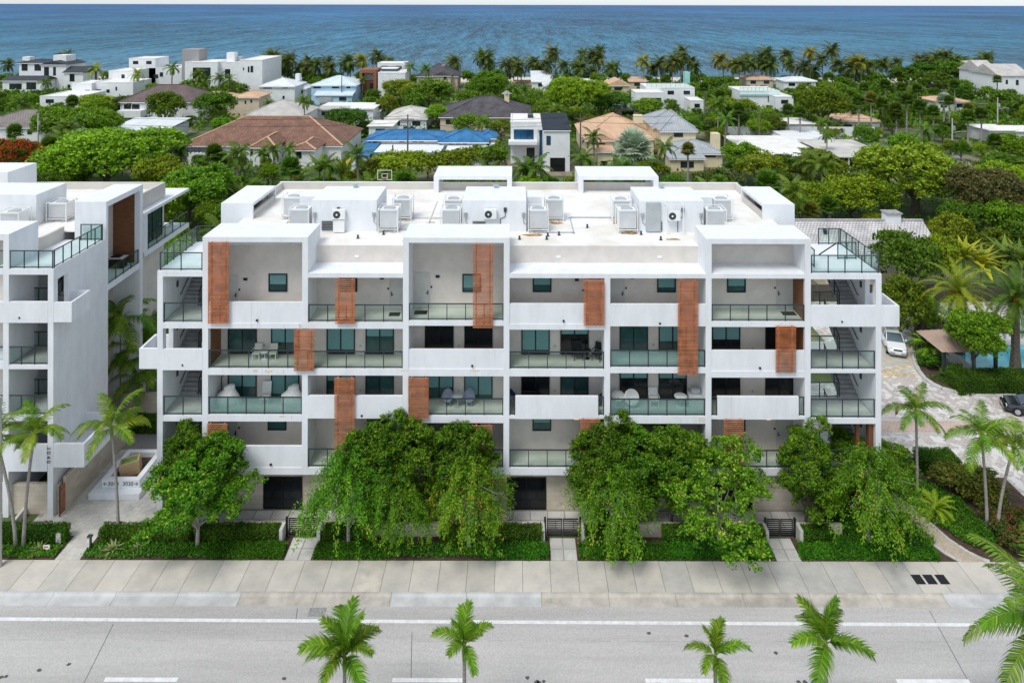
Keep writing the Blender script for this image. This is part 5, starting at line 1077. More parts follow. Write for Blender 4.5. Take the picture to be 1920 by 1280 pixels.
for i, (x, y, s, m, lab) in enumerate(((1785,920,1.0,'leaf_croton','yellow green croton bush behind the cycad'),(1822,930,1.05,'leaf_croton','yellow green croton bush behind the tall leaning palms'),(1856,948,0.9,'leaf_croton','yellow green croton bush at the motor court edge'),
        (1868,985,.55,'leaf_ixora','red flowered ixora bush beside the two palm trunks'),(1885,1012,.6,'leaf_ixora','red flowered ixora bush between palm trunks and pavement'),(1908,1035,.7,'leaf_ixora','red flowered ixora bush nearest the pavement'),(1915,990,.6,'leaf_ixora','red flowered ixora bush along the motor court kerb'),
        (1600,935,.9,'leaf_hedge','dark round bush under the weeping tree by the brick path'),(1560,960,.8,'leaf_hedge','dark round bush under the weeping tree near the third gate'),(1690,905,.9,'leaf_front','glossy bush between the stair wing and the leaning palm'),
        (1745,690,.8,'leaf_hedge','dark bush on the island below the cabana roof'),(1790,712,.7,'leaf_hedge','dark bush on the island beside the forked tree'))):
    X, Y = P(x, y); place('shrub', 'shrub', lab, 'shrub', X, Y, s, s*.75, rz=i*1.3, crown_mat=m)
X, Y = P(1757, 968); place('cycad', 'cycad', 'bright green cycad with arching fronds beside the brick path', 'cycad', X, Y, 1.1)
X, Y = P(634, 1028); place('agave', 'agave', 'spiky silver agave beside the first black gate', 'agave', X, Y, 1.15, z=0.03)
for x, y, s, lab in ((215,1035,1.05,'largest variegated bromeliad at the foot of the single curved palm'),(261,1032,.75,'medium variegated bromeliad left of the weeping tree trunk'),(190,1038,.6,'small reddish bromeliad beside the entry walk'),(76,1035,.85,'pale bromeliad next to the small white notice')):
    X, Y = P(x, y); place('brom', 'bromeliad', lab, 'bromeliad', X, Y, s, z=0.03)
for x, y, lab in ((1785,706,'silver agave on the kerbed island'),(1806,716,'smaller silver agave at the island kerb')):
    X, Y = P(x, y); place('agave', 'agave', lab, 'agave', X, Y, 1.5 if x < 1800 else 1.1, z=0.1)
for x, y, s, lab in ((1745,680,1.7,'bushy fan of pygmy date palm under the cabana eave'),(1725,655,1.2,'pygmy date palm at the tip of the island'),(1730,612,1.6,'pygmy date palm behind the cabana roof'),(1875,715,.8,'small pygmy palm beside the pool, left one'),(1893,715,.8,'small pygmy palm beside the pool next to the hedge')):
    X, Y = P(x, y); place('roeb', 'pygmy_palm', lab, 'palm', X, Y, s, z=0.08)
for i, (x, y) in enumerate(((60,985),(42,990),(75,975))):
    X, Y = P(x, y+20); place('grassy', 'spider_plant', 'grassy striped plant in the bed beside the stone wall', 'plant', X, Y, 0.9, rz=i, group='grassy plants beside the stone wall')
# street trees
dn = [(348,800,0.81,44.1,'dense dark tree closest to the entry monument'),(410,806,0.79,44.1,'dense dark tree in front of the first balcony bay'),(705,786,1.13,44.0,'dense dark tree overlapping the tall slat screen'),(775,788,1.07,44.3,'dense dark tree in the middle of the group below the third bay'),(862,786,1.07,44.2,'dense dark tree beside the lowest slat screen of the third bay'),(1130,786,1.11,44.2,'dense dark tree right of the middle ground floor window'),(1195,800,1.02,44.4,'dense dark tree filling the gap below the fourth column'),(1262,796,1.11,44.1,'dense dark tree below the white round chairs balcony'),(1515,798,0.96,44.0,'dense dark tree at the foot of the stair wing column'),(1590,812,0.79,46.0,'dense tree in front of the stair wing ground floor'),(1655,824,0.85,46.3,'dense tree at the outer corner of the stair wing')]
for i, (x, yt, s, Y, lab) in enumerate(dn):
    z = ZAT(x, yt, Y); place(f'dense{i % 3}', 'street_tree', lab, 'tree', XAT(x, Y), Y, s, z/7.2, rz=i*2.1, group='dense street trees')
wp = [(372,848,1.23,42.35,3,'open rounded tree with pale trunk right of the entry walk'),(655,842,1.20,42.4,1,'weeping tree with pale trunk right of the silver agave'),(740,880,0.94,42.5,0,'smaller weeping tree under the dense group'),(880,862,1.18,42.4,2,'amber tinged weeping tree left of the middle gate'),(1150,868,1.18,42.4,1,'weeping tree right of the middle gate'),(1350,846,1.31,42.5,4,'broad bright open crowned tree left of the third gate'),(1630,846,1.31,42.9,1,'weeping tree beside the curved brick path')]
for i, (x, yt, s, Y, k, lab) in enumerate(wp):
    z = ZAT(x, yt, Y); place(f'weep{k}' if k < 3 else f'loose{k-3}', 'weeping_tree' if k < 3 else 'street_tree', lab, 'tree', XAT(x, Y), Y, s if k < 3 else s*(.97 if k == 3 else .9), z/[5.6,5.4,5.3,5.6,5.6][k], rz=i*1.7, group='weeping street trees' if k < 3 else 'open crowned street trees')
X, Y = P(1828, 715); tree_proto('isl', 68, 2.4, 5.6, 2.3, 9, 420, 30, 0.22, 'leaf_bright', 0.36, r0=0.13); place('isl', 'ornamental_tree', 'round bright green tree with forked trunk on the kerbed island', 'tree', X, Y, 1.15, 1.05)
# palms with separate fronds
def fpalm(bx, by, cx, cy, lab, seed, **kw):
    X, Y = P(bx, by); h = ZAT(cx, cy, Y); palm(X, Y, h, lab, seed, lean=(XAT(cx, Y)-X, 0.0), **kw)
fpalm(46, 1030, 66, 812, 'palm leaning right beside the stone wall of the building numbered 3040', 301, n=11, dry=1, sun=1)
fpalm(32, 1030, -8, 815, 'palm leaning left towards the utility pole', 302, n=10, sun=1)
fpalm(224, 1010, 211, 800, 'single curved palm in front of the entry monument', 303, n=10, sun=2)
fpalm(1722, 930, 1719, 770, 'slender palm at the corner of the motor court', 304, n=12, dry=1, s=.95)
fpalm(1853, 995, 1842, 815, 'tall palm in the right bed leaning left', 305, n=11, sun=1)
fpalm(1872, 998, 1902, 838, 'palm in the right bed leaning right over the ixora', 306, n=11, sun=3, dry=1)
for i, (x, y, yb, lab, s) in enumerate(((235,622,700,'tall palm in the gap between the buildings',1.05),(262,710,775,'palm low against the white stair wing in the gap',.85),(277,668,775,'palm with yellowing fronds beside the side balcony',.85),(215,660,720,'palm close to the side wall of the building numbered 3040',.9),(285,610,720,'palm behind the stair wing at the gap',.9),(228,598,690,'tallest palm in the gap, in front of the side balcony wall',1.1),(255,655,720,'bushy palm in the middle of the gap',1.0))):
    Y = [57,55.5,55.8,58,60,55.3,56.6][i]; X = XAT(x, Y); palm(X, Y, ZAT(x, y, Y), lab, 320+i, n=17, s=s*1.25, sun=2 if i == 2 else 0, dry=1 if i in (1, 2) else 0)
for x, y, lab, s, n in ((648,1232,'bushiest foreground palm on the median in front of the asphalt patch',.78,13),(873,1212,'slim foreground palm on the median with sparse fronds',.56,9),(1345,1232,'foreground palm on the median next to a lane dash, with a seed stalk',.60,8),(1553,1208,'foreground palm on the median with upright young fronds',.72,9)):
    Y = 29.3; X = XAT(x, Y); palm(X, Y, ZAT(x, y, Y), lab, int(x), n=n, s=s, lean=(0.0, 0.1), kind='fore', z=0.02)
Y = 26.8; palm(XAT(1972, Y), Y, ZAT(1972, 1180, Y), 'large foreground palm with long drooping fronds at the road edge', 411, n=19, s=1.0, kind='big', trunk_r=0.15, shaft=False, z=0.02)
# date palms and big leaved plants behind the motor court
for x, y, yb, s, m, lab in ((1800,548,620,1.0,'frond_sun','golden green date palm with an orange fruit stalk'),(1905,560,640,1.0,'frond_green','greener date palm beside the golden one')):
    Y = 66.0 if x < 1850 else 63.0; h = ZAT(x, y, Y); t = place('date', 'date_palm', lab, 'palm', XAT(x, Y), Y, 1.0, h/3.2, rz=x, crown_mat=m); t.scale = (1.0, 1.0, 1.0); t.location.z = 0
    tr = [c for c in t.children if c.name.startswith('trunk')][0]; cr = [c for c in t.children if c.name.startswith('crown')][0]; tr.scale = (1, 1, h/3.2); cr.location.z = h-3.2
    q = MB(); rr = random.Random(int(x))
    for k in range(26): a = rr.uniform(0, 6.28); e_ = rr.uniform(-.3,.8); L = rr.uniform(.5,1.0); q.tube([(0,0,h-.1), (L*.6*math.cos(a), L*.6*math.sin(a), h+.3*e_), (L*math.cos(a), L*math.sin(a), h-.15+.2*e_)], [.05,.05,.03], 5)
    q.build('fruit_stalks', 'date_orange', t)
def bigleaf(x, y, yb, key, s, lab, m=None, name='banana_plant'):
    X, Y = P(x, yb); z = max(0.0, ZAT(x, y, Y)-2.6*s); t = place(key, name, lab, 'plant', X, Y, s, rz=x, crown_mat=m, z=0.0)
    for c in t.children: c.location.z = z/s
    if z > 0.3: q = MB(); q.tube([(0,0,0),(0,0,z/s+.1)], [.16,.12], 7); q.build('stem', 'crownshaft', t)
for x, y, yb, lab in ((1808,440,560,'yellow leaved banana plant behind the golden date palm'),(1842,452,565,'yellow leaved banana plant between the two date palms'),(1885,440,560,'green banana plant behind the greener date palm'),(1915,445,570,'green banana plant right of the date palms')): bigleaf(x, y, yb, 'banana', 1.15, lab, 'leaf_yellow' if 'yellow' in lab else None)
for x, y, yb, lab in ((450,335,405,"traveller's palm fan beside the left pavilion of the roof"),(600,285,365,'big paddle leaved plant behind the rear parapet, left one'),(645,290,365,'big paddle leaved plant below the brown tiled roof'),(560,310,368,'paddle leaved plant near the basketball hoop lane')): bigleaf(x, y, yb, 'traveller', 1.35, lab, 'leaf_banana', 'paddle_plant')
# ---------------------------------------------------------------- street furniture, signs, cars
X, Y = P(3, 1062); o = MB(); o.tube([(X-.1, Y, 0), (X-.1, Y, 5), (X-.1, Y, 10.0)], [.17,.15,.13], 8); tag(o.build('utility_pole', 'concrete'), 'weathered concrete utility pole beside the pavement left of the two palms', 'pole')
t = thing('notice_board', 'small white real estate notice beside the pale bromeliad', 'sign', (P(90,1037)[0], P(90,1037)[1], 0.03)); local(t)
MB().box(-.02,.02,-.02,.02,0,.3).build('stake', 'white_metal', t); q = MB(); q.box(-.19,.19,-.04,-.021,.22,.5); q.build('panel', 'sign_white', t); MB().box(-.15,.1,-.044,-.0401,.36,.44).build('print', 'sign_red', t)
t = thing('no_parking_sign', 'no parking sign with red notice on a tall post beside the white car', 'sign', (*P(1697,612), 0)); local(t); h = ZAT(1697, 568, P(1697,612)[1])
MB().tube([(0,0,0),(0,0,h)], .04, 8).build('post', 'galvanised', t)
b = MB(); b.box(-.32,.32,-.06,-.045,h-.72,h); p1 = b.build('sign_plate', 'sign_white', t); b = MB()
for k in range(20): a0, a1 = 2*math.pi*k/20, 2*math.pi*(k+1)/20; b.bar((.25*math.cos(a0), -.068, h-.36+.25*math.sin(a0)), (.25*math.cos(a1), -.068, h-.36+.25*math.sin(a1)), .05, .012)
b.bar((-.17, -.0705, h-.19), (.17, -.0705, h-.53), .05, .012); b.build('ring', 'sign_red', t); text('R', .42, (0, -.064, h-.36), (math.pi/2, 0, 0), 'sign_black', t, .003)
MB().box(-.27,.27,-.06,-.045,h-1.25,h-.76).build('red_notice', 'sign_pink', t); MB().box(-.2,.18,-.06,-.045,h-1.65,h-1.29).build('lower_notice', 'sign_white', t)
def bollard(x, y, lab, hh=.55):
    X, Y = P(x, y); t = thing('garden_light', lab, 'light', (X, Y, .03)); local(t); MB().tube([(0,0,0),(0,0,hh)], .035, 7).build('post', 'dark_metal', t); MB().lathe((0,0,hh), [(.06,0),(.1,.02),(.1,.12),(.03,.16)], 9).build('head', 'dark_metal', t)
bollard(1690, 1030, 'dark garden spike light at the end of the low border', .5); bollard(1716, 1034, 'dark and white irrigation standpipe near the brick path', .45)
X, Y = P(172, 1030); t = thing('path_light', 'dark flat topped path light at the entry walk corner', 'light', (X, Y, 0.03)); local(t); MB().box(-.05,.05,-.05,.05,0,.75).build('post', 'dark_metal', t); MB().box(-.17,.1,-.1,.1,.751,.85).build('head', 'dark_metal', t)
o = MB().box(P(127,1005)[0]-.18, P(127,1005)[0]+.12, 42.5, 43.2, 0.03, .75); tag(o.build('pier', 'concrete'), 'short concrete pier ending the hedge at the entry walk', 'wall')
o = MB(); A, B = P(20, 1000), P(56, 955); o.bar((A[0],A[1],.25), (B[0],B[1],.25), .18, .5); tag(o.build('planter_wall', 'concrete'), 'slanting concrete planter edge beside the grassy striped plants', 'wall')
# cabana with brown metal hip roof
mat('brown_metal', (0.42, 0.30, 0.23), 0.5, 0.08); 
cz = 2.6; c = [P(*q, cz) for q in ((1718,620),(1765,660),(1850,660),(1850,619))]; X0, X1, Y0, Y1 = c[0][0], c[0][0]+5.6, c[1][1], c[0][1]
cb = thing('cabana', 'open cabana with brown standing seam hip roof beside the pool', 'cabana', ((X0+X1)/2, (Y0+Y1)/2, .1))
b = MB(); zr = cz+1.1; ym = (Y0+Y1)/2; e_ = [(X0,Y0,cz),(X1,Y0,cz),(X1,Y1,cz),(X0,Y1,cz),(X0+2.2,ym,zr),(X1-2.2,ym,zr)]
b.add(e_, [(0,1,5,4),(1,2,5),(2,3,4,5),(3,0,4),(3,2,1,0)]); rf = b.build('roof', 'brown_metal', cb)
for k in range(1, 16):
    x = X0+(X1-X0)*k/16; q = min(1, (x-X0)/2.2, (X1-x)/2.2); MB().bar((x, Y0, cz+.03), (x, Y0+(ym-Y0)*q, cz+(zr-cz)*q+.03), .06).build('seam', 'brown_metal', rf); MB().bar((x, Y1, cz+.03), (x, Y1-(Y1-ym)*q, cz+(zr-cz)*q+.03), .06).build('seam', 'brown_metal', rf)
for x in (X0+.5, X1-.5):
    for y in (Y0+.5, Y1-.5): MB().box(x-.12, x+.12, y-.12, y+.12, .1, cz).build('post', 'dark_metal', cb)
# cars
m, n, l, bs = newmat('car_white'); bs.inputs['Base Color'].default_value = (.78,.79,.78,1); bs.inputs['Roughness'].default_value = .25; bs.inputs['Coat Weight'].default_value = .5
m, n, l, bs = newmat('car_black'); bs.inputs['Base Color'].default_value = (.006,.008,.014,1); bs.inputs['Roughness'].default_value = .15; bs.inputs['Coat Weight'].default_value = .8
m, n, l, bs = newmat('car_glass'); bs.inputs['Base Color'].default_value = (.10,.14,.16,1); bs.inputs['Roughness'].default_value = .05; bs.inputs['Specular IOR Level'].default_value = .8
mat('headlamp', (.62,.60,.48), .2, .1); mat('tail_red', (.35,.02,.02), .3, .1); mat('tyre', (.015,.015,.015), .9, .1); mat('plastic_grey', (.30,.30,.31), .6, .1)
def loft(st, m, name, parent, smooth=True):
    """stations: (x, [(y,z)...]) half profile bottom->top; mirrored"""
    b = MB(); vs = []; k = len(st[0][1])*2
    for x, pr in st: vs += [(x, -y, z) for y, z in pr]+[(x, y, z) for y, z in pr[::-1]]
    fs = [tuple(range(k-1,-1,-1)), tuple((len(st)-1)*k+i for i in range(k))]
    for i in range(len(st)-1): fs += [(i*k+j, i*k+(j+1)%k, (i+1)*k+(j+1)%k, (i+1)*k+j) for j in range(k)]
    b.add(vs, [f[::-1] for f in fs]); o = b.build(name, m, parent, smooth=False, origin=(0,0,0)); o.location = (0,0,0)
    bm = o.modifiers.new('bevel', 'BEVEL'); bm.width = .045; bm.segments = 2; bm.limit_method = 'ANGLE'; bm.angle_limit = .35
    return o
def car(name, label, X, Y, rz, paint, suv, lower=None, z=0.014):
    t = thing(name, label, 'car', (X, Y, z), rz); L, W, Hh = (4.2, .87, 1.66) if suv else (4.7, .91, 1.42)
    hood = 1.0 if suv else .86; belt = 1.08 if suv else .95
    def pr(w, zb, zt): return [(w*.9, zb), (w, zb+.15), (w, zt-.22), (w*.93, zt)]
    F_ = L/2
    loft([(-F_, pr(W*.86,.42,belt-.1)), (-F_+.12, pr(W*.96,.30,belt)), (-F_+.9, pr(W,.24,belt)), (F_-1.35, pr(W,.24,belt)), (F_-1.0, pr(W*.99,.24,hood)), (F_-.25, pr(W*.93,.28,hood-.12)), (F_, pr(W*.8,.34,hood-.34))], paint, 'body', t)
    def cp(w, zb, zt): return [(w, zb), (w*.97, zb+(zt-zb)*.35), (w*.82, zt-.05), (w*.72, zt)]
    rs, fs_ = (-F_+.32, F_-1.95) if suv else (-F_+1.25, F_-2.05)
    b0 = belt-.03
    loft([(-F_+.08 if suv else -F_+.7, cp(W*.86, b0-.02, b0+.03)), (rs, cp(W*.93, b0, Hh-.04)), (rs+.8, cp(W*.95, b0, Hh)), (fs_, cp(W*.95, b0, Hh-.03)), (F_-1.12, cp(W*.9, b0, b0+.06))], 'car_glass', 'greenhouse', t)
    r = MB(); r.add([(rs+.02,-W*.70,Hh+.0),(rs+.02,W*.70,Hh+.0),(fs_+.04,W*.69,Hh-.005),(fs_+.04,-W*.69,Hh-.005),(rs,-W*.74,Hh-.06),(rs,W*.74,Hh-.06),(fs_+.12,W*.74,Hh-.07),(fs_+.12,-W*.74,Hh-.07)], [(3,2,1,0)[::-1],(0,1,5,4)[::-1],(1,2,6,5)[::-1],(2,3,7,6)[::-1],(3,0,4,7)[::-1]]); r.v = [(x,y,zz+.02) for x,y,zz in r.v]; r.build('roof', paint, t)
    for s in (-1, 1):
        for xa, xb in ((rs+.9, rs+1.0), (fs_-.15, fs_-.05)): MB().bar((xa, s*W*.955, b0+.02), (xa-.02, s*W*.80, Hh-.05), .08, .03).build('pillar', paint, t)
        MB().bar((F_-1.18, s*W*.86, b0+.05), (fs_+.06, s*W*.74, Hh-.04), .07, .05).build('pillar', paint, t)
        MB().box(F_-1.55, F_-1.38, s*W*1.0, s*(W+.17), b0+.02, b0+.17).build('mirror', paint, t)
        MB().box(F_-.42, F_-.12, s*W*.52, s*W*.84, hood-.36, hood-.16).build('headlight', 'headlamp', t)
        MB().box(-F_-.01, -F_+.1, s*W*.62, s*W*.86, .62, belt-.16).build('tail_light', 'tail_red', t)
        if suv: MB().bar((rs+.15, s*W*.62, Hh+.07), (fs_, s*W*.62, Hh+.06), .05).build('roof_rail', 'plastic_grey', t)
        for xw in (-L*.31, L*.315):
            wh = MB(); wh.tube([(xw, s*(W-.2), .34), (xw, s*(W+.015), .34)], .34, 18); wo = wh.build('wheel', 'tyre', t); q = MB(); q.tube([(xw, s*(W+.016), .34), (xw, s*(W+.028), .34)], .21, 14); q.build('rim', 'galvanised', wo)
    MB().box(F_-.16, F_+.03, -W*.8, W*.8, .28, .5).build('bumper', 'plastic_grey' if suv else paint, t); MB().box(F_-.16, F_-.0, -W*.42, W*.42, hood-.38, hood-.24).build('grille', 'fabric_dark', t); MB().box(F_+.031, F_+.04, -.26, .26, .4, .52).build('number_plate', 'sign_white', t)
    if suv:
        for xx in (rs+.45, rs+1.35): MB().box(xx, xx+.06, -W*.62, W*.62, Hh+.06, Hh+.09).build('roof_bar', 'plastic_grey', t)
X, Y = P(1679, 655); car('parked_car', 'white compact off-roader with roof rails parked on the yellow hatched pavers', X, Y+.3, math.radians(-90-17), 'car_white', True)
X, Y = P(1925, 785); car('parked_car', 'glossy black car in the motor court beside the island kerb', X+1.3, Y+.6, math.radians(158), 'car_black', False)
X, Y = P(1785, 600); car('parked_car', 'white car mostly hidden behind the cabana roof', X, Y, math.radians(10), 'car_white', False)
# ---------------------------------------------------------------- things on the balconies
def chair(X, Y, z, rz, m, label, name='balcony_chair', back=.85, grp=None, w=.5):
    t = thing(name, label, 'chair', (X, Y, z), rz or 1e-4, grp)
    MB().box(-w/2, w/2, -w/2, w/2, .40, .46).build('seat', m, t); b = MB(); b.add([(-w/2,w/2-.02,.5),(w/2,w/2-.02,.5),(w/2,w/2+.1,back),(-w/2,w/2+.1,back),(-w/2,w/2+.03,.5),(w/2,w/2+.03,.5),(w/2,w/2+.14,back),(-w/2,w/2+.14,back)], [(0,1,2,3),(7,6,5,4),(0,4,5,1),(2,6,7,3),(1,5,6,2),(3,7,4,0)]); b.build('backrest', m, t)
    for sx in (-1, 1):
        for sy in (-1, 1): MB().box(sx*(w/2-.03)-.02, sx*(w/2-.03)+.02, sy*(w/2-.03)-.02, sy*(w/2-.03)+.02, 0, .399).build('leg', 'white_metal' if m != 'fabric_dark' else m, t)
    MB().box(-w/2-.03, -w/2-.001, -w/2, w/2, .6, .64).box(w/2+.001, w/2+.03, -w/2, w/2, .6, .64).build('armrest', 'white_metal' if m != 'fabric_dark' else m, t)
def table(X, Y, z, label, m='white_metal', r_=.3, h=.5):
    t = thing('side_table', label, 'table', (X, Y, z)); local(t); MB().lathe((0,0,h-.03), [(r_,0),(r_,.03)], 18).build('tabletop', m, t); MB().tube([(0,0,.031),(0,0,h-.031)], .03, 8).build('stem', m, t); MB().lathe((0,0,0), [(r_*.7,0),(r_*.7,.02),(.05,.03)], 16).build('foot', m, t)
fz = lambda b_, l_: FLOORZ[(b_, l_)]
def bx(x): return XAT(x, 46.0)
chair(bx(482), 46.1, fz(0,1), 0, 'balcony_tile', 'white framed chair left of the small table behind the glass, third floor first bay'); chair(bx(512), 46.1, fz(0,1), .1, 'balcony_tile', 'white framed chair right of the small table behind the glass, third floor first bay'); table(bx(497), 46.1, fz(0,1), 'small low table between the two white framed chairs')
def covered(X, z, lab, flip):
    t = thing('covered_swing', lab, 'chair', (X, 46.0, z)); local(t); r = rnd(int(X*10)+900); b = MB(); n_ = 12
    pf = [(.72,0),(.70,.35),(.62,.62),(.45,.85),(.36,1.0),(.3,1.25),(.12,1.32)]; b.lathe((0,0,0), pf, 14); b.v = [(x*(1+.12*math.sin(5*z_+3*x))*(1.15), y*.75, z_*(1+.05*math.sin(7*x))) for x, y, z_ in b.v]; b.build('cover', 'fabric_white', t)
    MB().tube([(-.7*flip,.5,0),(-.72*flip,.5,1.5),(-.4*flip,.45,1.95),(.05,.3,1.8)], .035, 7).build('frame', 'dark_metal', t)
covered(bx(431), fz(0,2), 'cloth covered hanging chair at the left end of the frosted balcony', 1); covered(bx(551), fz(0,2), 'cloth covered hanging chair at the right end of the frosted balcony', -1)
chair(bx(497), 46.15, fz(0,2), 0, 'fabric_white', 'white slatted lounge chair between the two cloth covered hanging chairs', 'lounge_chair', 1.25, w=.6)
def tub(X, z, lab, m):
    t = thing('tub_chair', lab, 'chair', (X, 46.0, z)); local(t); b = MB(); vs = []; N = 14
    for j, (rr_, zz) in enumerate(((.30,.42),(.36,.6),(.40,.85),(.36,1.0))):
        for k in range(N+1): a = math.pi*(-.1+1.2*k/N); vs.append((rr_*math.cos(a), rr_*math.sin(a)*.8, .42+(zz-.42)*(.35+.65*max(0, math.sin(a)))))
    b.add(vs, [(j*(N+1)+k, j*(N+1)+k+1, (j+1)*(N+1)+k+1, (j+1)*(N+1)+k) for j in range(3) for k in range(N)]); o = b.build('shell', m, t); sm = o.modifiers.new('thick', 'SOLIDIFY'); sm.thickness = .03
    MB().lathe((0,0,.36), [(.28,0),(.31,.02),(.3,.07)], 16).build('seat', m, t)
    for k in range(4): a = .785+k*1.571; MB().tube([(.2*math.cos(a), .2*math.sin(a), .37), (.27*math.cos(a), .27*math.sin(a), 0)], .018, 6).build('leg', 'grey_metal', t)
tub(bx(841), fz(2,2), 'grey wicker tub chair left of the pedestal table', 'wicker_grey'); tub(bx(881), fz(2,2), 'grey wicker tub chair right of the pedestal table', 'wicker_grey'); table(bx(860), 45.9, fz(2,2), 'grey pedestal table between the wicker tub chairs', 'grey_metal', .34, .7)
chair(bx(1085), 46.2, fz(3,1), .1, 'fabric_dark', 'black wicker armchair left of the small dark table, third floor fourth bay', back=1.0, w=.62); chair(bx(1122), 46.1, fz(3,1), -.5, 'fabric_dark', 'black wicker armchair right of the small dark table, third floor fourth bay', back=.95, w=.62); table(bx(1103), 46.2, fz(3,1), 'small dark table between black armchairs', 'fabric_dark', .25, .6)
def lounger(X, z, lab, rz):
    t = thing('sun_lounger', lab, 'lounger', (X, 46.0, z), rz); MB().box(-.9,.5,-.3,.3,.3,.42).build('base', 'fabric_navy', t); b = MB(); b.add([(.5,-.3,.35),(.5,.3,.35),(1.0,.3,.95),(1.0,-.3,.95),(.58,-.3,.30),(.58,.3,.30),(1.08,.3,.9),(1.08,-.3,.9)], [(3,2,1,0),(4,5,6,7),(0,1,5,4),(2,3,7,6),(1,2,6,5),(3,0,4,7)]); b.build('backrest', 'fabric_navy', t)
    for xx in (-.8, .4):
        for yy in (-.25, .25): MB().box(xx-.03, xx+.03, yy-.03, yy+.03, 0, .299).build('leg', 'dark_metal', t)
lounger(bx(988), fz(3,2), 'navy lounger with raised back at the left end of the solid parapet balcony', math.pi); lounger(bx(1108), fz(3,2), 'navy lounger with raised back at the right end of the solid parapet balcony', 1e-4)
def disc_chair(X, z, lab, r_=.5, tilt=1.1):
    t = thing('round_chair', lab, 'chair', (X, 46.0, z)); local(t); b = MB(); b.lathe((0,0,0), [(.1,0),(r_*.7,.08),(r_,.25),(r_*.97,.28),(r_*.6,.14),(.1,.06)], 20); o = b.build('shell', 'fabric_white', t, smooth=True, origin=(0,0,0)); o.location = (0,.05,.55 if tilt > .5 else .45); o.rotation_euler = (tilt,0,0)
    for k in range(4): a = .785+k*1.571; MB().tube([(.1*math.cos(a), .1*math.sin(a), .45), (.3*math.cos(a), .3*math.sin(a), 0)], .02, 6).build('leg', 'white_metal', t)
disc_chair(bx(1185), fz(4,2), 'white round bowl chair standing upright on the frosted balcony of the fifth bay'); disc_chair(bx(1160), fz(4,2), 'low white bowl chair at the left end of the fifth bay balcony', .45, .3)
table(bx(1277), 45.9, fz(4,2), 'white round table on the fifth bay balcony', 'fabric_white', .42, .72); chair(bx(1228), 46.1, fz(4,2), 0, 'fabric_white', 'white armchair in the middle of the fifth bay balcony', back=.95, w=.6)
t = thing('barbecue_grill', 'white barbecue grill with grey lid at the right end of the fifth bay balcony', 'grill', (bx(1305), 46.0, fz(4,2))); local(t); MB().box(-.45,.45,-.3,.3,.0,.85).build('cabinet', 'fabric_white', t); MB().tube([(-.3,0,.98),(.3,0,.98)], .24, 12).build('lid', 'grey_metal', t)
for bi, x0, x1 in ((1,733,756),(2,780,806),(5,1458,1486)):
    z = FLOORZ[(bi,0)]; o = MB().box(WX(x0)+.05, WX(x1)-.05, 45.75, 46.3, z-.004, z+.012); tag(o.build('door_mat', 'black_rubber'), f'black door mat before the top floor door of the {["","second","third","","","sixth"][bi]} bay', 'door mat')
z = FLOORZ[(5,3)]; o = MB().box(WX(1458)+.05, WX(1486)-.05, 45.75, 46.3, z-.004, z+.012); tag(o.build('door_mat', 'black_rubber'), 'black door mat before the first floor door of the sixth bay', 'door mat')
t = thing('grill_counter', 'outdoor kitchen counter on the timber lined balcony of the building numbered 3040', 'counter', (XO-1.6, 54.3, 12.45)); local(t); MB().box(-.9,.9,-.35,.35,0,.9).build('cabinet', 'window_frame', t); MB().box(-.95,.95,-.4,.4,.901,.96).build('worktop', 'balcony_tile', t); MB().box(-.1,.6,-.25,.25,.961,1.05).build('hob', 'black_metal', t)
chair(XO-1.6, 62.8, 12.6, -.6, 'balcony_tile', 'armchair on the glass railed rear balcony of the building numbered 3040', back=.9)
# ---------------------------------------------------------------- houses between the building and the beach
brickmat('tile_brown', (0.33, 0.18, 0.12), (0.25, 0.13, 0.088), (0.11, 0.06, 0.045), 0.55, 0.45, 0.05, bump=0.9, stain=0.3)
brickmat('tile_purple', (0.20, 0.145, 0.14), (0.16, 0.115, 0.11), (0.09, 0.07, 0.065), 0.5, 0.45, 0.04, bump=0.8); brickmat('tile_greybrown', (0.30, 0.26, 0.24), (0.24, 0.21, 0.195), (0.14, 0.12, 0.11), 0.6, 0.5, 0.05, bump=0.9)
brickmat('tile_peach', (0.68, 0.45, 0.29), (0.62, 0.40, 0.26), (0.44, 0.28, 0.19), 8.0, 0.45, 0.04, bump=0.8, stain=0.12); brickmat('shingle_dark', (0.125, 0.115, 0.125), (0.09, 0.085, 0.09), (0.05, 0.047, 0.05), 0.6, 0.4, 0.03, bump=0.6, stain=0.4)
brickmat('tile_white', (0.74, 0.71, 0.69), (0.58, 0.555, 0.545), (0.33, 0.315, 0.31), 0.40, 0.34, 0.05, bump=1.0, stain=0.3); brickmat('shingle_pale', (0.55, 0.52, 0.48), (0.50, 0.47, 0.44), (0.40, 0.38, 0.36), 0.7, 0.4, 0.03, stain=0.2)
brickmat('roof_grey', (0.40, 0.42, 0.44), (0.37, 0.39, 0.41), (0.28, 0.30, 0.32), 0.5, 20, 0.05, bump=0.7, offset=0, stain=0.15); brickmat('roof_whitemetal', (0.70, 0.72, 0.72), (0.66, 0.68, 0.69), (0.5, 0.52, 0.54), 0.6, 20, 0.04, offset=0, stain=0.1); brickmat('roof_paleblue', (0.60, 0.69, 0.74), (0.57, 0.66, 0.71), (0.45, 0.53, 0.58), 0.6, 20, 0.04, offset=0, stain=0.1)
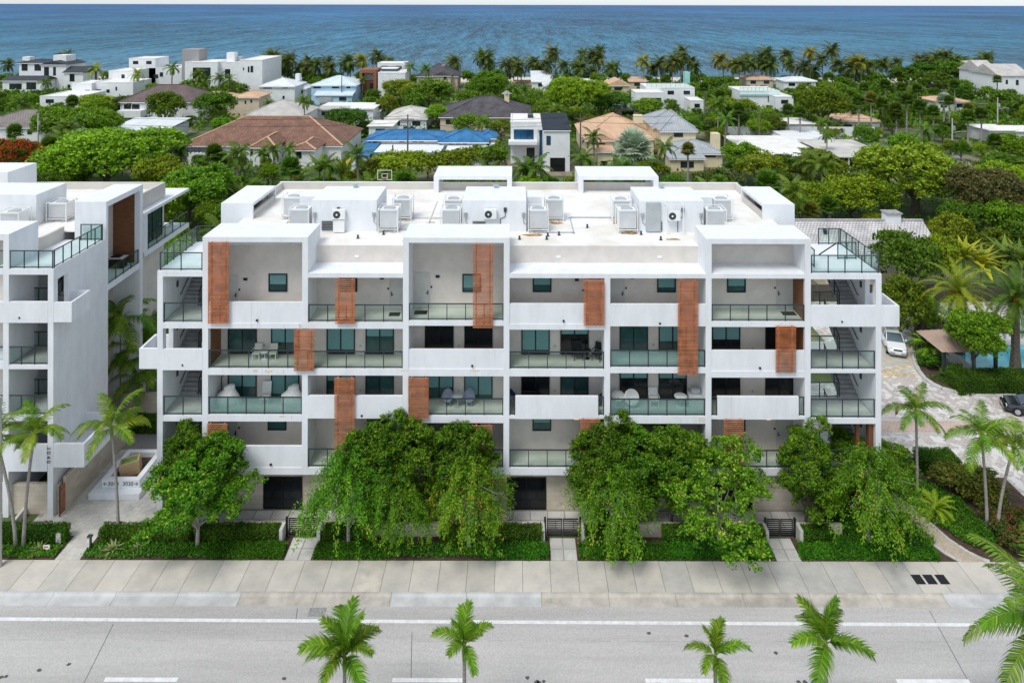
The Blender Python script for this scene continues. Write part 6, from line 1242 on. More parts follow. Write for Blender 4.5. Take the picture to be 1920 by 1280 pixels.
brickmat('tarp_blue', (0.045, 0.20, 0.42), (0.035, 0.17, 0.37), (0.09, 0.28, 0.48), 2.5, 1.8, 0.03, bump=0.3, stain=0.35); brickmat('slate_navy', (0.03, 0.04, 0.055), (0.025, 0.033, 0.045), (0.015, 0.02, 0.025), 0.6, 0.4, 0.03, stain=0.2); mat('roof_black', (0.05, 0.055, 0.065), .7, .15, .8); mat('roof_stained', (0.62, 0.60, 0.55), .85, .2, .25, col2=(0.40, 0.37, 0.33))
mat('wall_white', (0.76, 0.77, 0.77), .85, .05, .6); mat('wall_cream', (0.74, 0.64, 0.44), .85, .06, .6); mat('wall_tan', (0.60, 0.50, 0.37), .85, .06, .6); mat('wall_blue', (0.42, 0.60, 0.74), .85, .05, .6); mat('wall_slate', (0.09, 0.11, 0.13), .7, .1, .6); mat('wall_brick', (0.30, 0.125, 0.07), .8, .15, 2); mat('stone_grey', (0.40, 0.39, 0.39), .9, .25, 2.5, stretch=(1,1,4)); mat('wall_turq', (0.30, 0.62, 0.55), .7, .06); mat('deck_wood', (0.34, 0.24, 0.16), .8, .2, 2)
FOOT = []; KEEP = []; MARK = []                    # plan footprints, picture areas to keep clear, landmarks for the labels
def roofed(parent, X0, X1, Y0, Y1, ze, zr, kind, m, ov=0.45, cap=True):
    a, c, d, e = X0-ov, X1+ov, Y0-ov, Y1+ov; b = MB(); t = .14; xm, ym = (a+c)/2, (d+e)/2
    if kind == 'hip':
        if c-a >= e-d: i = min((e-d)/2, (c-a)/2-.3); r0, r1 = (a+i, ym, zr), (c-i, ym, zr)
        else: i = (c-a)/2; r0, r1 = (xm, d+i, zr), (xm, e-i, zr)
        E = [(a,d,ze),(c,d,ze),(c,e,ze),(a,e,ze)]
        vs = E+[r0, r1]+[(x,y,z-t) for x,y,z in E]
        fs = [(0,1,5,4),(1,2,5),(2,3,4,5),(3,0,4)] if c-a >= e-d else [(0,1,4),(1,2,5,4),(2,3,5),(3,0,4,5)]
        b.add(vs, fs+[(6,7,1,0),(7,8,2,1),(8,9,3,2),(9,6,0,3),(9,8,7,6)])
    elif kind == 'gx': b.add([(a,d,ze),(c,d,ze),(c,e,ze),(a,e,ze),(a,ym,zr),(c,ym,zr),(a,d,ze-t),(c,d,ze-t),(c,e,ze-t),(a,e,ze-t)], [(0,1,5,4),(2,3,4,5),(3,0,4),(1,2,5),(6,7,1,0),(7,8,2,1),(8,9,3,2),(9,6,0,3),(9,8,7,6)])
    elif kind == 'gy': b.add([(a,d,ze),(c,d,ze),(c,e,ze),(a,e,ze),(xm,d,zr),(xm,e,zr),(a,d,ze-t),(c,d,ze-t),(c,e,ze-t),(a,e,ze-t)], [(0,4,5,3),(1,2,5,4),(0,1,4),(2,3,5),(6,7,1,0),(7,8,2,1),(8,9,3,2),(9,6,0,3),(9,8,7,6)])
    elif kind == 'shed': b.add([(a,d,ze),(c,d,ze),(c,e,zr),(a,e,zr),(a,d,ze-t),(c,d,ze-t),(c,e,zr-t),(a,e,zr-t)], [(0,1,2,3),(7,6,5,4),(4,5,1,0),(5,6,2,1),(6,7,3,2),(7,4,0,3)])
    else:
        b.box(a, c, d, e, ze-t, ze)
    r = b.build('roof', m, parent)
    if kind == 'hip' and cap:
        for p, q in ((E[0], r0), (E[3], r0), (E[1], r1), (E[2], r1), (r0, r1)) if c-a >= e-d else ((E[0], r0), (E[1], r0), (E[2], r1), (E[3], r1), (r0, r1)):
            if (Vector(p)-Vector(q)).length > .4: MB().bar(Vector(p)+Vector((0,0,.05)), Vector(q)+Vector((0,0,.05)), .34, .16).build('ridge_tiles', 'tile_peach' if m == 'tile_brown' else m, r)
    return r
class House:
    def __init__(s, name, label, short, x, Y, cat='house'):
        s.t = thing(name, label, cat, (XAT(x, Y), Y, 0)); s.short = short; MARK.append((XAT(x, Y), Y, short))
    def vol(s, x0, x1, ye, Y0, dep, kind='flat', yr=None, wall='wall_white', roof='roof_white', ov=.45, wins=(), glass='win_house', z0=0, keep=True, zbase=0, panes=2):
        """a wing given by its front wall in photo px (x0..x1, top row ye) at distance Y0"""
        xc = (x0+x1)/2; X0, X1 = XAT(x0, Y0), XAT(x1, Y0); ze = ZAT(xc, ye, Y0)
        MB().box(X0, X1, Y0, Y0+dep, zbase, ze-(.15 if kind != 'flat' else .0)).build('wall', wall, s.t)
        if kind == 'flat':
            b = MB(); b.box(X0-.05, X1+.05, Y0-.05, Y0+.25, ze+.001, ze+.3); b.box(X0-.05, X1+.05, Y0+dep-.25, Y0+dep+.05, ze+.001, ze+.3); b.box(X0-.05, X0+.25, Y0+.251, Y0+dep-.251, ze+.001, ze+.3); b.box(X1-.25, X1+.05, Y0+.251, Y0+dep-.251, ze+.001, ze+.3); b.build('parapet', wall, s.t)
            MB().box(X0+.26, X1-.26, Y0+.26, Y0+dep-.26, ze+.001, ze+.06).build('roof', roof, s.t)
        elif kind == 'slab': roofed(s.t, X0, X1, Y0, Y0+dep, ze, ze, 'slab', roof, ov)
        else:
            Yr = Y0+dep/2 if kind != 'shed' else Y0+dep
            roofed(s.t, X0, X1, Y0, Y0+dep, ze, ZAT(xc, yr, Yr), kind, roof, ov)
        if kind in ('hip', 'gx', 'gy', 'shed'): MB().box(X0-ov+.02, X1+ov-.02, Y0-ov-.03, Y0-ov+.05, ze-.34, ze-.145).build('fascia', 'sign_white', s.t)
        if not wins and ze > 2.6:
            nw_ = max(1, int((X1-X0)/4.5)); pw = (x1-x0)/nw_; mp_ = F/Y0
            wins = [(x0+pw*(q+.3), x0+pw*(q+.7), ye+.75*mp_, ye+1.95*mp_) for q in range(nw_)]
        for wq in wins:
            xa, xb, ya, yb = wq[:4]; window(s.t, XAT(xa, Y0), XAT(xb, Y0), max(.05, ZAT((xa+xb)/2, yb, Y0)), ZAT((xa+xb)/2, ya, Y0), Y0, wq[4] if len(wq) > 4 else panes, wq[5] if len(wq) > 5 else glass, 0, .08)
        FOOT.append((X0-1.5, X1+1.5, Y0-1.5, Y0+dep+1.5))
        if keep: KEEP.append((x0-2, x1+2, min(ye, yr or ye)-1, max([ye+4]+[wq[3] for wq in wins]), Y0))
        return s
    def box(s, name, x0, x1, y0, y1, Y0, dep, m):
        MB().box(XAT(x0,Y0), XAT(x1,Y0), Y0, Y0+dep, max(0, ZAT((x0+x1)/2, y1, Y0)), ZAT((x0+x1)/2, y0, Y0)).build(name, m, s.t); KEEP.append((x0, x1, y0, min(y1, y0+14), Y0)); return s
    def clear(s, x0, x1, y0, y1, Y): KEEP.append((x0, x1, y0, y1, Y)); return s
def W(*q): return q
h = House('villa', 'white two storey villa with dark roofs and awnings near the sea, far left', 'the dark roofed villa', 80, 268)
h.vol(36,86,118,268,11,'hip',111,roof='roof_black',wins=[W(41,52,120,133),W(65,77,121,133)]).vol(78,124,121,266,12,'gy',112,roof='roof_black',wins=[W(83,92,126,142),W(100,105,126,142,1),W(100,105,148,164,1),W(83,92,148,160)]).vol(5,78,151,258,8,'gx',142,roof='roof_black',wins=[W(18,41,157,168),W(50,68,155,168)]).vol(120,156,136,264,10,'gx',124,roof='roof_black',wins=[W(131,140,139,153),W(127,132,159,168,1)]); h.box('tower',100,124,104,125,270,6,'wall_white').box('chimney',42,56,107,118,272,3,'wall_white')
h = House('terrace_house', 'long white stepped modern house with roof terraces beside the sea', 'the stepped white house', 210, 240)
h.vol(135,172,158,236,10,wins=[W(160,169,169,176)]).vol(172,250,156,238,12,wins=[W(181,190,168,175),W(200,206,168,174),W(217,220,163,170,1)]).vol(204,252,134,250,10,wins=[W(228,234,140,148,1)]).vol(242,292,111,262,10).vol(265,350,128,262,12,wins=[W(287,297,140,147),W(300,306,136,144,1)]).vol(75,150,182,222,14)
h = House('modern_house', 'white cubic beach house with grey stone tower and chimney', 'the stone tower house', 420, 245)
h.vol(347,408,118,246,12,wins=[W(362,395,127,148,3)]).vol(408,450,118,248,14,wins=[W(422,432,130,147)]).vol(450,492,114,243,20,wins=[W(456,458,127,132,1),W(465,468,125,136,1),W(470,475,124,136,1)]); h.box('stone_tower',341,373,93,150,252,7,'stone_grey').box('chimney',425,440,99,120,252,3,'wall_white').box('roof_screen',437,452,107,119,254,3,'grey_metal')
h = House('tiled_house', 'two storey white house under a purple brown tiled hip roof', 'the purple tiled house', 290, 194)
h.vol(226,372,191,194,14,'hip',159,roof='tile_purple',wins=[W(233,246,196,209),W(248,262,196,209)]).box('bay',220,264,208,221,191,4,'wall_white')
h = House('tan_house', 'tan house with pale terracotta hip roofs next to the purple tiled one', 'the tan house', 440, 205)
h.vol(440,486,182,200,9,'hip',170,'wall_tan','tile_peach',wins=[W(459,462,189,195,1),W(470,473,187,193,1)]).vol(345,440,190,204,12,'hip',172,'wall_tan','tile_peach',wins=[W(380,392,194,202)])
h = House('tiled_house', 'white house with grey brown tile roof at the far left edge', 'the grey tiled house', 30, 158)
h.vol(-60,86,238,158,15,'hip',206,roof='tile_greybrown',wins=[W(52,60,246,252),W(15,22,246,254)])
h = House('low_house', 'low white house with pale metal roof between the leafy trees', 'the metal roofed house', 255, 165)
h.vol(205,310,243,165,12,'shed',221,roof='roof_whitemetal').vol(180,225,252,160,8,'slab',roof='roof_whitemetal')
h = House('tiled_house', 'large house under a sweeping brown barrel tile hip roof', 'the brown tiled house', 500, 146)
h.vol(345,640,272,147,19,'hip',218,'wall_white','tile_brown',wins=[W(540,548,280,290),W(560,570,278,292),W(470,480,280,292)]).vol(475,515,275,142,10,'hip',252,'wall_white','tile_brown').vol(545,590,280,140.5,10,'hip',262,'wall_white','tile_brown',wins=[W(556,566,283,297)]).vol(600,640,268,150,8,'hip',250,'wall_white','tile_brown')
Y_ = 145; 
for k in range(9): xx = 345+k*7; MB().bar((XAT(xx, Y_), Y_-3.5, 3.0), (XAT(xx, Y_)+.0, Y_+.5, 3.0), .22, .3).build('pergola_beam', 'dark_metal', h.t)
MB().box(XAT(340,Y_), XAT(408,Y_), Y_-3.7, Y_-3.4, 0, 2.84).build('pergola_wall', 'wall_white', h.t)
h = House('shingle_house', 'house with a pale weathered shingle hip roof behind the brown tiled one', 'the pale shingled house', 520, 184)
h.vol(462,568,216,183,14,'hip',187,roof='shingle_pale')
h = House('white_house', 'two storey white house with white hip roof beside the pale blue one', 'the white hipped house', 530, 231)
h.vol(486,553,162,231,12,'hip',146,roof='roof_whitemetal',wins=[W(494,510,162.5,166.5,3),W(530,540,162.5,166,2),W(530,534,180,186,1)]).vol(553,575,166,238,8,'hip',158,roof='roof_whitemetal'); h.box('chimney',554,562,139,152,240,2,'wall_white').box('garage_door',487,508,180,190,230.8,.2,'shingle_pale')
h = House('blue_house', 'pale blue two storey house with pale metal hip roof', 'the pale blue house', 625, 232)
h.vol(584,668,160,232,14,'hip',142,'wall_blue','roof_paleblue',wins=[W(588,602,161,166),W(623,636,161,166),W(650,657,160,166)]).vol(592,660,178,229,3.2,'shed',170,'wall_blue','roof_paleblue'); h.box('garage_door',599,622,182,193,228.7,.2,'grey_metal')
h = House('cube_house', 'modern house with brown frame, slate panel and white cube', 'the modern cube house', 715, 240)
h.vol(709,760,138,238,12,wins=[W(719,734,157,168,3)]).vol(706,745,131,244,10,wall='wall_slate',wins=[W(719,738,137,142,3)]).vol(708,760,120,256,8); h.box('frame',675,679,131,175,239,9,'wall_brick').box('frame',701,706,131,175,239,9,'wall_brick').box('frame',679,701,131,137,239,9,'wall_brick').box('panel',679,701,152,175,241,7,'wall_brick').box('balcony_back',679,701,137,151,243,4,'wall_white')
window(h.t, XAT(693,240.9), XAT(700,240.9), ZAT(696,168,240.9), ZAT(696,156,240.9), 240.9, 2, 'win_house', 0, .1)
h = House('gabled_house', 'dark brown gabled beach house with cream dormers', 'the gabled house', 820, 272)
h.vol(782,858,143,272,16,'hip',119,'wall_tan','shingle_dark',wins=[W(815,820,145,150,1),W(800,806,146,151,1)]).vol(812,845,142,268,8,'gy',133,'wall_tan','shingle_dark',wins=[W(832,838,143,150,1)]); h.box('chimney',828,834,122,128,278,2,'stone_grey')
h = House('flat_house', 'white flat roofed house behind the dark round trees', 'the flat white house', 650, 199)
h.vol(592,668,204,198,14,'shed',193,roof='shingle_pale').vol(655,700,203,190,12,'shed',193,wins=[W(684,688,212,220,1)]).vol(697,712,208,196,10,'gx',200)
h = House('hip_house', 'low house with a white stained hip roof beside a pergola', 'the stained hip roof', 760, 184)
h.vol(724,800,222,184,15,'hip',200,roof='roof_stained'); h.vol(692,735,236,170,8,'slab',roof='roof_white')
h = House('shingle_house', 'broad house with a dark grey shingle hip roof and capped chimney', 'the dark shingled house', 910, 181)
h.vol(826,996,219,181,20,'hip',180,'wall_tan','shingle_dark'); h.box('chimney',946,955,177,192,190,2,'wall_cream'); MB().lathe((XAT(950.5,191), 191, ZAT(950,177,191)), [(1.4,0),(1.5,.15),(.3,1.0)], 4).build('chimney_cap', 'stone_grey', h.t)
h = House('tarped_house', 'white house whose low roofs are covered in bright blue tarpaulin', 'the blue tarps', 790, 146)
h.vol(695,822,261,150,9,'hip',243,roof='tarp_blue',ov=.7,wins=[W(700,707,262,267,1),W(749,759,262,267,1),W(774,783,262,267,1),W(786,795,262,267,1)]).vol(828,912,265,149,9,'hip',243,roof='tarp_blue',ov=.7,wins=[W(842,851,266,271,1),W(855,864,266,271,1),W(867,876,266,271,1)]).vol(902,928,258,153,6,'hip',245,roof='tarp_blue',ov=.5,keep=False)
for x0, x1, ya, yb, Ya, Yb in ((655,694,292,252,138.5,158),(694,828,288,276,139.5,149.8),(828,915,290,281,138.8,148.8),(912,930,286,272,141,152)):
    za, zb = ZAT((x0+x1)/2, ya, Ya), ZAT((x0+x1)/2, yb, Yb); X0, X1 = XAT(x0, Ya)+.05, XAT(x1, Ya)-.05
    b = MB(); b.add([(X0,Ya,za),(X1,Ya,za),(X1,Yb,zb),(X0,Yb,zb),(X0,Ya,za-.15),(X1,Ya,za-.15),(X1,Yb,zb-.15),(X0,Yb,zb-.15)], [(0,1,2,3),(7,6,5,4),(4,5,1,0),(5,6,2,1),(6,7,3,2),(7,4,0,3)]); b.build('roof', 'tarp_blue', h.t); MB().box(X0+.3, X1-.3, Ya+.5, Yb-.3, 0, za-.16).build('wall', 'wall_white', h.t); FOOT.append((X0-1, X1+1, Ya-1.5, Yb+1))
KEEP.append((655,930,262,284,138))
h = House('modern_house', 'white angular new house with navy mono pitch roof and blue glazing', 'the navy roofed house', 1010, 140)
h.vol(958,1018,231,145,11,wins=[W(964,1001,243,263,3,'win_blue'),W(988,1003,277,302,1)]).vol(1020,1069,243,138,13,'shed',212,roof='slate_navy',ov=.25,wins=[W(1032,1060,296,322,1,'win_dark'),W(1025,1033,255,272,1,'win_blue')]).box('stair_glass',1012,1018,243,302,144.6,.3,'win_blue').box('balcony',954,1008,266,272,142.5,2.6,'wall_white').box('fin',1008,1020,236,244,144,8,'wall_white')
h.clear(958,1070,215,320,137); MB().box(XAT(990,152), XAT(1000,152), 151, 153, ZAT(995,231,145)+.06, ZAT(995,231,145)+.8).build('rooftop_unit', 'dark_metal', h.t)
h = House('tiled_house', 'house with a wide peach coloured tile hip roof', 'the peach tiled house', 1160, 152)
h.vol(1094,1226,259,153,17,'hip',213,'wall_cream','tile_peach',wins=[W(1098,1105,262,275,1)]).vol(1100,1150,262,148,8,'gy',243,'wall_cream','tile_peach').vol(1122,1150,283,143,8,'shed',265,'wall_cream','tile_peach',wins=[W(1127,1139,302,313,1)]); h.box('chimney',1190,1206,217,232,160,2,'wall_cream')
h = House('yellow_house', 'pale yellow two storey house with grey metal hip roofs', 'the yellow house', 1270, 150)
h.vol(1240,1305,245,151,12,'hip',209,'wall_cream','roof_grey',wins=[W(1264,1281,247,257)]).vol(1225,1300,238,156,14,'hip',208,'wall_cream','roof_grey').vol(1262,1355,287,142,9,'hip',262,'wall_cream','roof_grey',wins=[W(1322,1342,287,295,3)]).vol(1258,1320,296,138.5,5,'shed',282,'wall_cream','roof_grey'); h.box('chimney',1337,1351,251,280,145,2,'wall_cream')
h = House('beach_house', 'white beach house with white pitched roofs among the palms', 'the white beach house', 1060, 262)
h.vol(998,1035,153,268,10,'shed',133,roof='roof_whitemetal').vol(1020,1130,161,258,10,'hip',148,roof='roof_whitemetal')
h = House('peach_beach_house', 'peach roofed beach house left of the roof deck house', 'the peach beach house', 1170, 262)
h.vol(1140,1180,160,258,10,'gy',147,'wall_tan','tile_peach').vol(1180,1212,152,272,10,'gx',144,'wall_tan','tile_peach').vol(964,995,158,280,10,'gx',150,'wall_tan','tile_peach')
h = House('deck_house', 'white flat house with roof deck and turquoise stair tower', 'the roof deck house', 1250, 215)
h.vol(1213,1303,166,222,12).vol(1192,1245,175,216,8,wins=[W(1218,1240,184,190,3)]).vol(1295,1320,190,212,8); railing(h.t, (XAT(1213,222), 222.2), (XAT(1303,222), 222.2), ZAT(1258,166,222), ZAT(1258,157,222), 10); h.box('stair_tower',1285,1294,136,160,236,3,'wall_turq')
h = House('terrace_house', 'white terraced house with turquoise trim and rooftop furniture', 'the turquoise house', 1430, 225)
h.vol(1388,1463,172,222,12,wins=[W(1440,1456,181,192)]).vol(1455,1488,183,216,12).box('trim',1386,1464,177,180,221.6,.3,'wall_turq'); railing(h.t, (XAT(1388,222), 222.2), (XAT(1462,222), 222.2), ZAT(1425,172,222), ZAT(1425,164,222), 10)
h = House('row_house', 'white row of town houses with weathered grey pitched roofs by the sea', 'the row houses', 1880, 235)
h.vol(1845,1872,135,252,14,'gx',113,roof='shingle_pale').vol(1872,1930,141,240,14,'gx',120,roof='shingle_pale',wins=[W(1886,1890,150,158,1),W(1905,1910,150,160,1)]).vol(1825,1850,126,266,12,'gx',114,roof='shingle_pale')
h = House('flat_house', 'low cream flat roofed house beside the grey carport', 'the cream flat house', 1450, 146)
h.vol(1395,1510,275,150,12,'slab',wall='wall_cream',ov=.8).vol(1440,1515,291,142,8,'slab',wall='wall_cream',ov=.8)
h = House('carport_house', 'low white house with stained flat roof and open carport', 'the carport house', 1590, 142)
h.vol(1497,1585,268,154,16,'shed',252,roof='roof_white'); roofed(h.t, XAT(1560,139), XAT(1668,139), 137.5, 155, ZAT(1610,294,137.5), ZAT(1610,262,155), 'shed', 'roof_stained', .3); MB().box(XAT(1560,150), XAT(1668,150), 149, 154, 0, 2.7).build('wall', 'wall_slate', h.t); FOOT.append((XAT(1545,139), XAT(1675,139), 136, 157)); KEEP.append((1550,1640,262,308,137))
for x in (1592, 1640): MB().box(XAT(x,137.6)-.1, XAT(x,137.6)+.1, 137.5, 137.7, 0, ZAT(x,294,137.5)-.14).build('post', 'white_metal', h.t)
MB().box(XAT(1400,158), XAT(1700,158), 172, 172.3, 0, 3.0).build('boundary_wall', 'wall_white', h.t)
h = House('low_house', 'low white house beside the lane on the right edge', 'the lane house', 1885, 170)
h.vol(1855,1905,244,168,8,'slab').vol(1890,1960,246,172,8,'slab'); 
h = House('low_house', 'low white house with tan tile roof among the sabal palms', 'the sabal grove house', 1610, 192)
h.vol(1578,1650,226,190,10,'hip',212,'wall_white','tile_peach')
h = House('low_house', 'small white flat house glimpsed beside the spreading dark tree', 'the small flat house', 1500, 182)
h.vol(1478,1528,232,180,9,'slab')
h = House('low_house', 'small house with pale grey hip roof beyond the peach tiled one', 'the pale hipped house', 1175, 205)
h.vol(1150,1205,204,203,10,'hip',193,'wall_cream','roof_grey')
h = House('low_house', 'white beach cottage with pale roof under the coconut palms', 'the beach cottage', 1500, 262)
h.vol(1470,1530,152,262,8,'hip',144,'wall_white','roof_whitemetal').vol(1400,1450,148,272,8,'hip',141,'wall_tan','tile_peach')
h = House('low_house', 'low house with orange tile roof near the row houses', 'the orange tiled house', 1790, 225)
h.vol(1755,1815,190,215,9,'hip',180,'wall_white','tile_peach')
# near tiled house behind the stair wing
h = House('tiled_house', 'long house with weathered white barrel tile roof right behind the stair wing', 'the white tiled house', 1640, 82)
Yn = 80.0; a, c = XAT(1545, Yn), XAT(1780, Yn); zr, ze = ZAT(1650, 413, Yn+6.5), ZAT(1650, 500, Yn)
MB().box(a+.5, c-.5, Yn+.5, Yn+12.5, 0, ze-.1).build('wall', 'wall_cream', h.t)
b = MB(); A, B = XAT(1512, Yn+6.5), XAT(1800, Yn+6.5); b.add([(a-.3,Yn,ze),(c+.3,Yn,ze),(c+.3,Yn+13,ze),(a-.3,Yn+13,ze),(a-1.6,Yn+6.5,zr),(c+.8,Yn+6.5,zr),(a-.3,Yn,ze-.15),(c+.3,Yn,ze-.15),(c+.3,Yn+13,ze-.15),(a-.3,Yn+13,ze-.15)], [(0,1,5,4),(2,3,4,5),(3,0,4),(1,2,5),(6,7,1,0),(7,8,2,1),(8,9,3,2),(9,6,0,3),(9,8,7,6)]); rf = b.build('roof', 'tile_white', h.t)
MB().bar((a-1.6,Yn+6.5,zr+.05), (c+.8,Yn+6.5,zr+.05), .3, .16).build('ridge_tiles', 'tile_white', rf)
xx, yy = XAT(1672, Yn+6.5), Yn+6.5; MB().box(xx-.9, xx+.9, yy-.6, yy+.6, zr-.6, zr+.95).build('chimney', 'wall_white', rf); MB().box(xx-1.0, xx+1.0, yy-.8, yy+.8, zr+.951, zr+1.1).build('chimney_cap', 'stone_grey', rf)
MB().lathe((XAT(1548,Yn+4.5), Yn+4.5, ze+(zr-ze)*.68), [(.22,0),(.22,.4),(.3,.42),(.3,.5),(.05,.6)], 10).build('roof_vent', 'dark_metal', rf)
FOOT.append((a-2, c+2, Yn-1.5, Yn+15)); KEEP.append((1500,1785,405,470,Yn)); KEEP.append((1500,1700,470,498,Yn)); MARK.append((XAT(1640,Yn), Yn, 'the white tiled house'))
# things in yards
t = thing('basketball_hoop', 'basketball hoop with white backboard in the lane behind the roof', 'hoop', (XAT(722,71), 71, 0)); local(t); zb = ZAT(722, 328, 71)
MB().tube([(0,.3,0),(0,.3,zb+.2)], .06, 8).build('post', 'dark_metal', t); b = MB(); b.box(-.75,.75,-.03,.0,zb-.5,zb-.44); b.box(-.75,.75,-.03,.0,zb+.44,zb+.5); b.box(-.75,-.69,-.029,-.001,zb-.439,zb+.439); b.box(.69,.75,-.029,-.001,zb-.439,zb+.439); b.box(-.3,.3,-.045,-.031,zb-.3,zb-.25); b.box(-.3,.3,-.045,-.031,zb+.1,zb+.15); b.box(-.3,-.25,-.044,-.0315,zb-.25,zb+.1); b.box(.25,.3,-.044,-.0315,zb-.25,zb+.1); b.build('backboard', 'sign_white', t)
b = MB()
for k in range(14): a0, a1 = 2*math.pi*k/14, 2*math.pi*(k+1)/14; b.bar((.23*math.cos(a0), -.3+.23*math.sin(a0), zb-.35), (.23*math.cos(a1), -.3+.23*math.sin(a1), zb-.35), .03)
b.build('rim', 'sign_red', t)
car('parked_van', 'white van parked in the lane behind the rear parapet', XAT(1062,105), 105, math.radians(180.1), 'car_white', True); car('parked_car', 'dark car seen through the right rear portal', XAT(1160,92), 92, math.radians(185), 'car_black', False)
# utility poles and wires
PL = [(72,292,213,'grey utility pole with transformer among the trees behind the red flowering tree'),(765,318,215,'dark utility pole in front of the blue tarpaulin roofs'),(737,345,272,'short utility pole near the basketball hoop'),(1089,312,214,'dark utility pole beside the white house with the navy roof'),(1424,275,202,'utility pole with two crossarms in front of the turquoise trimmed house'),(1786,293,222,'utility pole with street light beside the sand lane'),(1871,240,183,'concrete utility pole behind the low white house'),(641,195,143,'thin utility pole beside the pale blue house'),(860,190,145,'thin utility pole near the brown gabled beach house')]
tops = []
for i, (x, yb, yt, lab) in enumerate(PL):
    X, Y = P(x, yb); hh = ZAT(x, yt, Y); t = thing('utility_pole', lab, 'pole', (X, Y, 0)); local(t); MB().tube([(0,0,0),(0,0,hh)], [.19,.13], 8).build('post', 'concrete' if i in (0, 5, 6) else 'bark', t); tops.append((X, Y, hh)); KEEP.append((x-3, x+3, yt, (yt+yb)/2, Y))
    if i in (0, 1, 3, 4, 5, 6): MB().box(-1.3,1.3,-.07,.07,hh-1.0,hh-.85).build('crossarm', 'bark', t)
    if i in (0, 1, 5, 6): MB().lathe((.35,-.1,hh-2.6), [(.1,0),(.28,.05),(.28,.9),(.1,.95)], 10).build('transformer', 'galvanised', t)
    if i in (5, 6): MB().tube([(0,0,hh-3.2),(1.4,-.4,hh-2.8),(2.2,-.6,hh-2.8)], .05, 6).box(1.9,2.6,-.75,-.45,hh-2.9,hh-2.76).build('street_light', 'galvanised', t)
def wire(a, c, sag, lab):
    pts = [(a[0]+(c[0]-a[0])*q, a[1]+(c[1]-a[1])*q, a[2]+(c[2]-a[2])*q-4*sag*q*(1-q)) for q in np.linspace(0, 1, 15)]; o = MB(); o.tube(pts, .035, 4); tag(o.build('power_line', 'fabric_dark'), lab, 'cable')
nw = ['transformer pole to the blue roofs', 'blue roofs to the navy roofed house', 'navy roofed house to the two crossarm pole', 'two crossarm pole to the sand lane']
sq = [0, 1, 3, 4, 5]
for k in range(4):
    for j, dz in enumerate((-.3, -1.6)):
        A, B = tops[sq[k]], tops[sq[k+1]]; wire((A[0], A[1], A[2]+dz), (B[0], B[1], B[2]+dz), .9+.2*j, f'{["upper","lower"][j]} power line from the {nw[k]}')
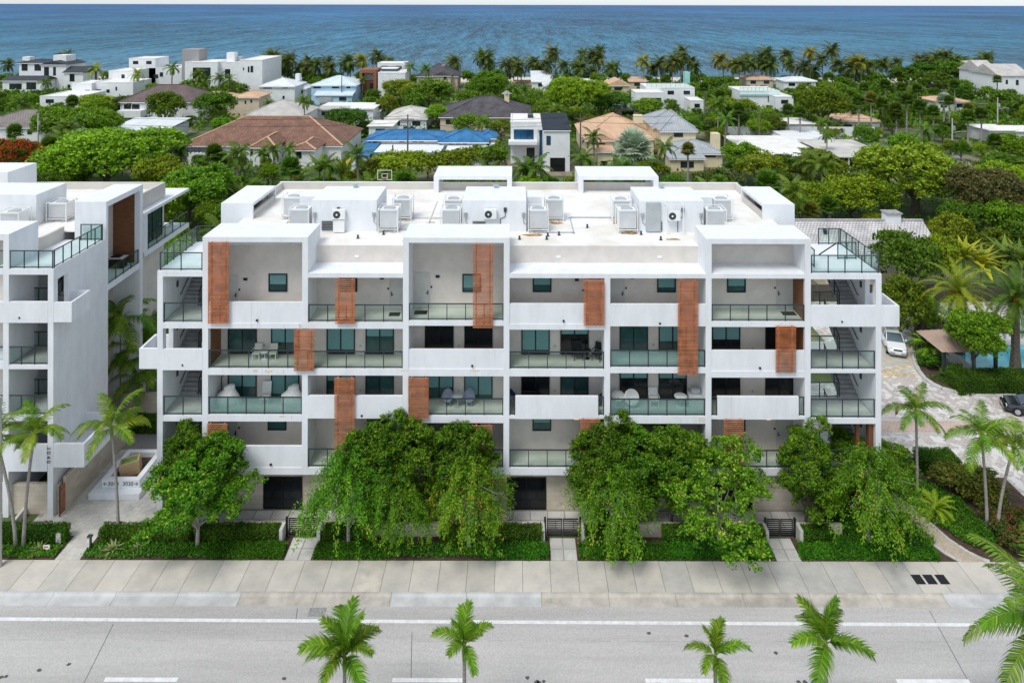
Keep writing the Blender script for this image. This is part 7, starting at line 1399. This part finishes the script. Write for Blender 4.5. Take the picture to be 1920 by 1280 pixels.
# ---------------------------------------------------------------- background trees and palms
def near_mark(X, Y):
    q = sorted(MARK, key=lambda q: (q[0]-X)**2+(q[1]-Y)**2); a = q[0][2]; b = next(k[2] for k in q if k[2] != a)
    return f'between {a} and {b}'
TREES = []
def bgtree(key, x, yt, wpx, yb, kind, m=None, sc_z=None, group='trees among the houses'):
    X, Y = P(x, yb); R, hh = PROTO[key][2], PROTO[key][3]; s = wpx/2*Y/F/R*1.0; h_ = ZAT(x, yt, Y); s = min(s, 1.55*h_/hh); TREES.append((X, Y, s*R))
    place(key, 'tree', f'{kind} {near_mark(X, Y)}', 'tree', X, Y, s, max(.3, h_/hh), rz=(x*.37) % 6.28, group=f'{kind}s {near_mark(X, Y)}', crown_mat=m)
hand = [('canopy',200,248,265,360,'huge spreading bright green tree'),('bigbg',352,318,165,420,'olive green leafy tree','leaf_mid'),('canopy',145,206,140,280,'flat topped bright tree'),('bg1',310,173,78,240,'round mid green tree'),('bg2',402,174,82,250,'dark rounded tree'),('bg0',180,178,80,222,'bright leafy tree'),('bg2',245,180,70,225,'dark rounded tree'),
 ('bigbg',36,264,100,362,'flame tree with red blossom','leaf_flame'),('bg4',300,300,110,385,'bright leafy tree'),('bg4',120,312,110,385,'bright leafy tree'),('bg0',410,330,90,400,'bright leafy tree'),('bg4',755,288,130,352,'bright leafy tree'),('bg0',850,282,140,348,'bright leafy tree'),('bg4',915,275,80,330,'bright leafy tree'),('bg1',700,300,80,352,'round mid green tree'),('bg3',805,148,110,205,'round mid green tree'),('bg1',750,150,80,200,'round mid green tree'),
 ('bigbg',912,134,88,195,'dark domed tree','leaf_mid'),('canopy',1080,149,125,225,'large bright domed tree'),('bg2',1150,178,80,225,'dark rounded tree'),('bg1',1215,185,70,230,'round mid green tree'),('bg2',650,205,90,255,'dark rounded tree'),('bg0',880,215,110,258,'bright leafy tree'),('bg1',940,225,60,262,'round mid green tree'),
 ('bigbg',1718,272,205,402,'spreading olive tree','leaf_mid'),('bg3',1540,282,110,360,'round mid green tree'),('bg2',1480,292,80,350,'dark rounded tree'),('bg0',1595,332,120,415,'bright leafy tree'),('bg0',1550,345,100,418,'bright leafy tree'),('bigbg',1868,320,170,450,'olive brown tree','leaf_olive'),('bg3',1430,285,110,355,'round mid green tree'),('bg4',1390,270,70,335,'bright leafy tree'),('bg1',1345,318,140,372,'coral flowered bush','leaf_oleander'),('bg1',1335,225,55,262,'coral flowered tree','leaf_oleander'),
 ('bigbg',1545,161,110,245,'round mid green tree','leaf_mid'),('bg2',1740,118,80,165,'dark rounded tree'),('bg1',1700,126,70,168,'round mid green tree'),('bg2',1785,114,80,168,'dark rounded tree'),('bg3',1760,135,90,175,'round mid green tree'),('bg1',1600,135,70,165,'round mid green tree'),('bg2',1640,113,70,150,'dark rounded tree'),('bg1',1810,110,90,165,'round mid green tree'),('bg0',1450,165,110,190,'bright leafy tree'),('bg4',1370,185,90,235,'bright leafy tree'),('bg3',1890,290,110,345,'round mid green tree'),('bg4',1905,255,90,310,'bright leafy tree'),
 ('bg2',1700,440,130,575,'glossy umbrella tree'),('bg4',1765,448,80,560,'bright leafy tree'),('bg3',1690,520,100,640,'mid green wing tree'),('bg0',1732,558,75,625,'lime green shrub tree','leaf_lime'),('bg3',1500,365,60,425,'round mid green tree'),('bg0',1640,400,60,432,'bright leafy tree')]
for q in hand: bgtree(*q)
X, Y = P(1697, 575); q = MB(); zt = ZAT(1697, 473, Y)
for k in range(8): a = k*.785; q.bar((0,0,0), (.7*math.cos(a), .7*math.sin(a)*.6, .45), .12)
q.v = [(x+XAT(1697,Y), y+Y-2.6, z+zt-.3) for x, y, z in q.v]; tag(q.build('flower_spike', 'sign_red'), 'red star shaped flower spike on the glossy umbrella tree', 'flower')
def bgpalm(key, x, yc, yb, kind, s=1.0, m=None):
    X, Y = P(x, yb); R, h0 = PROTO[key][2], PROTO[key][3]; hh = max(1.5, ZAT(x, yc, Y)); lab = f'{kind} {near_mark(X, Y)}'
    t = thing('palm_tree', lab, 'palm', (X, Y, 0), group=f'{kind}s {near_mark(X, Y)}'); t.rotation_euler.z = ((x*1.7) % 1.2)-.6; local(t)
    tr = link('trunk', PROTO[key][0], (0,0,0), t); tr.scale = (s, s, hh/h0); cr = link('crown', PROTO[key][1], (0,0,0), t); cr.scale = (s, s, s); cr.location.z = hh-h0*s
    if m: cr.material_slots[0].link = 'OBJECT'; cr.material_slots[0].material = M[m]
coco = [(20,122),(60,128),(128,109),(298,124),(520,107),(535,116),(549,110),(577,116),(598,124),(612,118),(624,128),(652,117),(686,113),(706,106),(720,118),(905,108),(925,124),(948,122),(978,128),(1015,128),(1065,124),(1082,120),(1092,128),(1122,112),(1131,96),(1107,138),(1150,132),(1207,116),(1232,130),(1260,118),(1283,109),(1297,118),(1358,112),(1372,122),(1387,122),(1398,116),(1412,112),(1436,100),(1428,118),(1446,122),(1484,104),(1519,100),(1543,112),(1561,95),(1580,122),(1597,116),(1615,118),(1628,128),(1730,112),(1752,116),(1765,108),(1790,116),(1857,108),(1505,128),(1530,134),(1655,120),(1690,118)]
rc = random.Random(8); coco += [(rc.uniform(490, 860), rc.uniform(112, 132)) for _ in range(9)]+[(rc.uniform(900, 1900), rc.uniform(98, 130)) for _ in range(24)]
for i, (x, y) in enumerate(coco): bgpalm(f'coco{i % 4}', x, y, 158+(i*7) % 12, 'wind blown coconut palm', 1.1+.4*((i*5) % 7)/7, 'frond_gold' if i in (12, 27, 32, 33, 41, 46) else None)
for i, (x, y, yb, s) in enumerate(((180,130,175,1.3),(258,140,185,1.15),(1043,141,175,1.1),(430,150,205,1.0))): bgpalm('datebg', x, y, yb, 'feathery date palm', s, 'frond_sun' if i < 2 else None)
for i, (x, y, yb, s) in enumerate(((322,128,178,1.45),(375,140,190,1.3),(410,146,195,1.2),(385,160,200,1.1),(350,158,196,1.0),(440,170,205,1.2),(768,126,185,1.3),(800,130,185,1.3),(370,105+38,190,1.2),(572,190,250,1.1),(680,150,190,.9),(390,150,190,1.0),(735,168,205,.9),(455,285,335,1.0),(490,287,335,.95),(515,282,335,1.0),(405,292,340,.9),(428,300,345,.9),(540,280,335,.9),(1115,258,312,1.15),(1245,278,335,1.2),(505,195,235,.8),(660,230,262,.7),(250,265,300,.7),(85,155,185,1.2),(30,215,262,.9),(1000,318,372,1.5),(985,322,372,1.3),(960,165,200,1.1),(985,170,205,1.1),(1010,178,212,1.1),(1545,232,285,1.1),(1550,255,310,.8),(1700,300,372,1.1))):
    bgpalm(f'queen{i % 2}', x, y, yb, 'arching feather palm', s)
for i, (x, y, yb, s) in enumerate(((1385,207,262,1.2),(1478,208,262,1.1),(1500,212,268,1.1),(1610,190,255,1.2),(1633,186,258,1.2),(1655,195,258,1.1),(1680,205,262,1.1),(1700,188,250,1.2),(1725,200,255,1.1),(1750,210,262,1.1),(1290,282,342,1.0),(1660,160,215,1.2),(1690,165,215,1.1),(1720,168,218,1.1),(1790,160,215,1.1),(1620,165,215,1.1),(1595,180,235,1.1),(1815,205,260,1.1),(1840,215,270,1.1),(1780,190,248,1.0),(1865,265,320,1.0),(1350,180,235,1.1),(1320,165,225,1.1),(1870,150,200,1.0),(1520,395,440,.9),(1555,385,432,.9))):
    bgpalm(f'sabal{0 if i not in (10, 4, 17, 24) else 1}', x, y, yb, 'fan leaved sabal palm', s)
bgpalm('bismarck', 1188, 282, 340, 'silvery fan palm', 1.35); bgpalm('bismarck', 1770, 190, 235, 'silvery fan palm', .8)
# fill: scattered trees wherever the plan is free and no house front is hidden
rf_ = random.Random(11); cand = []
for _ in range(60000):
    if len(cand) > 520: break
    Y = 68+222*rf_.random()**0.8; xp = rf_.uniform(-80, 2000); X = XAT(xp, Y)
    if 18 < X < 60 and Y < 79: continue
    if any(a < X < c and d < Y < e for a, c, d, e in FOOT): continue
    big = rf_.random(); h_ = rf_.uniform(4.2, 7.6) if Y < 240 else rf_.uniform(4, 6.5); R_ = h_*rf_.uniform(.42, .62)
    x = CX+X*F/Y; ok = True
    for tries in range(3):
        yt = HY+F*(H-h_)/Y; ybm = HY+F*H/Y; wp_ = R_*F/Y; ok = True
        for x0, x1, y0, y1, Yk in KEEP:
            if Y < Yk+1 and x+wp_*.85 > x0 and x-wp_*.85 < x1 and yt < y1 and ybm > y0: ok = False; break
        if ok: break
        h_ *= .6; R_ *= .65
    if not ok or h_ < 1.6: continue
    if any((X-a)**2+(Y-b_)**2 < (.62*(R_+c))**2 for a, b_, c in TREES): continue
    TREES.append((X, Y, R_)); cand.append((Y, X, h_, R_))
cand.sort()
kinds = ['bushy bright green tree','bushy mid green tree','bushy dark green tree','bushy mid green tree','bushy bright green tree']
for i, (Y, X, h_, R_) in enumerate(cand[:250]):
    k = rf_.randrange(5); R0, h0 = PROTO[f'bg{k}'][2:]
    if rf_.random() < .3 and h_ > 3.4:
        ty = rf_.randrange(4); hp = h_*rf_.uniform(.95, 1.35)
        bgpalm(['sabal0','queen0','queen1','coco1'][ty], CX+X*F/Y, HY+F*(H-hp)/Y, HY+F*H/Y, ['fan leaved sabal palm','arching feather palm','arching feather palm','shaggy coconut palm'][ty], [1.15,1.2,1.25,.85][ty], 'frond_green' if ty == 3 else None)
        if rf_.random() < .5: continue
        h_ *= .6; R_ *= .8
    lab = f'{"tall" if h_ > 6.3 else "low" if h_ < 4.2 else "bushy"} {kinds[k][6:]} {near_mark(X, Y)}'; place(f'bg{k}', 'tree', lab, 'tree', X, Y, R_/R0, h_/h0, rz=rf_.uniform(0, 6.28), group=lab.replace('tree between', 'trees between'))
rest = cand[250:]
if rest:
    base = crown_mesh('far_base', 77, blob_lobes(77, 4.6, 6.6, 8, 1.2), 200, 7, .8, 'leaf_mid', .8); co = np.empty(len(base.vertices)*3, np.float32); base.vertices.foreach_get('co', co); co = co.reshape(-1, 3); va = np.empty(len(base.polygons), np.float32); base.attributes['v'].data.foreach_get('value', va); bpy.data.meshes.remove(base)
    Vs, vv = [], []
    for Y, X, h_, R_ in rest: Vs.append((co@rotz(rf_.uniform(0, 6.28)).T)*np.array([R_/4.6, R_/4.6, h_/7.8])+np.array([X, Y, 0])); vv.append(np.clip(va+rf_.uniform(-.2,.2), 0, 1))
    V = np.concatenate(Vs); o = link('distant_trees', quad_mesh('distant_trees', V, len(V)//4, np.concatenate(vv), 'leaf_mid'), (0,0,0)); stuff(o)
# low green undergrowth between the houses
r = rnd(5); n_ = 26000; Yq = 66+226*r.random(n_)**.75; xq = r.uniform(-90, 2010, n_); Xq = (xq-CX)*Yq/F; keep = np.ones(n_, bool)
for a, c, d, e in FOOT: keep &= ~((Xq > a) & (Xq < c) & (Yq > d) & (Yq < e))
keep &= ~((Xq > 18) & (Xq < 60) & (Yq < 79)); keep &= ~((Yq > 63) & (Yq < 69.5)); keep &= ~((xq > 935) & (xq < 1085) & (Yq > 128) & (Yq < 152)); keep &= (np.sin(Xq*.11)+np.sin(Yq*.13+1)+r.normal(size=n_)*.5 > -.6); keep &= ~((xq > 1775) & (xq < 1845) & (Yq > 125) & (Yq < 155))
Xq, Yq = Xq[keep], Yq[keep]; per = 5; idx = np.repeat(np.arange(len(Xq)), per); sz = np.clip(Yq[idx]/150, .45, 1.3)
p = np.stack([Xq[idx], Yq[idx], np.zeros(len(idx))], 1)+r.normal(size=(len(idx),3))*np.array([.7,.7,.35])*sz[:,None]; p[:,2] = np.abs(p[:,2])*1.6+.1
d = unit(r.normal(size=p.shape)*.8+np.array([0,0,.6])); nr = unit(r.normal(size=p.shape)*.5+np.array([0,-.2,.8])); nr = unit(nr-d*(nr*d).sum(1)[:,None]*.9); s = r.uniform(.6,1.3,len(p))*sz
stuff(link('undergrowth', leaf_mesh('undergrowth', p, d, nr, .8*s, .5*s, np.clip(.42+r.normal(size=len(p))*.2, 0, 1), 'leaf_mid'), (0,0,0)))
